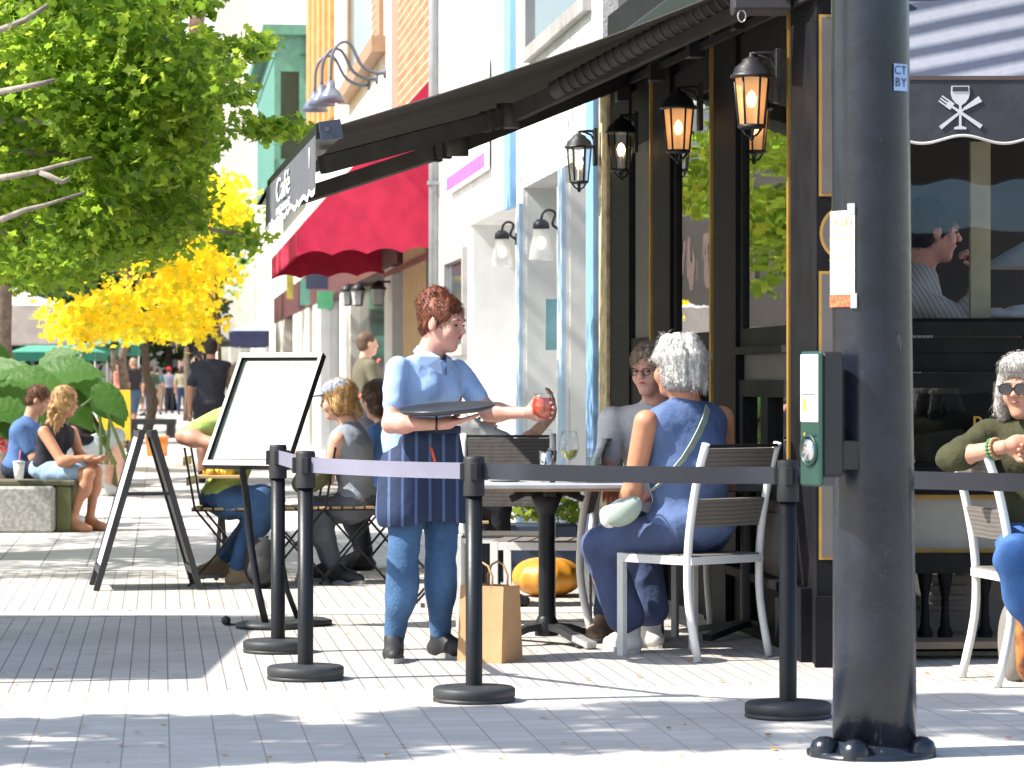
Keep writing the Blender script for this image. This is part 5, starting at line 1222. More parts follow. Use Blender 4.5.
for i, (ch, px, py) in enumerate((('C', 896, 70), ('T', 903, 70), ('B', 896, 82), ('Y', 903, 82))): text_mesh('lettering', ch, .04, M('dark_ink', (.03, .03, .06)) if i == 0 else bpy.data.materials['dark_ink'], on_pole(px, py), st, .0003)
# push button box: housing turned to the left
YH = 10.30; pb_ = TH('push_button', 'pedestrian push button box with a white instruction panel and green frame on the thick pole', 'push button', W(822, 486, YH)[:])
def qx(px): return (px - 512) * YH / F
th_ = R(-66)                   # plate faces left and towards the camera
pc = W(813, 419, YH - .03); fr_ = Matrix.Translation((pc.x, pc.y, 0)) @ Matrix.Rotation(th_, 4, 'Z')   # local x across plate, -y outwards
HB = M('housing_black', (.015, .016, .018), rough=.4); GR = M('green_casting', (.010, .05, .035), rough=.4, bump=.1)
z0, z1, zm = zY(486, YH), zY(352, YH), zY(422, YH)
c = B(fr_); c.bbox(-.060, .060, .0, .085, z0 + .03, z1, .012); c.bbox(-.03, .03, .08, .16, zY(470, YH), zY(440, YH)); c.build('housing', HB, pb_)
c = B(fr_); c.bbox(-.066, .066, -.012, .004, z0, z1 + .002, .008); c.build('green_frame', GR, pb_)
c = B(fr_); c.bbox(-.056, .056, -.016, -.010, zm, z1 - .008, .004); pn = c.build('instruction_panel', M('sign_white', (.74, .74, .72), var=.02), pb_)
INK = bpy.data.materials['dark_ink']
c = B(fr_)
for zz in (.02, .115, .245, .305): c.box(-.045, .045, -.0175, -.0155, z1 - .02 - zz - .003, z1 - .02 - zz)
c.build('printed_lines', INK, pn)
def PT(x, z): return fr_ @ Matrix.Translation((x, -.0168, z)) @ Matrix.Rotation(R(90), 4, 'X')
GLD = M('sign_orange', (.7, .35, .05))
c = B(fr_); c.box(-.035, -.015, -.0175, -.0155, z1 - .19, z1 - .15); c.build('printed_symbol', GLD, pn)
c = B(fr_); c.box(-.030, -.02, -.0175, -.0155, z1 - .29, z1 - .26); c.build('printed_symbol', GLD, pn)
c = B(fr_); c.lathe([(0, -.030), (.024, -.030), (.036, -.022), (.040, -.012)], (0, 0, zY(450, YH)), 24, axis='y'); c.build('button', M('polished_steel', (.6, .6, .62), rough=.2, metal=1), pb_)
c = B(fr_); c.lathe([(.052, -.012), (.052, -.02), (.044, -.022), (.042, -.012)], (0, 0, zY(450, YH)), 24, axis='y'); c.build('button_ring', GR, pb_)

# ================================================================ queue posts and belts
RUB = M('rubber_base', (.03, .032, .035), rough=.55, var=.2, bump=.1)
sp = TH('queue_post', '', 'queue post', (0, 0, 0), 0, 'black queue posts with belts')
f0 = I4
c = B(); c.lathe([(0, .062), (.10, .060), (.148, .055), (.157, .048), (.157, .020), (.154, .018), (.154, .014), (.157, .012), (.157, .003), (.150, 0), (0, 0)], n=48); c.build('base', RUB, sp)
c = B(); c.lathe([(.032, .038), (.032, .80), (0, .80)], n=24); c.lathe([(.045, .038), (.040, .05), (.034, .06)], n=24); c.build('post', BLK, sp)
c = B(); c.lathe([(.040, .78), (.040, .92), (.036, .93), (0, .932)], n=24)
for a in range(4):
    x, y = .040 * math.cos(a * PI / 2), .040 * math.sin(a * PI / 2); c.bbox(x - .014, x + .014, y - .014, y + .014, .84, .905, .003)
c.build('head', BLKM, sp)
posts = {}
for i, (k_, px, py, lab) in enumerate((('A', 305.5, 679, 'black queue post in front of the menu board, nearest of the left pair'), ('B', 278, 652, 'black queue post right behind another one in front of the menu board'),
                                       ('C', 474, 701, 'black queue post between the waitress and the paper bag'), ('D', 788, 717, 'black queue post beside the thick pole'),
                                       ('E', 1085, 745, 'black queue post just right of the picture'))):
    g = G(px, py); posts[k_] = (place(sp, g, 0, lab, first=(i == 0)), g)
BELT = M('belt_webbing', (.018, .019, .034), rough=.42, var=.08, spec=.7, bump=.15, bscale=150); 
BELT_SUNLIT = M('sunlit_belt_webbing', (.20, .195, .26), rough=.5, var=.06, bump=.15, bscale=150)  # paler copy of the belt, with sunlight put into its colour
def belt(a, b_, sag=.004, zc=.874, h=.062):
    oa, ga = posts[a]; ob, gb = posts[b_]; d_ = (gb - ga).normalized(); p0 = ga + d_ * .045; p1 = gb - d_ * .045; nn = Vector((-d_.y, d_.x, 0))
    c = B(); 
    for s_ in (-.0012, .0012): c.grid(lambda u, v: p0.lerp(p1, u) + nn * (s_ + .004 * math.sin(u * 5) * (v - .5)) + Vector((0, 0, zc - sag * 4 * u * (1 - u) + (v - .5) * h)), 24, 3)
    c.build('belt', BELT_SUNLIT if a in 'AB' else BELT, oa)
belt('A', 'C'); belt('C', 'D'); belt('D', 'E'); belt('B', 'A', .0)

# ================================================================ furniture: chairs and tables
ch = TH('cafe_chair', '', 'chair', (0, 0, 0), 0, 'white framed slatted cafe chairs')
def make_chair(ch, wood):
    w2, d2 = .225, .21
    for s_ in (-1, 1):
        c = B(); c.bar((s_ * w2, d2, 0), (s_ * w2, d2, .455), .026, .036, (0, 1, 0)); c.build('leg', WHITEM, ch)
        c = B(); pts = smooth([(s_ * w2, -d2 - .05, 0), (s_ * w2, -d2 + .005, .25), (s_ * w2, -d2 + .01, .45), (s_ * w2, -d2 - .01, .62), (s_ * w2, -d2 - .05, .80), (s_ * w2, -d2 - .10, .945)], 3)
        c.tube(pts, .0185, 8)
        c.build('leg', WHITEM, ch)
    c = B()
    for s_ in (-1, 1): c.bar((s_ * w2, -d2, .435), (s_ * w2, d2 + .015, .435), .024, .036)
    c.bar((-w2, d2, .434), (w2, d2, .434), .024, .034); c.bar((-w2, -d2, .434), (w2, -d2, .434), .024, .034); c.build('seat_frame', WHITEM, ch)
    c = B()
    for i in range(5): y = -d2 + .035 + i * .09; c.bbox(-w2 + .016, w2 - .016, y - .04, y + .04, .442, .458, .003)
    c.build('seat', wood, ch)
    c = B()
    def bk(z): return -d2 - (.01 + (z - .62) * .25 if z < .8 else .05 + (z - .8) * .35) - .0
    for z0_, z1_ in ((.58, .705), (.775, .925)):
        c.bar((-w2 + .012, (bk(z0_) + bk(z1_)) / 2 + .004, (z0_ + z1_) / 2), (w2 - .012, (bk(z0_) + bk(z1_)) / 2 + .004, (z0_ + z1_) / 2), .016, z1_ - z0_, (0, -.28, 1))
    c.build('backrest', wood, ch)
    c = B(); c.bar((-w2, bk(.93) - .005, .934), (w2, bk(.93) - .005, .934), .022, .014); c.build('top_rail', CHARC, ch)
    return ch
make_chair(ch, GREYWOOD)
PWc = Vector((.795, 14.17, 0)); fW = math.atan2(.74, -.67) - PI / 2
place(ch, PWc, fW, 'white framed chair with grey slats that the silver haired woman in blue sits on', first=True)
place(ch, Vector((.66, 15.5, 0)), R(155), 'white framed chair with the man in the grey shirt on it')
ch3 = place(ch, Vector((.135 + .02, 15.32, 0)), R(82), 'empty white framed chair tucked under the table, its side to us')
ch4 = place(ch, Vector((-.03, 15.95, 0)), R(178), 'empty chair facing us behind the table, its dark slatted back beside the waitress')
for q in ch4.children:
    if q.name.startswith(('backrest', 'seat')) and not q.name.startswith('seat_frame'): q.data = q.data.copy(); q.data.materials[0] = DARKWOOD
place(ch, Vector((2.14, 12.95, 0)), R(-80), 'white framed chair beside the thick pole, under the woman with sunglasses')

tb = TH('bistro_table', 'square grey topped table on a black pedestal between the waitress and the woman in blue', 'table', (.16, 14.78, 0), R(6)); fT = tb.m
c = B(fT); c.bbox(-.37, .37, -.36, .36, .728, .752, .006); c.build('tabletop', M('pale_tabletop', (.42, .43, .45), rough=.3, spec=.7), tb)
c = B(fT); c.box(-.355, .355, -.345, .345, .716, .727); c.build('top_edge', M('table_wood', (.35, .22, .12)), tb)
c = B(fT); c.bar((-.15, 0, .70), (.15, 0, .70), .05, .03); c.bar((0, -.15, .701), (0, .15, .701), .05, .03); c.tube([(0, 0, .60), (0, 0, .69)], [.04, .075], 20)
for s_ in (-1, 1): c.bar((s_ * .11, 0, .695), (s_ * .17, 0, .67), .05, .03)
c.build('bracket', BLKM, tb)
c = B(fT); c.lathe([(.038, .08), (.038, .70)], n=24); c.lathe([(.055, .04), (.055, .10), (.04, .13)], n=24); c.build('pedestal', BLK, tb)
WORN = M('worn_black_iron', (.03, .03, .032), rough=.45, metal=.2, var=.3); SIL = M('worn_silver_tip', (.38, .38, .38), rough=.5, metal=.4, dirt=.9, scale=10)
for a in range(4):
    an = a * PI / 2 + R(28); ca, sa_ = math.cos(an), math.sin(an); c = B(fT)
    pts = [(ca * r_, sa_ * r_, z) for r_, z in ((.03, .085), (.12, .075), (.22, .045), (.30, .022))]
    for p, q in zip(pts, pts[1:]): c.bar(p, q, .05, .03)
    ft = c.build('foot', WORN, tb); c = B(fT); c.bar((ca * .24, sa_ * .24, .045), (ca * .36, sa_ * .36, .02), .052, .028); c.lathe([(0, 0), (.02, 0), (.02, .018), (0, .018)], (ca * .33, sa_ * .33, 0), 12); c.build('foot_tip', SIL, ft)
# second pedestal table base, beneath the window side
tb2 = TH('bistro_table', 'black footed table against the dark wall behind the woman in blue', 'table', (1.12, 15.15, 0), R(6)); f2 = tb2.m
c = B(f2); c.bbox(-.30, .30, -.30, .30, .70, .73, .006); c.build('tabletop', M('dark_tabletop', (.06, .06, .062), rough=.4), tb2)
c = B(f2); c.lathe([(.038, .05), (.038, .70)], n=20); c.build('pedestal', BLK, tb2)
for a in range(4):
    an = a * PI / 2 + R(45); c = B(f2); c.bar((0, 0, .075), (math.cos(an) * .34, math.sin(an) * .34, .02), .05, .03); c.build('foot', WORN, tb2)
# things on the table
def on_table(px, Yq): return Vector(((px - 512) * Yq / F, Yq, .7525))
def wine_glass(name, label, base, H, R0, liquid=None, lz=(.0, .0), stem=.45, cat='glass', par_mat=CLEAR, bowl=None):
    t = TH(name, label, cat, base[:]); f_ = Matrix.Translation(base); st = H * stem
    prof = bowl or [(.006, st), (R0 * .7, st + .02), (R0, st + (H - st) * .40), (R0 * .92, st + (H - st) * .7), (R0 * .72, H)]
    c = B(f_); c.lathe([(R0 * .85, 0), (R0 * .8, .004), (.01, .010), (.005, .03), (.0045, st - .01)] + prof + [(max(r_ - .0015, .001), z + (.004 if i == 0 else 0)) for i, (r_, z) in enumerate(prof)][::-1], n=28); c.build('glass', par_mat, t)
    if liquid:
        c = B(f_); lp = [(r_ - .004 if r_ > .01 else 0, z + .003) for r_, z in prof if z <= lz[1]]; 
        r1 = None
        for (ra_, za_), (rb_, zb2_) in zip(prof, prof[1:]):
            if za_ <= lz[1] <= zb2_: r1 = ra_ + (rb_ - ra_) * (lz[1] - za_) / (zb2_ - za_) - .004
        c.lathe([(0, st + .004)] + lp + [(r1 or R0 - .004, lz[1]), (0, lz[1])], n=24); c.build('drink', liquid, t)
    return t
WINE = M('white_wine', (.55, .55, .12), rough=.1, var=.05, spec=.6)
wine_glass('wine_glass', 'stemmed glass of white wine on the table', on_table(569, 14.72), .235, .046, WINE, (0, .145), .40)
p = on_table(594, 14.85); t = TH('water_glass', 'tall clear tumbler of water on the table', 'glass', p[:]); c = B(Matrix.Translation(p)); c.lathe([(0, .002), (.028, 0), (.038, .15), (.036, .15), (.026, .008), (0, .008)], n=24); c.build('glass', CLEAR, t)
c = B(Matrix.Translation(p)); c.lathe([(0, .009), (.026, .009), (.033, .11), (0, .11)], n=20); c.build('water', Mglass('water', tint=(.85, .92, .85), refl=1.5, ior=1.33), t)
p = on_table(548, 14.62); t = TH('steel_tumbler', 'shiny steel tumbler holding cards on the table', 'cup', p[:]); c = B(Matrix.Translation(p)); c.lathe([(0, 0), (.032, 0), (.042, .145), (.040, .145), (.031, .006)], n=24); c.build('cup', M('mirror_steel', (.62, .6, .58), rough=.15, metal=1), t)
c = B(Matrix.Translation(p)); c.box(-.002, .03, -.008, -.004, .02, .155); c.build('card', M('cream_card', (.6, .55, .45)), t)
p = on_table(505, 14.75); t = TH('plate', 'small white plate on the table', 'plate', p[:]); c = B(Matrix.Translation(p)); c.lathe([(0, .006), (.06, .006), (.09, .016), (.092, .014), (.06, .0), (0, 0)], n=28); c.build('plate', M('white_china', (.75, .75, .73), rough=.2), t)

# paper bag
pg = Vector(((490 - 512) * 13.9 / F, 13.9, 0)); fb = Matrix.Translation(pg) @ Matrix.Rotation(R(-33), 4, 'Z')
bag = TH('paper_bag', 'brown kraft paper carrier bag standing on the paving beside the waitress', 'bag', pg[:], R(-33)); KR = M('kraft_paper', (.46, .27, .13), rough=.85, var=.10, scale=4, bump=.5, bscale=14)
# back-left corner keeps the side face towards us
c = B(fb)
Wb, Db, Hb = .115, .085, .33
def bagf(x, y, z): k = z / Hb; return (x * (1 - .03 * k), y * (1 - .25 * k), z)
vs_ = [bagf(x, y, z) for z in (0, Hb * .5, Hb) for x, y in ((-Wb, -Db), (Wb, -Db), (Wb, Db), (-Wb, Db))]
vs_ += [bagf(x * .97, y * .95, Hb - .002) for x, y in ((-Wb, -Db), (Wb, -Db), (Wb, Db), (-Wb, Db))] + [(x * .95, y * .9, .01) for x, y in ((-Wb, -Db), (Wb, -Db), (Wb, Db), (-Wb, Db))]
vs_ += [(-Wb * .93, 0, Hb * .55), (-Wb * .95, 0, Hb)]
fs_ = []
for l in (0, 4):
    for i in range(4): fs_.append((l + i, l + (i + 1) % 4, l + 4 + (i + 1) % 4, l + 4 + i))
for i in range(4): fs_.append((8 + i, 8 + (i + 1) % 4, 12 + (i + 1) % 4, 12 + i)); fs_.append((12 + i, 12 + (i + 1) % 4, 16 + (i + 1) % 4, 16 + i))
fs_ += [(0, 3, 2, 1), (16, 17, 18, 19)]
c.add(vs_[:20], fs_); c.build('bag', KR, bag)
for y in (-.06, .06):
    c = B(fb); c.tube([(-.05, y, Hb - .03), (-.052, y, Hb + .04), (-.03, y, Hb + .085), (0, y, Hb + .10), (.03, y, Hb + .085), (.052, y, Hb + .04), (.05, y, Hb - .03)], .005, 8); c.build('handle', KR, bag)

# pumpkin and flower planter behind the tables
p = G(547, 596); t = TH('pumpkin', 'large flat orange pumpkin on the ground behind the table', 'pumpkin', p[:]); c = B(Matrix.Translation(p))
def pk(u, v):
    a = u * 2 * PI; b_ = v * PI; rr_ = .205 * (1 - .06 * abs(math.cos(a * 6))) * math.sin(b_) ** .8; return Vector((rr_ * math.cos(a), rr_ * math.sin(a), .11 - .11 * math.cos(b_) - .03 * math.sin(b_) * 0))
c.grid(pk, 72, 14); c.build('flesh', M('pumpkin_orange', (.62, .27, .03), rough=.45, var=.2, scale=8), t); c = B(Matrix.Translation(p)); c.tube([(0, 0, .20), (.01, 0, .24), (.03, 0, .26)], [.03, .018, .02], 8); c.build('stem', M('pumpkin_stem', (.2, .22, .08)), t)
p = Vector(((522 - 512) * 19.6 / F, 19.6, 0)); t = TH('flower_planter', 'dark planter box of yellow green leafy plants behind the empty chairs', 'planter', p[:]); c = B(Matrix.Translation(p)); c.bbox(-.34, .34, -.16, .16, 0, .34, .01); c.build('box', M('navy_planter', (.03, .05, .09)), t)
c = B(); rr = random.Random(12)
for i in range(170): 
    leaf_mesh(c, p + Vector((rr.uniform(-.36, .36), rr.gauss(0, .12), .36 + abs(rr.gauss(0, .11)))), .075, rr)
c.build('foliage', Mleaf('lime_leaves', [(.14, .28, .03), (.3, .35, .04), (.08, .2, .03)], .4), t)

# ================================================================ menu board on its stand
BL = W(203, 466, 15.75); BR = BL + Vector((.425, -.20, 0)); upv = Vector((.165, .27, .555)); TL = BL + upv; TR = BR + upv
nb = (BR - BL).cross(upv).normalized()
if nb.y > 0: nb = -nb
mb = TH('menu_stand', 'tilted black framed menu board with a white sheet on a curved black stand', 'menu stand', (G(262, 629))[:])
def bd(u, v, off): return BL.lerp(BR, u) + upv * v + nb * off
def slab(bb, u0, u1, v0, v1, o0, o1):
    P = [bd(u, v, o) for o in (o0, o1) for u, v in ((u0, v0), (u1, v0), (u1, v1), (u0, v1))]; bb.add(P, [(0, 3, 2, 1), (4, 5, 6, 7), (0, 1, 5, 4), (1, 2, 6, 5), (2, 3, 7, 6), (3, 0, 4, 7)])
c = B(); slab(c, 0, 1, 0, .045, -.03, .012); slab(c, 0, 1, .955, 1, -.03, .012); slab(c, 0, .04, .045, .955, -.03, .011); slab(c, .96, 1, .045, .955, -.03, .011); slab(c, .03, .97, .03, .97, -.028, -.018); c.build('frame', BLK, mb)
c = B(); slab(c, .04, .96, .045, .955, -.018, -.012); c.build('backing', M('sage_backing', (.20, .22, .17)), mb)
c = B(); slab(c, .10, .945, .075, .94, -.012, -.008); sh = c.build('menu_sheet', M('menu_paper', (.80, .80, .77), var=.02), mb)
c = B(); gq = G(262, 629)
c.tube([bd(.45, .25, -.03), bd(.42, 0, -.05), W(247, 500, 15.8), W(251, 545, 15.75), W(258, 590, 15.7), W(266, 625, 15.65)], .018, 10); c.tube([bd(.62, .25, -.03), W(276, 500, 15.9), W(279, 545, 15.9), W(287, 590, 15.9), W(299, 622, 15.9)], .014, 10); c.build('stand', BLK, mb)
c = B(); 
for px, Yq, r_ in ((270, 15.75, .17), (300, 15.95, .16)): q = Vector(((px - 512) * Yq / F, Yq, 0)); c.lathe([(0, .035), (r_ * .8, .034), (r_, .024), (r_, .004), (0, 0)], q, 28)
c.tube([W(266, 628, 15.7), W(240, 627, 15.9), W(226, 626, 15.9)], .016, 8); q = W(226, 626, 15.9); c.ball((q.x, q.y, .025), .024); c.build('base', RUB, mb)

# ================================================================ folding sign seen from its edge
pa = G(148, 590); af = TH('folding_sign', 'folding A shaped sidewalk sign seen from its edge, dark frame and pale panels', 'sign', pa[:])
Ya, Yb = 18.2, 18.85; AX = lambda px, Y: (px - 512) * Y / F
MT = M('sign_frame_black', (.03, .03, .033), rough=.4)
AFM = Matrix.Translation(pa) @ Matrix.Rotation(R(10), 4, 'Z')
def afr(s_, name):
    foot = -.30 if s_ < 0 else .30; tp = s_ * .03; c = B(AFM); zt_ = .93
    for y in (-.02, .52): c.bar((foot, y, 0), (tp, y, zt_), .05, .035, (1, 0, 0))
    for k_ in (.12, .97): x = foot + (tp - foot) * k_; c.bar((x, -.02, zt_ * k_), (x, .52, zt_ * k_), .035, .04)
    fo = c.build(name, MT, af); c = B(AFM)
    a0, a1 = .15, .95; o_ = .012 * s_
    c.add([(foot + (tp - foot) * a0 + o_, 0, zt_ * a0), (foot + (tp - foot) * a0 + o_, .5, zt_ * a0), (foot + (tp - foot) * a1 + o_, .5, zt_ * a1), (foot + (tp - foot) * a1 + o_, 0, zt_ * a1),
           (foot + (tp - foot) * a0 - o_ * .4, 0, zt_ * a0), (foot + (tp - foot) * a0 - o_ * .4, .5, zt_ * a0), (foot + (tp - foot) * a1 - o_ * .4, .5, zt_ * a1), (foot + (tp - foot) * a1 - o_ * .4, 0, zt_ * a1)],
          [(0, 1, 2, 3), (7, 6, 5, 4), (0, 4, 5, 1), (1, 5, 6, 2), (2, 6, 7, 3), (3, 7, 4, 0)]); c.build('panel', M('pale_sign_panel', (.66, .68, .70)) if s_ < 0 else MT, fo)
afr(-1, 'leaf'); afr(1, 'leaf')
c = B(AFM); c.bar((-.13, -.02, .56), (.13, -.02, .56), .012, .02); c.build('spreader', MT, af)

# ================================================================ folding bistro chairs and table
BW = M('bistro_wood', (.50, .34, .17), rough=.6, var=.15)
fc = TH('folding_chair', '', 'chair', (0, 0, 0), 0, 'folding wooden slatted bistro chairs')
for s_ in (-1, 1):
    x = s_ * .19
    c = B(); c.bar((x, .20, 0), (x, -.18, .46), .012, .024, (1, 0, 0)); c.bar((x, -.18, .46), (x, -.24, .82), .012, .022, (1, 0, 0)); c.build('leg', BLK, fc)
    c = B(); x = s_ * .175; c.bar((x, -.22, 0), (x, .18, .45), .012, .024, (1, 0, 0)); c.build('leg', BLK, fc)
c = B(); c.bar((-.19, .18, .035), (.19, .18, .035), .012, .012); c.bar((-.175, -.19, .035), (.175, -.19, .035), .012, .012); c.box(-.19, .19, -.2, .2, .442, .450); c.build('crossbar', BLK, fc)
c = B()
for i in range(6): c.bbox(-.20, .20, -.20 + i * .068, -.145 + i * .068, .451, .466, .003)
c.build('seat', BW, fc)
c = B()
for z in (.62, .74): c.bar((-.19, -.205 - (z - .5) * .16, z), (.19, -.205 - (z - .5) * .16, z), .012, .05)
c.build('backrest', BW, fc)
place(fc, Vector(((228 - 512) * 19.1 / F, 19.1, 0)), R(-90), 'folding bistro chair under the person in green behind the menu board', first=True)
place(fc, Vector(((292 - 512) * 19.2 / F, 19.2, 0)), R(100), 'empty folding bistro chair behind the two left queue posts')
place(fc, Vector(((352 - 512) * 19.3 / F, 19.3, 0)), R(95), 'folding bistro chair under the woman in the pale cap')
place(fc, Vector(((386 - 512) * 20.6 / F, 20.6, 0)), R(80), 'folding bistro chair partly behind the waitress, under the person in blue')
p = Vector(((262 - 512) * 19.75 / F, 19.75, 0)); t = TH('folding_table', 'small folding wooden slatted table behind the menu stand', 'table', p[:]); f_ = Matrix.Translation(p)
c = B(f_)
for i in range(8): c.bbox(-.32, .32, -.28 + i * .07, -.22 + i * .07, .70, .72, .003)
c.build('tabletop', BW, t)
for s_ in (-1, 1):
    c = B(f_); c.bar((s_ * .26, -.24, 0), (s_ * .26, .24, .70), .014, .025, (1, 0, 0)); c.build('leg', BLK, t); c = B(f_); c.bar((s_ * .24, .24, 0), (s_ * .24, -.24, .70), .014, .025, (1, 0, 0)); c.build('leg', BLK, t)
p = W(215, 478, 18.9); 
t = TH('lunch_tray', 'yellow and orange food tray on the lap of the person in green', 'tray', p[:]); c = B(Matrix.Translation(p)); c.bbox(-.10, .16, -.1, .1, 0, .02); c.build('tray', M('tray_tan', (.5, .33, .15)), t)
c = B(Matrix.Translation(p)); rr = random.Random(6)
for i in range(14): c.ball((rr.uniform(-.07, .13), rr.uniform(-.07, .07), .035), rr.uniform(.02, .035))
c.build('food', M('orange_yellow_food', (.7, .25, .02), col2=(.8, .55, .05), var=.1, scale=12), t)
p = Vector(((262 - 512) * 18.75 / F, 18.75, 0)); p.z = 0
t = TH('backpack', 'black backpack standing on the paving behind the menu stand', 'backpack', (p.x, p.y, .0)); blob('bag', [([('e', (0, 0, .15), (.11, .08, .15), None, {}), ('e', (0, -.07, .10), (.08, .035, .07), None, {}), ('c', (-.03, .06, .27), (.03, .06, .30), .012, .012, {})], .012, .03)], M('black_nylon', (.02, .02, .022), rough=.7, bump=.4, bscale=20), t)
# cloth bag under the chair at the right
p = Vector(((1012 - 512) * 13.0 / F, 13.0, 0)); t = TH('tote_bag', 'pale cloth tote bag on the paving under the chair at the right edge', 'bag', p[:])
blob('bag', [([('e', (0, 0, .16), (.055, .13, .165), None, {}), ('e', (.03, 0, .09), (.06, .12, .10), None, {}), ('c', (-.02, -.08, .28), (.04, -.09, .36), .012, .012, dict(k=.01)), ('c', (.04, -.09, .36), (.1, -.08, .28), .012, .012, dict(k=.01))], .01, .03)], M('grey_canvas', (.20, .185, .165), rough=.9, bump=.5, bscale=16), t)
p = Vector(((1024 - 512) * 12.9 / F, 12.9 - .12, 0)); t = TH('umbrella', 'folded orange and dark plaid umbrella leaning on the pale tote bag', 'umbrella', p[:]); c = B(Matrix.Translation(p)); c.lathe([(.012, 0), (.05, .06), (.055, .2), (.045, .34), (.01, .38)], n=12); c.build('canopy', M('plaid_orange', (.05, .025, .018), col2=(.5, .16, .03), var=.2, scale=14), t)
c = B(Matrix.Translation(p)); c.tube([(0, 0, .36), (0, 0, .43)], .014, 8); c.build('handle', BLKM, t)
# ================================================================ people (joints written as image position + depth, in world axes about the base)
def rel(base, Y0):
    base = Vector(base)
    def q(px, py, dY=0.0): return np.array((W(px, py, Y0 + dY) - base)[:])
    return q
HAIR_RED = M('auburn_hair', (.19, .052, .022), rough=.5, var=.45, scale=40, bump=.6, bscale=130)
HAIR_GREY = M('silver_hair', (.60, .58, .55), rough=.5, var=.25, scale=50, bump=.7, bscale=130)
HAIR_SALT = M('salt_pepper_hair', (.36, .26, .18), rough=.6, var=.4, scale=50, bump=.6, bscale=130)
HAIR_BLOND = M('blond_hair', (.50, .30, .12), rough=.55, var=.35, scale=30, bump=.6, bscale=90); HAIR_BR = M('brown_hair', (.09, .045, .025), rough=.6, var=.3, scale=30, bump=.5, bscale=90); HAIR_DK = M('dark_hair', (.025, .018, .015), rough=.6)
DENIM = M('blue_denim', (.038, .095, .20), rough=.9, var=.12, scale=7, bump=.5, bscale=60, col2=(.06, .135, .27)); 
SHIRT_LB = Mstripe('pale_blue_striped_shirt', (.26, .40, .66), (.36, .50, .74), axis=0, freq=120, width=.5, soft=.2, distort=.01)
# ---------------- waitress
Y0 = 14.0; base = Vector(((420 - 512) * Y0 / F, Y0, 0)); q = rel(base, Y0)
J = dict(head=q(443, 323, -.02), look=(R(-118), R(-10), R(0)), hs=1.04, neck=q(429, 357, 0), shR=q(398, 369, -.12), shL=q(457, 372, .12), elR=q(391, 424, -.20), wrR=q(440, 424, -.33),
         elL=q(489, 412, .06), wrL=q(526, 413, -.06), pelvis=q(421, 463, 0), hipR=q(408, 490, -.05), hipL=q(441, 488, .05), knR=q(402, 574, -.10), knL=q(441, 572, .02), anR=q(394, 0, -.05), anL=q(440, 0, .10), toeR=q(394, 0, -.25), toeL=q(462, 0, .02), aw=.92)
J['anR'][2] = .085; J['anL'][2] = .085
APR = Mstripe('navy_striped_denim_apron', (.014, .028, .075), (.075, .12, .24), axis=0, freq=17, width=.80, soft=.03, distort=.01)
hd = [(J['wrR'], (1, -.05, .16), (0, 0, 1), -1, .15, 1.0), (J['wrL'], (1, -.25, .12), (.0, -.9, .0), -1, .75, 1.0)]
w_ = make_person('young waitress in a pale blue shirt and striped navy apron holding out a glass', base, J, SK_R, h=.007, hh=.0035, w=.92, fem=1, hair=hair_bun, hairmat=HAIR_RED, topm=SHIRT_LB, sleeve=.62,
                 legm=DENIM, legt=1.92, shoe=SHOE_D, sol=SOLE_G, hands=hd, pants_ex=.014, top_ex=.010, extra_top=[('e', q(404, 440, -.02), (.10, .12, .16), None, dict(k=.05))])
r, f, u, Rm = torso_frame(J)
# open collar
c = B(Matrix.Translation(base)); nk = J['neck']
for s_ in (1, -1):
    a = nk + r * (.055 * s_) + u * .045 - f * .02; b_ = nk + r * (.075 * s_) + f * .045 - u * .005; d_ = nk + f * .105 + r * .012 * s_ - u * .075; e_ = nk + r * (.02 * s_) + f * .09 - u * .02; g_ = nk + r * (.095 * s_) + f * .06 - u * .06
    vv = [nk - f * .06 + u * .05 + r * .01 * s_, a, e_ + u * .02, d_, g_, b_ + r * .02 * s_, nk - f * .075 + u * .02 + r * .03 * s_]
    c.add(vv, [(0, 1, 5, 6), (1, 2, 4, 5), (2, 3, 4)]); c.add([v + np.array([0, 0, .004]) + f * .004 for v in vv], [(6, 5, 1, 0), (5, 4, 2, 1), (4, 3, 2)])
c.build('collar', M('pale_blue_collar', (.36, .48, .70), rough=.9), w_)
# apron wraps the hips
pv = J['pelvis']
ap = [('e', q(424, 442, 0), (.172, .150, .12), Rm, dict(k=.05)), ('c', q(407, 470, -.05), q(404, 512, -.07), .125, .125, dict(k=.05)), ('c', q(438, 470, .04), q(442, 512, .03), .125, .122, dict(k=.05)), ('e', q(424, 545, 0), (.30, .30, .115), None, dict(sub=1, k=.006)), ('e', q(380, 452, .05), (.03, .05, .10), None, dict(k=.03, sub=1))]
blob('apron', [(ap, .007, .03)], APR, w_)
c = B(Matrix.Translation(base))
c.lathe([(.160, -.015), (.162, 0), (.160, .018), (.140, .02), (.140, -.017)], tuple(q(424, 430, 0)), 36); wb = c.build('apron_waistband', M('navy_band', (.02, .03, .07), rough=.9), w_)
wb.scale = (1, .92, 1)
c = B(Matrix.Translation(base)); c.tube([q(431, 447, -.165), q(435, 462, -.175)], .006, 8); c.build('pen', M('red_orange_pen', (.75, .10, .03)), w_)
c = B(Matrix.Translation(base)); c.tube([lerp(J['elR'], J['wrR'], .93) + np.array([0, .034 * math.cos(a), .034 * math.sin(a)]) for a in np.linspace(0, 2 * PI, 17)], .004, 6, cap=False); c.build('bracelet', BLKM, w_)
c = B(Matrix.Translation(base)); c.bbox(*(sum([[v - .018, v + .018] for v in hp(J, 0, -.10, .085)], [])), .006); c.build('hair_clip', BLKM, w_)
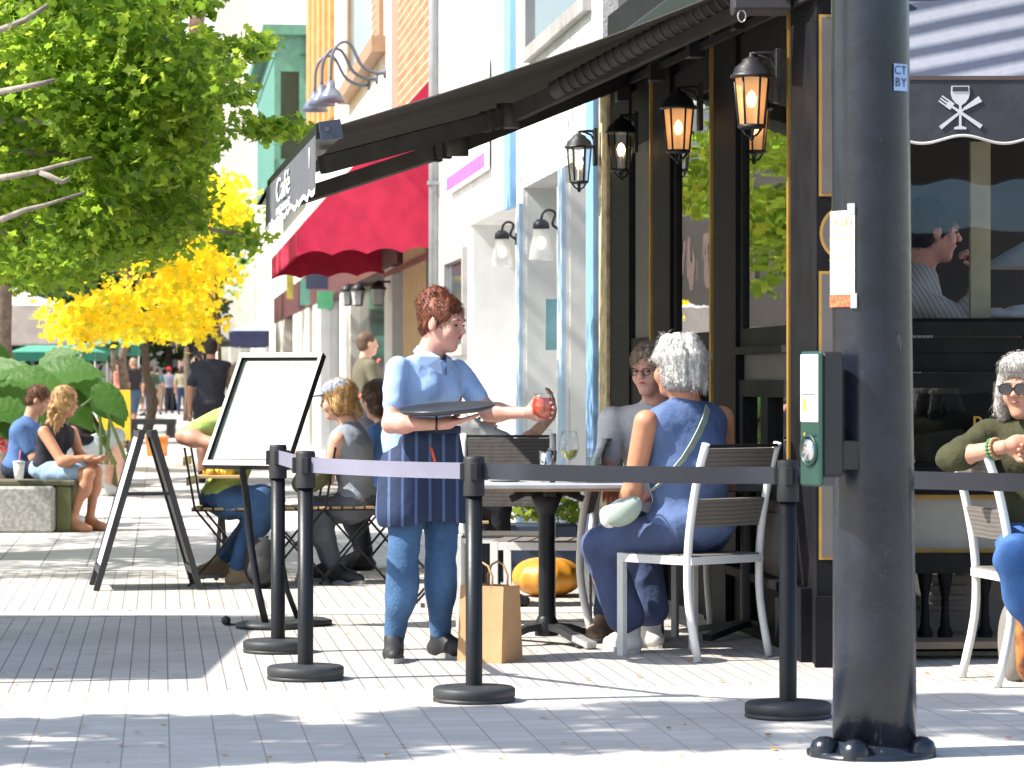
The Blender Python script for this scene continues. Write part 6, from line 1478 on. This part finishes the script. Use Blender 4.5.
# tray on her hand
pt = W(447, 411, Y0 - .34) ; tr = TH('serving_tray', 'round dark serving tray balanced on the waitress hand', 'tray', pt[:]); 
ft = Matrix.Translation(pt) @ Matrix.Rotation(R(-3.5), 4, 'Y') @ Matrix.Rotation(R(5), 4, 'X'); c = B(ft); c.lathe([(0, 0), (.19, 0), (.207, .012), (.209, .020), (.204, .020), (.188, .006), (0, .006)], n=48); c.build('tray', M('tray_black_plastic', (.035, .037, .042), rough=.35, spec=.6), tr)
# beer glass
pbg = W(543, 431, Y0 - .10); wine_glass('beer_glass', 'tulip glass of amber red beer held out by the waitress', pbg, .165, .052, M('amber_beer', (.60, .06, .012), rough=.15, var=.1, emit=None), (0, .145), .28, bowl=[(.006, .046), (.030, .052), (.050, .080), (.053, .105), (.046, .135), (.043, .165)])

# ---------------- woman in blue, back towards us
Y0 = 14.17; base = PWc.copy(); q = rel(base, Y0)
J = dict(head=q(676, 367, .0), look=(R(48), R(-4), 0), hs=1.10, neck=q(686, 402, 0), shR=q(722, 418, .15), shL=q(646, 422, -.14), elR=q(726, 480, .26), wrR=q(680, 500, .45), elL=q(632, 492, -.08), wrL=q(626, 508, .12),
         pelvis=q(690, 530, .02), hipR=q(704, 532, .10), hipL=q(672, 534, -.04), knR=q(640, 540, .42), knL=q(600, 546, .18), anR=q(652, 0, .42), anL=q(631, 0, .17), toeR=q(628, 0, .55), toeL=q(612, 0, .30), aw=1.08, bend=-.01)
J['anR'][2] = .10; J['anL'][2] = .09
BLUT = cloth('royal_blue_cotton', (.10, .15, .29), bump=.6, bscale=25); NAVC = cloth('navy_cotton_trousers', (.075, .10, .195), bump=.6, bscale=22)
hd = [(J['wrR'], (-.7, .3, -.3), (0, 0, -1), 1, .5), (J['wrL'], (-.4, .8, -.3), (.3, 0, -1), -1, .4)]
wb_ = make_person('silver haired woman in a sleeveless blue top seated with her back to us', base, J, SK_O, h=.007, hh=.004, w=1.18, fem=0, hair=hair_bob, hairmat=HAIR_GREY, topm=BLUT, sleeve=0, legm=NAVC, legt=1.80, flare=.035,
                  shoe=SHOE_W, sol=SOLE_G, hands=hd, face=True, pants_ex=.016, top_ex=.014, extra_top=[('e', q(693, 520, 0), (.20, .17, .12), None, dict(k=.06)), ('e', q(690, 470, -.02), (.19, .15, .17), None, dict(k=.08))])
r, f, u, Rm = torso_frame(J)
SG = M('sage_leather', (.33, .40, .33), rough=.6, var=.08)
c = B(Matrix.Translation(base))
from mathutils.bvhtree import BVHTree
bt = BVHTree.FromObject(wb_.top, bpy.context.evaluated_depsgraph_get()) if False else BVHTree.FromPolygons([v.co[:] for v in wb_.top.data.vertices], [p_.vertices[:] for p_ in wb_.top.data.polygons])
sp_ = []
for (px, py) in ((708, 400), (707, 408), (704, 420), (699, 432), (692, 446), (684, 459), (674, 471), (664, 481), (654, 490), (644, 499), (634, 506)):
    o_ = W(px, py, 13.6) - base; dr_ = (o_ + base - Vector((0, 0, CAMH))).normalized(); hit, hn, _, _ = bt.ray_cast(o_, dr_)
    if hit is not None: sp_.append(np.array(hit + hn * .006))
for a, b_ in zip(sp_, sp_[1:]): c.bar(a, b_, .034, .006, -f)
bagm = c.build('bag_strap', SG, wb_)
t = TH('handbag', 'small sage green handbag at the side of the woman in blue', 'handbag', (base + Vector(q(624, 526, -.2)))[:]); blob('bag', [([('e', (0, 0, .06), (.085, .04, .055), np.array(Matrix.Rotation(R(-32), 3, 'Y')), {}), ('e', (.02, 0, .085), (.06, .035, .03), np.array(Matrix.Rotation(R(-32), 3, 'Y')), {})], .006, .02)], SG, t)
t = TH('napkin', 'crumpled white napkin on the knee of the woman in blue', 'napkin', (base + Vector(q(616, 519, -.16)))[:]); blob('cloth', [([('e', (0, 0, .03), (.07, .07, .035), None, {}), ('e', (.03, .02, .05), (.05, .04, .04), None, {}), ('e', (-.03, .0, .0), (.04, .05, .04), None, {})], .006, .02)], cloth('white_napkin', (.78, .78, .77), bump=1.0, bscale=30), t)
for s_ in (1, -1): c = B(Matrix.Translation(base)); c.tube([hp(J, .085 * s_, -.03, .012), hp(J, .075 * s_, .06, .01)], .003, 6); c.build('glasses_arm', BLKM, wb_)

# ---------------- man across the table
Y0 = 15.42; base = Vector(((652 - 512) * Y0 / F, Y0, 0)); q = rel(base, Y0)
J = dict(head=q(650, 370, -.05), look=(R(152), R(-6), 0), hs=1.05, neck=q(655, 402, 0), shR=q(612, 420, -.02), shL=q(690, 420, .05), elR=q(606, 474, -.14), wrR=q(612, 492, -.36), elL=q(690, 480, -.1), wrL=q(655, 495, -.3),
         pelvis=q(658, 528, .06), hipR=q(640, 530, .02), hipL=q(675, 530, .04), knR=q(616, 534, -.36), knL=q(642, 538, -.30), anR=q(604, 0, -.42), anL=q(655, 0, -.35), toeR=q(592, 0, -.58), toeL=q(650, 0, -.55), aw=1.15)
J['anR'][2] = .10; J['anL'][2] = .10
hd = [(J['wrR'], (-.1, -.9, -.1), (0, 0, -1), 1, .4), (J['wrL'], (-.6, -.6, -.1), (0, 0, -1), -1, .4)]
SK_M = skin('skin_ruddy', (.74, .40, .31)); GREYT = cloth('light_grey_tshirt', (.66, .63, .62), bump=.7, bscale=20)
m_ = make_person('man with glasses and a light grey t-shirt seated across from the woman in blue', base, J, SK_M, h=.008, hh=.0038, w=1.12, belly=.03, hair=lambda J: hair_short(J, .008), hairmat=HAIR_SALT, topm=GREYT, sleeve=.68,
                 legm=cloth('dark_jeans', (.04, .06, .12)), legt=1.93, shoe=SHOE_T, sol=SOLE_G, hands=hd, pants_ex=.014)
def glasses(J, par, base, mat, lens=None, R0=.020, wdt=.0018):
    for s_ in (1, -1):
        c = B(Matrix.Translation(base)); c.tube([hp(J, .031 * s_ + R0 * math.cos(a), .106, .002 + R0 * .8 * math.sin(a)) for a in np.linspace(0, 2 * PI, 21)], wdt, 6, cap=False); c.tube([hp(J, .055 * s_, .104, .008), hp(J, .078 * s_, .07, .010), hp(J, .082 * s_, -.01, .008)], wdt, 6); fo = c.build('glasses_frame', mat, par)
        if lens: c = B(Matrix.Translation(base)); c.add([hp(J, .031 * s_ + R0 * math.cos(a), .107, .002 + R0 * .8 * math.sin(a)) for a in np.linspace(0, 2 * PI, 21)[:-1]], [list(range(20))]); c.build('lens', lens, fo)
    c = B(Matrix.Translation(base)); c.tube([hp(J, -.008, .107, .006), hp(J, .008, .107, .006)], wdt, 6); c.build('glasses_bridge', mat, par)
glasses(J, m_, base, BLKM)

# ---------------- woman at the right edge
Y0 = 12.85; base = Vector((2.14, 12.95, 0)); q = rel(base, Y0)
J = dict(head=q(1024, 388, -.02), look=(R(148), R(-3), 0), hs=1.05, neck=q(1036, 420, .03), shR=q(990, 434, .04), shL=q(1078, 440, .04), elR=q(950, 458, -.02), wrR=q(1004, 447, -.24), elL=q(1090, 500, -.1), wrL=q(1050, 455, -.26),
         pelvis=q(1040, 536, .06), hipR=q(1020, 545, .02), hipL=q(1062, 545, .02), knR=q(1012, 560, -.30), knL=q(1050, 560, -.36), anR=q(1052, 0, -.28), anL=q(1080, 0, -.3), toeR=q(1060, 0, -.5), toeL=q(1090, 0, -.5), aw=1.05)
J['anR'][2] = .10; J['anL'][2] = .10
OLV = cloth('dark_olive_knit', (.055, .055, .028), bump=.8, bscale=35)
hd = [(J['wrR'], (.95, -.1, .12), (0, -1, 0), 1, .9), (J['wrL'], (-.8, -.1, .2), (0, -1, 0), -1, .7)]
w2 = make_person('silver haired woman in sunglasses and an olive sweater at the right edge', base, J, SK_T, h=.008, hh=.0038, w=1.0, fem=1, hair=lambda J: hair_long(J, .14, .006) + [HE(J, s_ * .082, .0, -.04, .032, .06, .10, k=.03) for s_ in (1, -1)] + [HE(J, 0, .02, .085, .085, .085, .05, k=.03), HE(J, 0, .115, -.03, .06, .05, .09, sub=1, k=.012)], hairmat=M('white_silver_hair', (.40, .38, .35), rough=.6, var=.3, bump=.7, bscale=120), topm=OLV, sleeve=1.22,
                 legm=cloth('bright_blue_jeans', (.06, .14, .34)), legt=1.9, shoe=SHOE_D, hands=hd, pants_ex=.014, top_ex=.016)
glasses(J, w2, base, BLKM, M('black_lens', (.01, .01, .012), rough=.08, spec=.8), .026, .003)
for k_, mt in ((.80, M('green_beads', (.05, .22, .10))), (.86, M('amber_beads', (.35, .22, .10)))):
    p = lerp(J['elR'], J['wrR'], k_); d_ = unit(J['wrR'] - J['elR']); a_ = unit(np.cross(d_, [0, 0, 1])); b_ = np.cross(d_, a_); c = B(Matrix.Translation(base))
    for i in range(18): c.ball(p + (a_ * math.cos(i * PI / 9) + b_ * math.sin(i * PI / 9)) * .038, .0085, 8, 6)
    c.build('bracelet', mt, w2)

# ---------------- man behind the window
Y0 = 14.95; base = Vector(((930 - 512) * Y0 / F, Y0, .08)); q = rel(base, Y0)
J = dict(head=q(934, 231, 0), look=(R(-84), R(-6), 0), hs=1.22, neck=q(920, 266, .02), shR=q(905, 298, -.15), shL=q(912, 296, .18), elR=q(968, 322, -.16), wrR=q(980, 276, -.12), elL=q(960, 318, .12), wrL=q(1000, 314, .10),
         pelvis=q(885, 412, .02), hipR=q(888, 415, -.08), hipL=q(888, 415, .1), knR=q(985, 410, -.08), knL=q(985, 410, .12), anR=q(985, 520, -.08), anL=q(985, 520, .12), toeR=q(1020, 520, -.08), toeL=q(1020, 520, .12), aw=1.15)
hd = [(J['wrR'], (-.30, .0, 1), (-1, .2, 0), 1, 1.25, 1.1)]
SHG = Mstripe('grey_pinstripe_shirt', (.60, .56, .52), (.36, .33, .32), axis=0, freq=45, width=.7, soft=.1, rot=(0, .5, 0))
m2 = make_person('man in a grey pinstripe shirt behind the window, hand at his chin', base, J, SK_M, h=.009, hh=.0045, w=1.15, hair=lambda J: hair_short(J, .01), hairmat=HAIR_DK, topm=SHG, sleeve=1.35, legm=cloth('charcoal_trousers', (.04, .04, .045)), hands=hd, shoe=SHOE_D, top_ex=.02)
st_ = TH('bar_stool', 'dark bar stool under the man behind the window', 'stool', (base.x - .12, base.y, .08)); c = B(st_.m); c.lathe([(0, .70), (.17, .70), (.18, .73), (.16, .76), (0, .76)], n=24); c.build('seat', CHARC, st_)
for s_ in (-1, 1):
    for k_ in (-1, 1): c = B(st_.m); c.tube([(s_ * .1, k_ * .1, .70), (s_ * .17, k_ * .17, 0)], .014, 8); c.build('leg', BLKM, st_)
p = Vector(((1010 - 512) * 14.95 / F, 14.95, .08)); t = TH('bar_table', 'dark high table behind the window', 'table', p[:]); c = B(t.m); zt_ = zY(321, 14.95) - .08; c.bbox(-.22, .5, -.28, .35, zt_ - .04, zt_, .006); c.build('tabletop', M('table_dark_wood', (.12, .07, .04), rough=.4), t); c = B(t.m); c.tube([(.1, 0, 0), (.1, 0, zt_ - .04)], .04, 12); c.build('pedestal', BLKM, t)
t2 = TH('napkin', 'folded white cloths on the table behind the window', 'napkin', (p.x - .02, p.y - .1, zt_ + .08)); blob('cloth', [([('e', (0, 0, .02), (.16, .09, .025), None, {}), ('e', (.08, .02, .045), (.10, .06, .03), None, {}), ('e', (-.08, .02, .03), (.07, .06, .025), None, {})], .008, .02)], cloth('window_cloth', (.6, .58, .55), bump=1, bscale=20), t2)
lp_ = TH('pendant_lamp', 'pale cone pendant lamp over the table behind the window', 'lamp', W(1030, 268, 15.6)[:]); c = B(lp_.m); c.lathe([(.25, 0), (.12, .08), (.03, .13), (.02, .14)], n=24); c.build('lamp_shade', M('pale_shade', (.6, .57, .5)), lp_); c = B(lp_.m); c.tube([(0, 0, .13), (0, 0, 1.25)], .006, 6); c.build('cord', BLKM, lp_)

# ---------------- woman with the cap, left middle distance
Y0 = 19.3; base = Vector(((352 - 512) * Y0 / F, Y0, 0)); q = rel(base, Y0)
J = dict(head=q(337, 400, 0), look=(R(78), R(-8), 0), neck=q(350, 425, 0), shR=q(352, 437, .14), shL=q(338, 440, -.14), elL=q(327, 478, -.10), wrL=q(308, 462, -.05), elR=q(325, 478, .15), wrR=q(302, 468, .15),
         pelvis=q(357, 503, 0), hipR=q(350, 508, .08), hipL=q(350, 508, -.08), knR=q(312, 508, .1), knL=q(318, 510, -.1), anR=q(330, 0, .1), anL=q(335, 0, -.1), toeR=q(312, 0, .1), toeL=q(352, 0, -.16), aw=1.0)
J['anR'][2] = .1; J['anL'][2] = .09
CAP = cloth('pale_blue_cap', (.34, .40, .52))
wc = make_person('woman in a pale blue cap and grey tank top seated on a folding chair', base, J, SK_L, h=.01, hh=.006, w=1.05, fem=1, hair=lambda J: hair_bob(J)[:6] + [('c', hp(J, 0, -.10, .0), hp(J, 0, -.13, -.10), .028, .018, {})], hairmat=HAIR_BLOND, topm=cloth('grey_tank_top', (.26, .29, .33)), sleeve=0,
                 legm=cloth('grey_leggings', (.13, .14, .16)), legt=1.9, shoe=SHOE_D, sol=SOLE_G, hands=[(J['wrL'], (-.8, .2, .3), (0, 0, 1), -1, .6), (J['wrR'], (-.8, 0, .3), (0, 0, 1), 1, .6)], pants_ex=.014)
blob('cap', [([HE(J, 0, -.018, .065, .088, .102, .068), HE(J, 0, .10, .045, .062, .065, .010, k=.02), HE(J, 0, 0, -.06, .16, .16, .085, sub=1, k=.01)], .006, .02)], CAP, wc)
t = TH('shoulder_bag', 'olive shoulder bag on the lap of the woman in the cap', 'bag', W(312, 492, 19.1)[:]); blob('bag', [([('e', (0, 0, .08), (.13, .06, .08), np.array(Matrix.Rotation(R(-25), 3, 'Y')), {})], .01, .02)], cloth('olive_bag', (.12, .12, .06)), t)
# ---------------- person in blue behind the waitress
Y0 = 20.6; base = Vector(((386 - 512) * Y0 / F, Y0, 0)); q = rel(base, Y0)
J = dict(head=q(376, 400, 0), look=(R(60), R(-12), 0), neck=q(384, 424, 0), shR=q(384, 436, .16), shL=q(372, 438, -.16), elL=q(362, 470, -.1), wrL=q(345, 472, .1), elR=q(362, 468, .2), wrR=q(345, 470, .2), pelvis=q(388, 498, 0), hipR=q(384, 500, .1), hipL=q(384, 500, -.1),
         knR=q(352, 502, .1), knL=q(354, 503, -.1), anR=q(362, 0, .1), anL=q(366, 0, -.1), toeR=q(345, 0, .1), toeL=q(350, 0, -.1)); J['anR'][2] = J['anL'][2] = .1
make_person('person in a blue t-shirt with brown hair half hidden behind the waitress', base, J, SK_L, h=.014, hh=.008, w=1.1, hair=lambda J: hair_long(J, .12), hairmat=HAIR_BR, topm=cloth('mid_blue_tshirt', (.10, .20, .42)), sleeve=.7, legm=cloth('dark_trousers', (.04, .045, .06)), shoe=SHOE_D, face=False)
# ---------------- customer behind the waitress, one arm raised towards the glass
Y0 = 17.3; base = Vector(((452 - 512) * Y0 / F, Y0, 0)); q = rel(base, Y0)
J = dict(head=q(446, 384, 0), look=(R(-70), R(6), 0), neck=q(448, 410, 0), shR=q(462, 424, -.14), shL=q(452, 422, .16), elR=q(520, 449, -.10), wrR=q(551, 416, .0), elL=q(490, 450, .2), wrL=q(476, 436, .05), pelvis=q(448, 505, 0), hipR=q(452, 508, -.1), hipL=q(452, 508, .1),
         knR=q(498, 508, -.1), knL=q(500, 508, .12), anR=q(492, 0, -.1), anL=q(484, 0, .12), toeR=q(515, 0, -.1), toeL=q(508, 0, .12)); J['anR'][2] = J['anL'][2] = .1
make_person('customer hidden behind the waitress, one bare forearm raised towards the glass', base, J, SK_L, h=.010, hh=.006, w=.95, hair=lambda J: hair_short(J), hairmat=HAIR_BR, topm=cloth('white_tshirt', (.6, .6, .6)), sleeve=.7, legm=cloth('black_trousers', (.02, .02, .025)), shoe=SHOE_D,
            hands=[(J['wrR'], (.12, 0, 1), (-1, 0, 0), -1, .6, 1.0), (J['wrL'], (.6, 0, .5), (0, -1, 0), -1, .6)], face=False)
place(fc, Vector((base.x, base.y, 0)), R(-88), 'folding bistro chair hidden behind the waitress legs')
# ---------------- person in green behind the menu board
Y0 = 19.1; base = Vector(((230 - 512) * Y0 / F, Y0, 0)); q = rel(base, Y0)
J = dict(head=q(246, 383, .1), look=(R(-75), R(-20), 0), neck=q(240, 408, .05), shR=q(225, 418, -.15), shL=q(240, 415, .2), elR=q(184, 436, -.22), wrR=q(222, 446, -.32), elL=q(255, 455, .25), wrL=q(280, 462, .15), pelvis=q(225, 500, 0), hipR=q(230, 502, -.1), hipL=q(230, 502, .1),
         knR=q(262, 498, -.12), knL=q(272, 500, .12), anR=q(236, 0, -.2), anL=q(222, 0, .15), toeR=q(262, 0, -.2), toeL=q(200, 0, .1), aw=1.2); J['anR'][2] = .09; J['anL'][2] = .14; J['fzL'] = .03
make_person('person in a lime green shirt and jeans, mostly hidden behind the menu board', base, J, SK_T, h=.011, hh=.007, w=1.2, hair=lambda J: hair_short(J), hairmat=HAIR_BR, topm=cloth('lime_green_shirt', (.42, .55, .15)), sleeve=.72, legm=DENIM, shoe=cloth('tan_suede', (.35, .24, .14)), sol=SOLE_G,
            hands=[(J['wrR'], (.9, -.1, -.1), (0, 0, -1), 1, .5), (J['wrL'], (.9, 0, -.1), (0, 0, -1), -1, .5)], face=False)
# ---------------- olive top, standing
t_ol = walker('woman in an olive t-shirt with a red bag strap standing before the shop front', 366, 30.0, cloth('olive_tshirt', (.13, .12, .08)), cloth('dark_skirt', (.05, .05, .06)), HAIR_BR, h=.012, facing=R(-70), height=1.68, skn=SK_L, w=1.0)
c = B(t_ol.m); c.bar((.12, .14, 1.42), (-.06, -.15, 1.05), .03, .01); c.bar((-.06, -.155, 1.05), (-.1, -.15, .95), .03, .01); c.build('bag_strap', M('red_strap', (.45, .06, .03)), t_ol)

# ---------------- seated people on the planters
Y0 = 25.95; base = Vector(((55 - 512) * Y0 / F, Y0, 0)); q = rel(base, Y0)
J = dict(head=q(66, 402, -.05), look=(R(-60), R(-14), 0), hs=1.0, neck=q(56, 424, 0), shR=q(44, 432, -.12), shL=q(72, 432, .14), elR=q(62, 462, -.22), wrR=q(84, 458, -.2), elL=q(80, 456, .15), wrL=q(92, 462, .05), pelvis=q(48, 470, .05), hipR=q(52, 473, -.05), hipL=q(56, 473, .12),
         knR=q(88, 474, -.18), knL=q(96, 472, .05), anR=q(72, 0, -.22), anL=q(90, 0, -.02), toeR=q(84, 0, -.28), toeL=q(102, 0, -.08)); J['anR'][2] = .09; J['anL'][2] = .09
wl = make_person('woman with long light brown hair, black top and denim shorts sitting on the near planter', base, J, SK_O, h=.01, hh=.007, w=1.0, fem=1, hair=lambda J: hair_long(J, .36) + hair_long(J, .30, .03)[6:], hairmat=M('light_brown_hair', (.42, .24, .10), rough=.6, var=.4, scale=30), topm=cloth('black_top', (.03, .03, .04)), sleeve=0,
                 legs='denim_shorts', legm=cloth('light_denim', (.30, .42, .58)), legt=.62, pants_ex=.022, hands=[(J['wrR'], (.9, .1, -.1), (0, 0, 1), 1, .5), (J['wrL'], (.8, -.2, .1), (0, 0, 1), -1, .6)])
Y0 = 26.6; base = Vector(((28 - 512) * Y0 / F, Y0, 0)); q = rel(base, Y0)
J = dict(head=q(39, 400, 0), look=(R(-95), R(-25), 0), neck=q(30, 420, 0), shR=q(20, 430, -.16), shL=q(26, 428, .18), elR=q(34, 458, -.2), wrR=q(58, 462, -.1), elL=q(40, 455, .2), wrL=q(60, 460, .1), pelvis=q(18, 470, 0), hipR=q(24, 472, -.1), hipL=q(24, 472, .1), knR=q(66, 470, -.08), knL=q(68, 470, .12),
         anR=q(66, 0, -.08), anL=q(70, 0, .12), toeR=q(84, 0, -.08), toeL=q(88, 0, .12)); J['anR'][2] = .1; J['anL'][2] = .1
make_person('man in a blue t-shirt leaning forward beside the long haired woman', base, J, SK_T, h=.013, hh=.008, w=1.15, hair=lambda J: hair_short(J), hairmat=M('reddish_brown_hair', (.16, .07, .035)), topm=cloth('blue_tshirt', (.08, .15, .33)), sleeve=.72, legm=cloth('dark_navy_trousers', (.03, .04, .07)), shoe=SHOE_W, face=False)
Y0 = 33.5; base = Vector(((84 - 512) * Y0 / F, Y0, 0)); q = rel(base, Y0)
J = dict(head=q(76, 402, .1), look=(R(-60), R(-30), 0), neck=q(78, 414, .05), shR=q(72, 420, -.1), shL=q(88, 416, .2), elR=q(82, 440, -.2), wrR=q(100, 440, -.1), elL=q(98, 432, .2), wrL=q(108, 438, .1), pelvis=q(82, 446, 0), hipR=q(88, 448, -.08), hipL=q(88, 448, .1), knR=q(118, 436, -.08), knL=q(112, 440, .15),
         anR=q(122, 0, -.05), anL=q(108, 0, .15), toeR=q(132, 0, -.05), toeL=q(120, 0, .15)); J['anR'][2] = .1; J['anL'][2] = .1
make_person('person in a black sweater and pale shorts bent forward on the farther planter', base, J, SK_L, h=.014, hh=.009, w=1.15, hair=lambda J: hair_short(J), hairmat=HAIR_DK, topm=cloth('black_sweater', (.02, .02, .022)), sleeve=1.6, legs='shorts', legm=cloth('pale_grey_shorts', (.42, .46, .48)), legt=.95, pants_ex=.03, shoe=SHOE_W, face=False)
# ---------------- walkers
walker('broad man in a dark t-shirt walking away in the middle distance', 211, 38.0, cloth('charcoal_tshirt', (.045, .05, .065)), cloth('charcoal_shorts', (.04, .04, .05)), HAIR_DK, h=.015, height=1.72, shorts=True, w=1.25)
walker('man in a dark grey shirt beside the green tent', 134, 72.0, cloth('dark_brown_tshirt', (.06, .05, .055)), cloth('blue_shorts', (.10, .16, .26)), HAIR_SALT, h=.025, height=1.74, shorts=True, facing=R(60), w=1.15)
far = [(157, 112, 'distant walker in a teal grey shirt and tan shorts', (.12, .2, .22), (.35, .30, .22), 0, True, None), (169, 116, 'distant walker with a bright red cap', (.2, .2, .25), (.03, .03, .04), 0, False, (.6, .03, .04)), (182, 112, 'distant walker with long dark hair and a beige jacket', (.34, .30, .20), (.04, .05, .1), 0, False, None),
       (191, 124, 'distant walker in dark clothes right of the beige jacket', (.08, .1, .09), (.05, .05, .05), 2, False, None), (145, 130, 'distant walker in green left of the far group', (.1, .25, .2), (.1, .1, .1), 0, False, None), (204, 150, 'distant person in a pink shirt near the dark awning', (.5, .2, .2), (.1, .1, .12), 3, False, None), (176, 160, 'most distant person, in a white shirt', (.6, .6, .6), (.1, .1, .15), 0, False, None), (120, 90, 'distant person in a coral shirt among the tents', (.5, .2, .15), (.08, .08, .1), 1, False, None), (151, 96, 'distant walker in a dark green jacket nearest the low bench', (.05, .09, .06), (.05, .05, .07), .3, False, None), (164, 135, 'distant walker in navy behind the bright red cap', (.04, .05, .12), (.06, .06, .08), 0, False, None), (198, 104, 'distant walker in black under the dark umbrella', (.03, .03, .03), (.04, .04, .05), 3, False, None), (176, 128, 'distant walker in a grey hoodie between two others', (.2, .2, .2), (.03, .04, .08), 0, False, None), (140, 108, 'distant person in a navy shirt beside the green tent', (.05, .07, .16), (.2, .17, .12), 2, True, None), (187, 138, 'distant walker in a burgundy sweater', (.2, .04, .05), (.04, .04, .05), 0, False, None)]
for i, (px, Yd, lab, c1, c2, fa, sh_, hat) in enumerate(far):
    walker(lab, px, Yd, cloth('walker_shirt', c1), cloth('walker_trousers', c2), HAIR_DK, h=.03, facing=fa, shorts=sh_, height=1.66 + .03 * (i % 4), group='distant walkers', hat=cloth('red_cap', hat) if hat else None, longhair=(i == 2))
sp_o = None
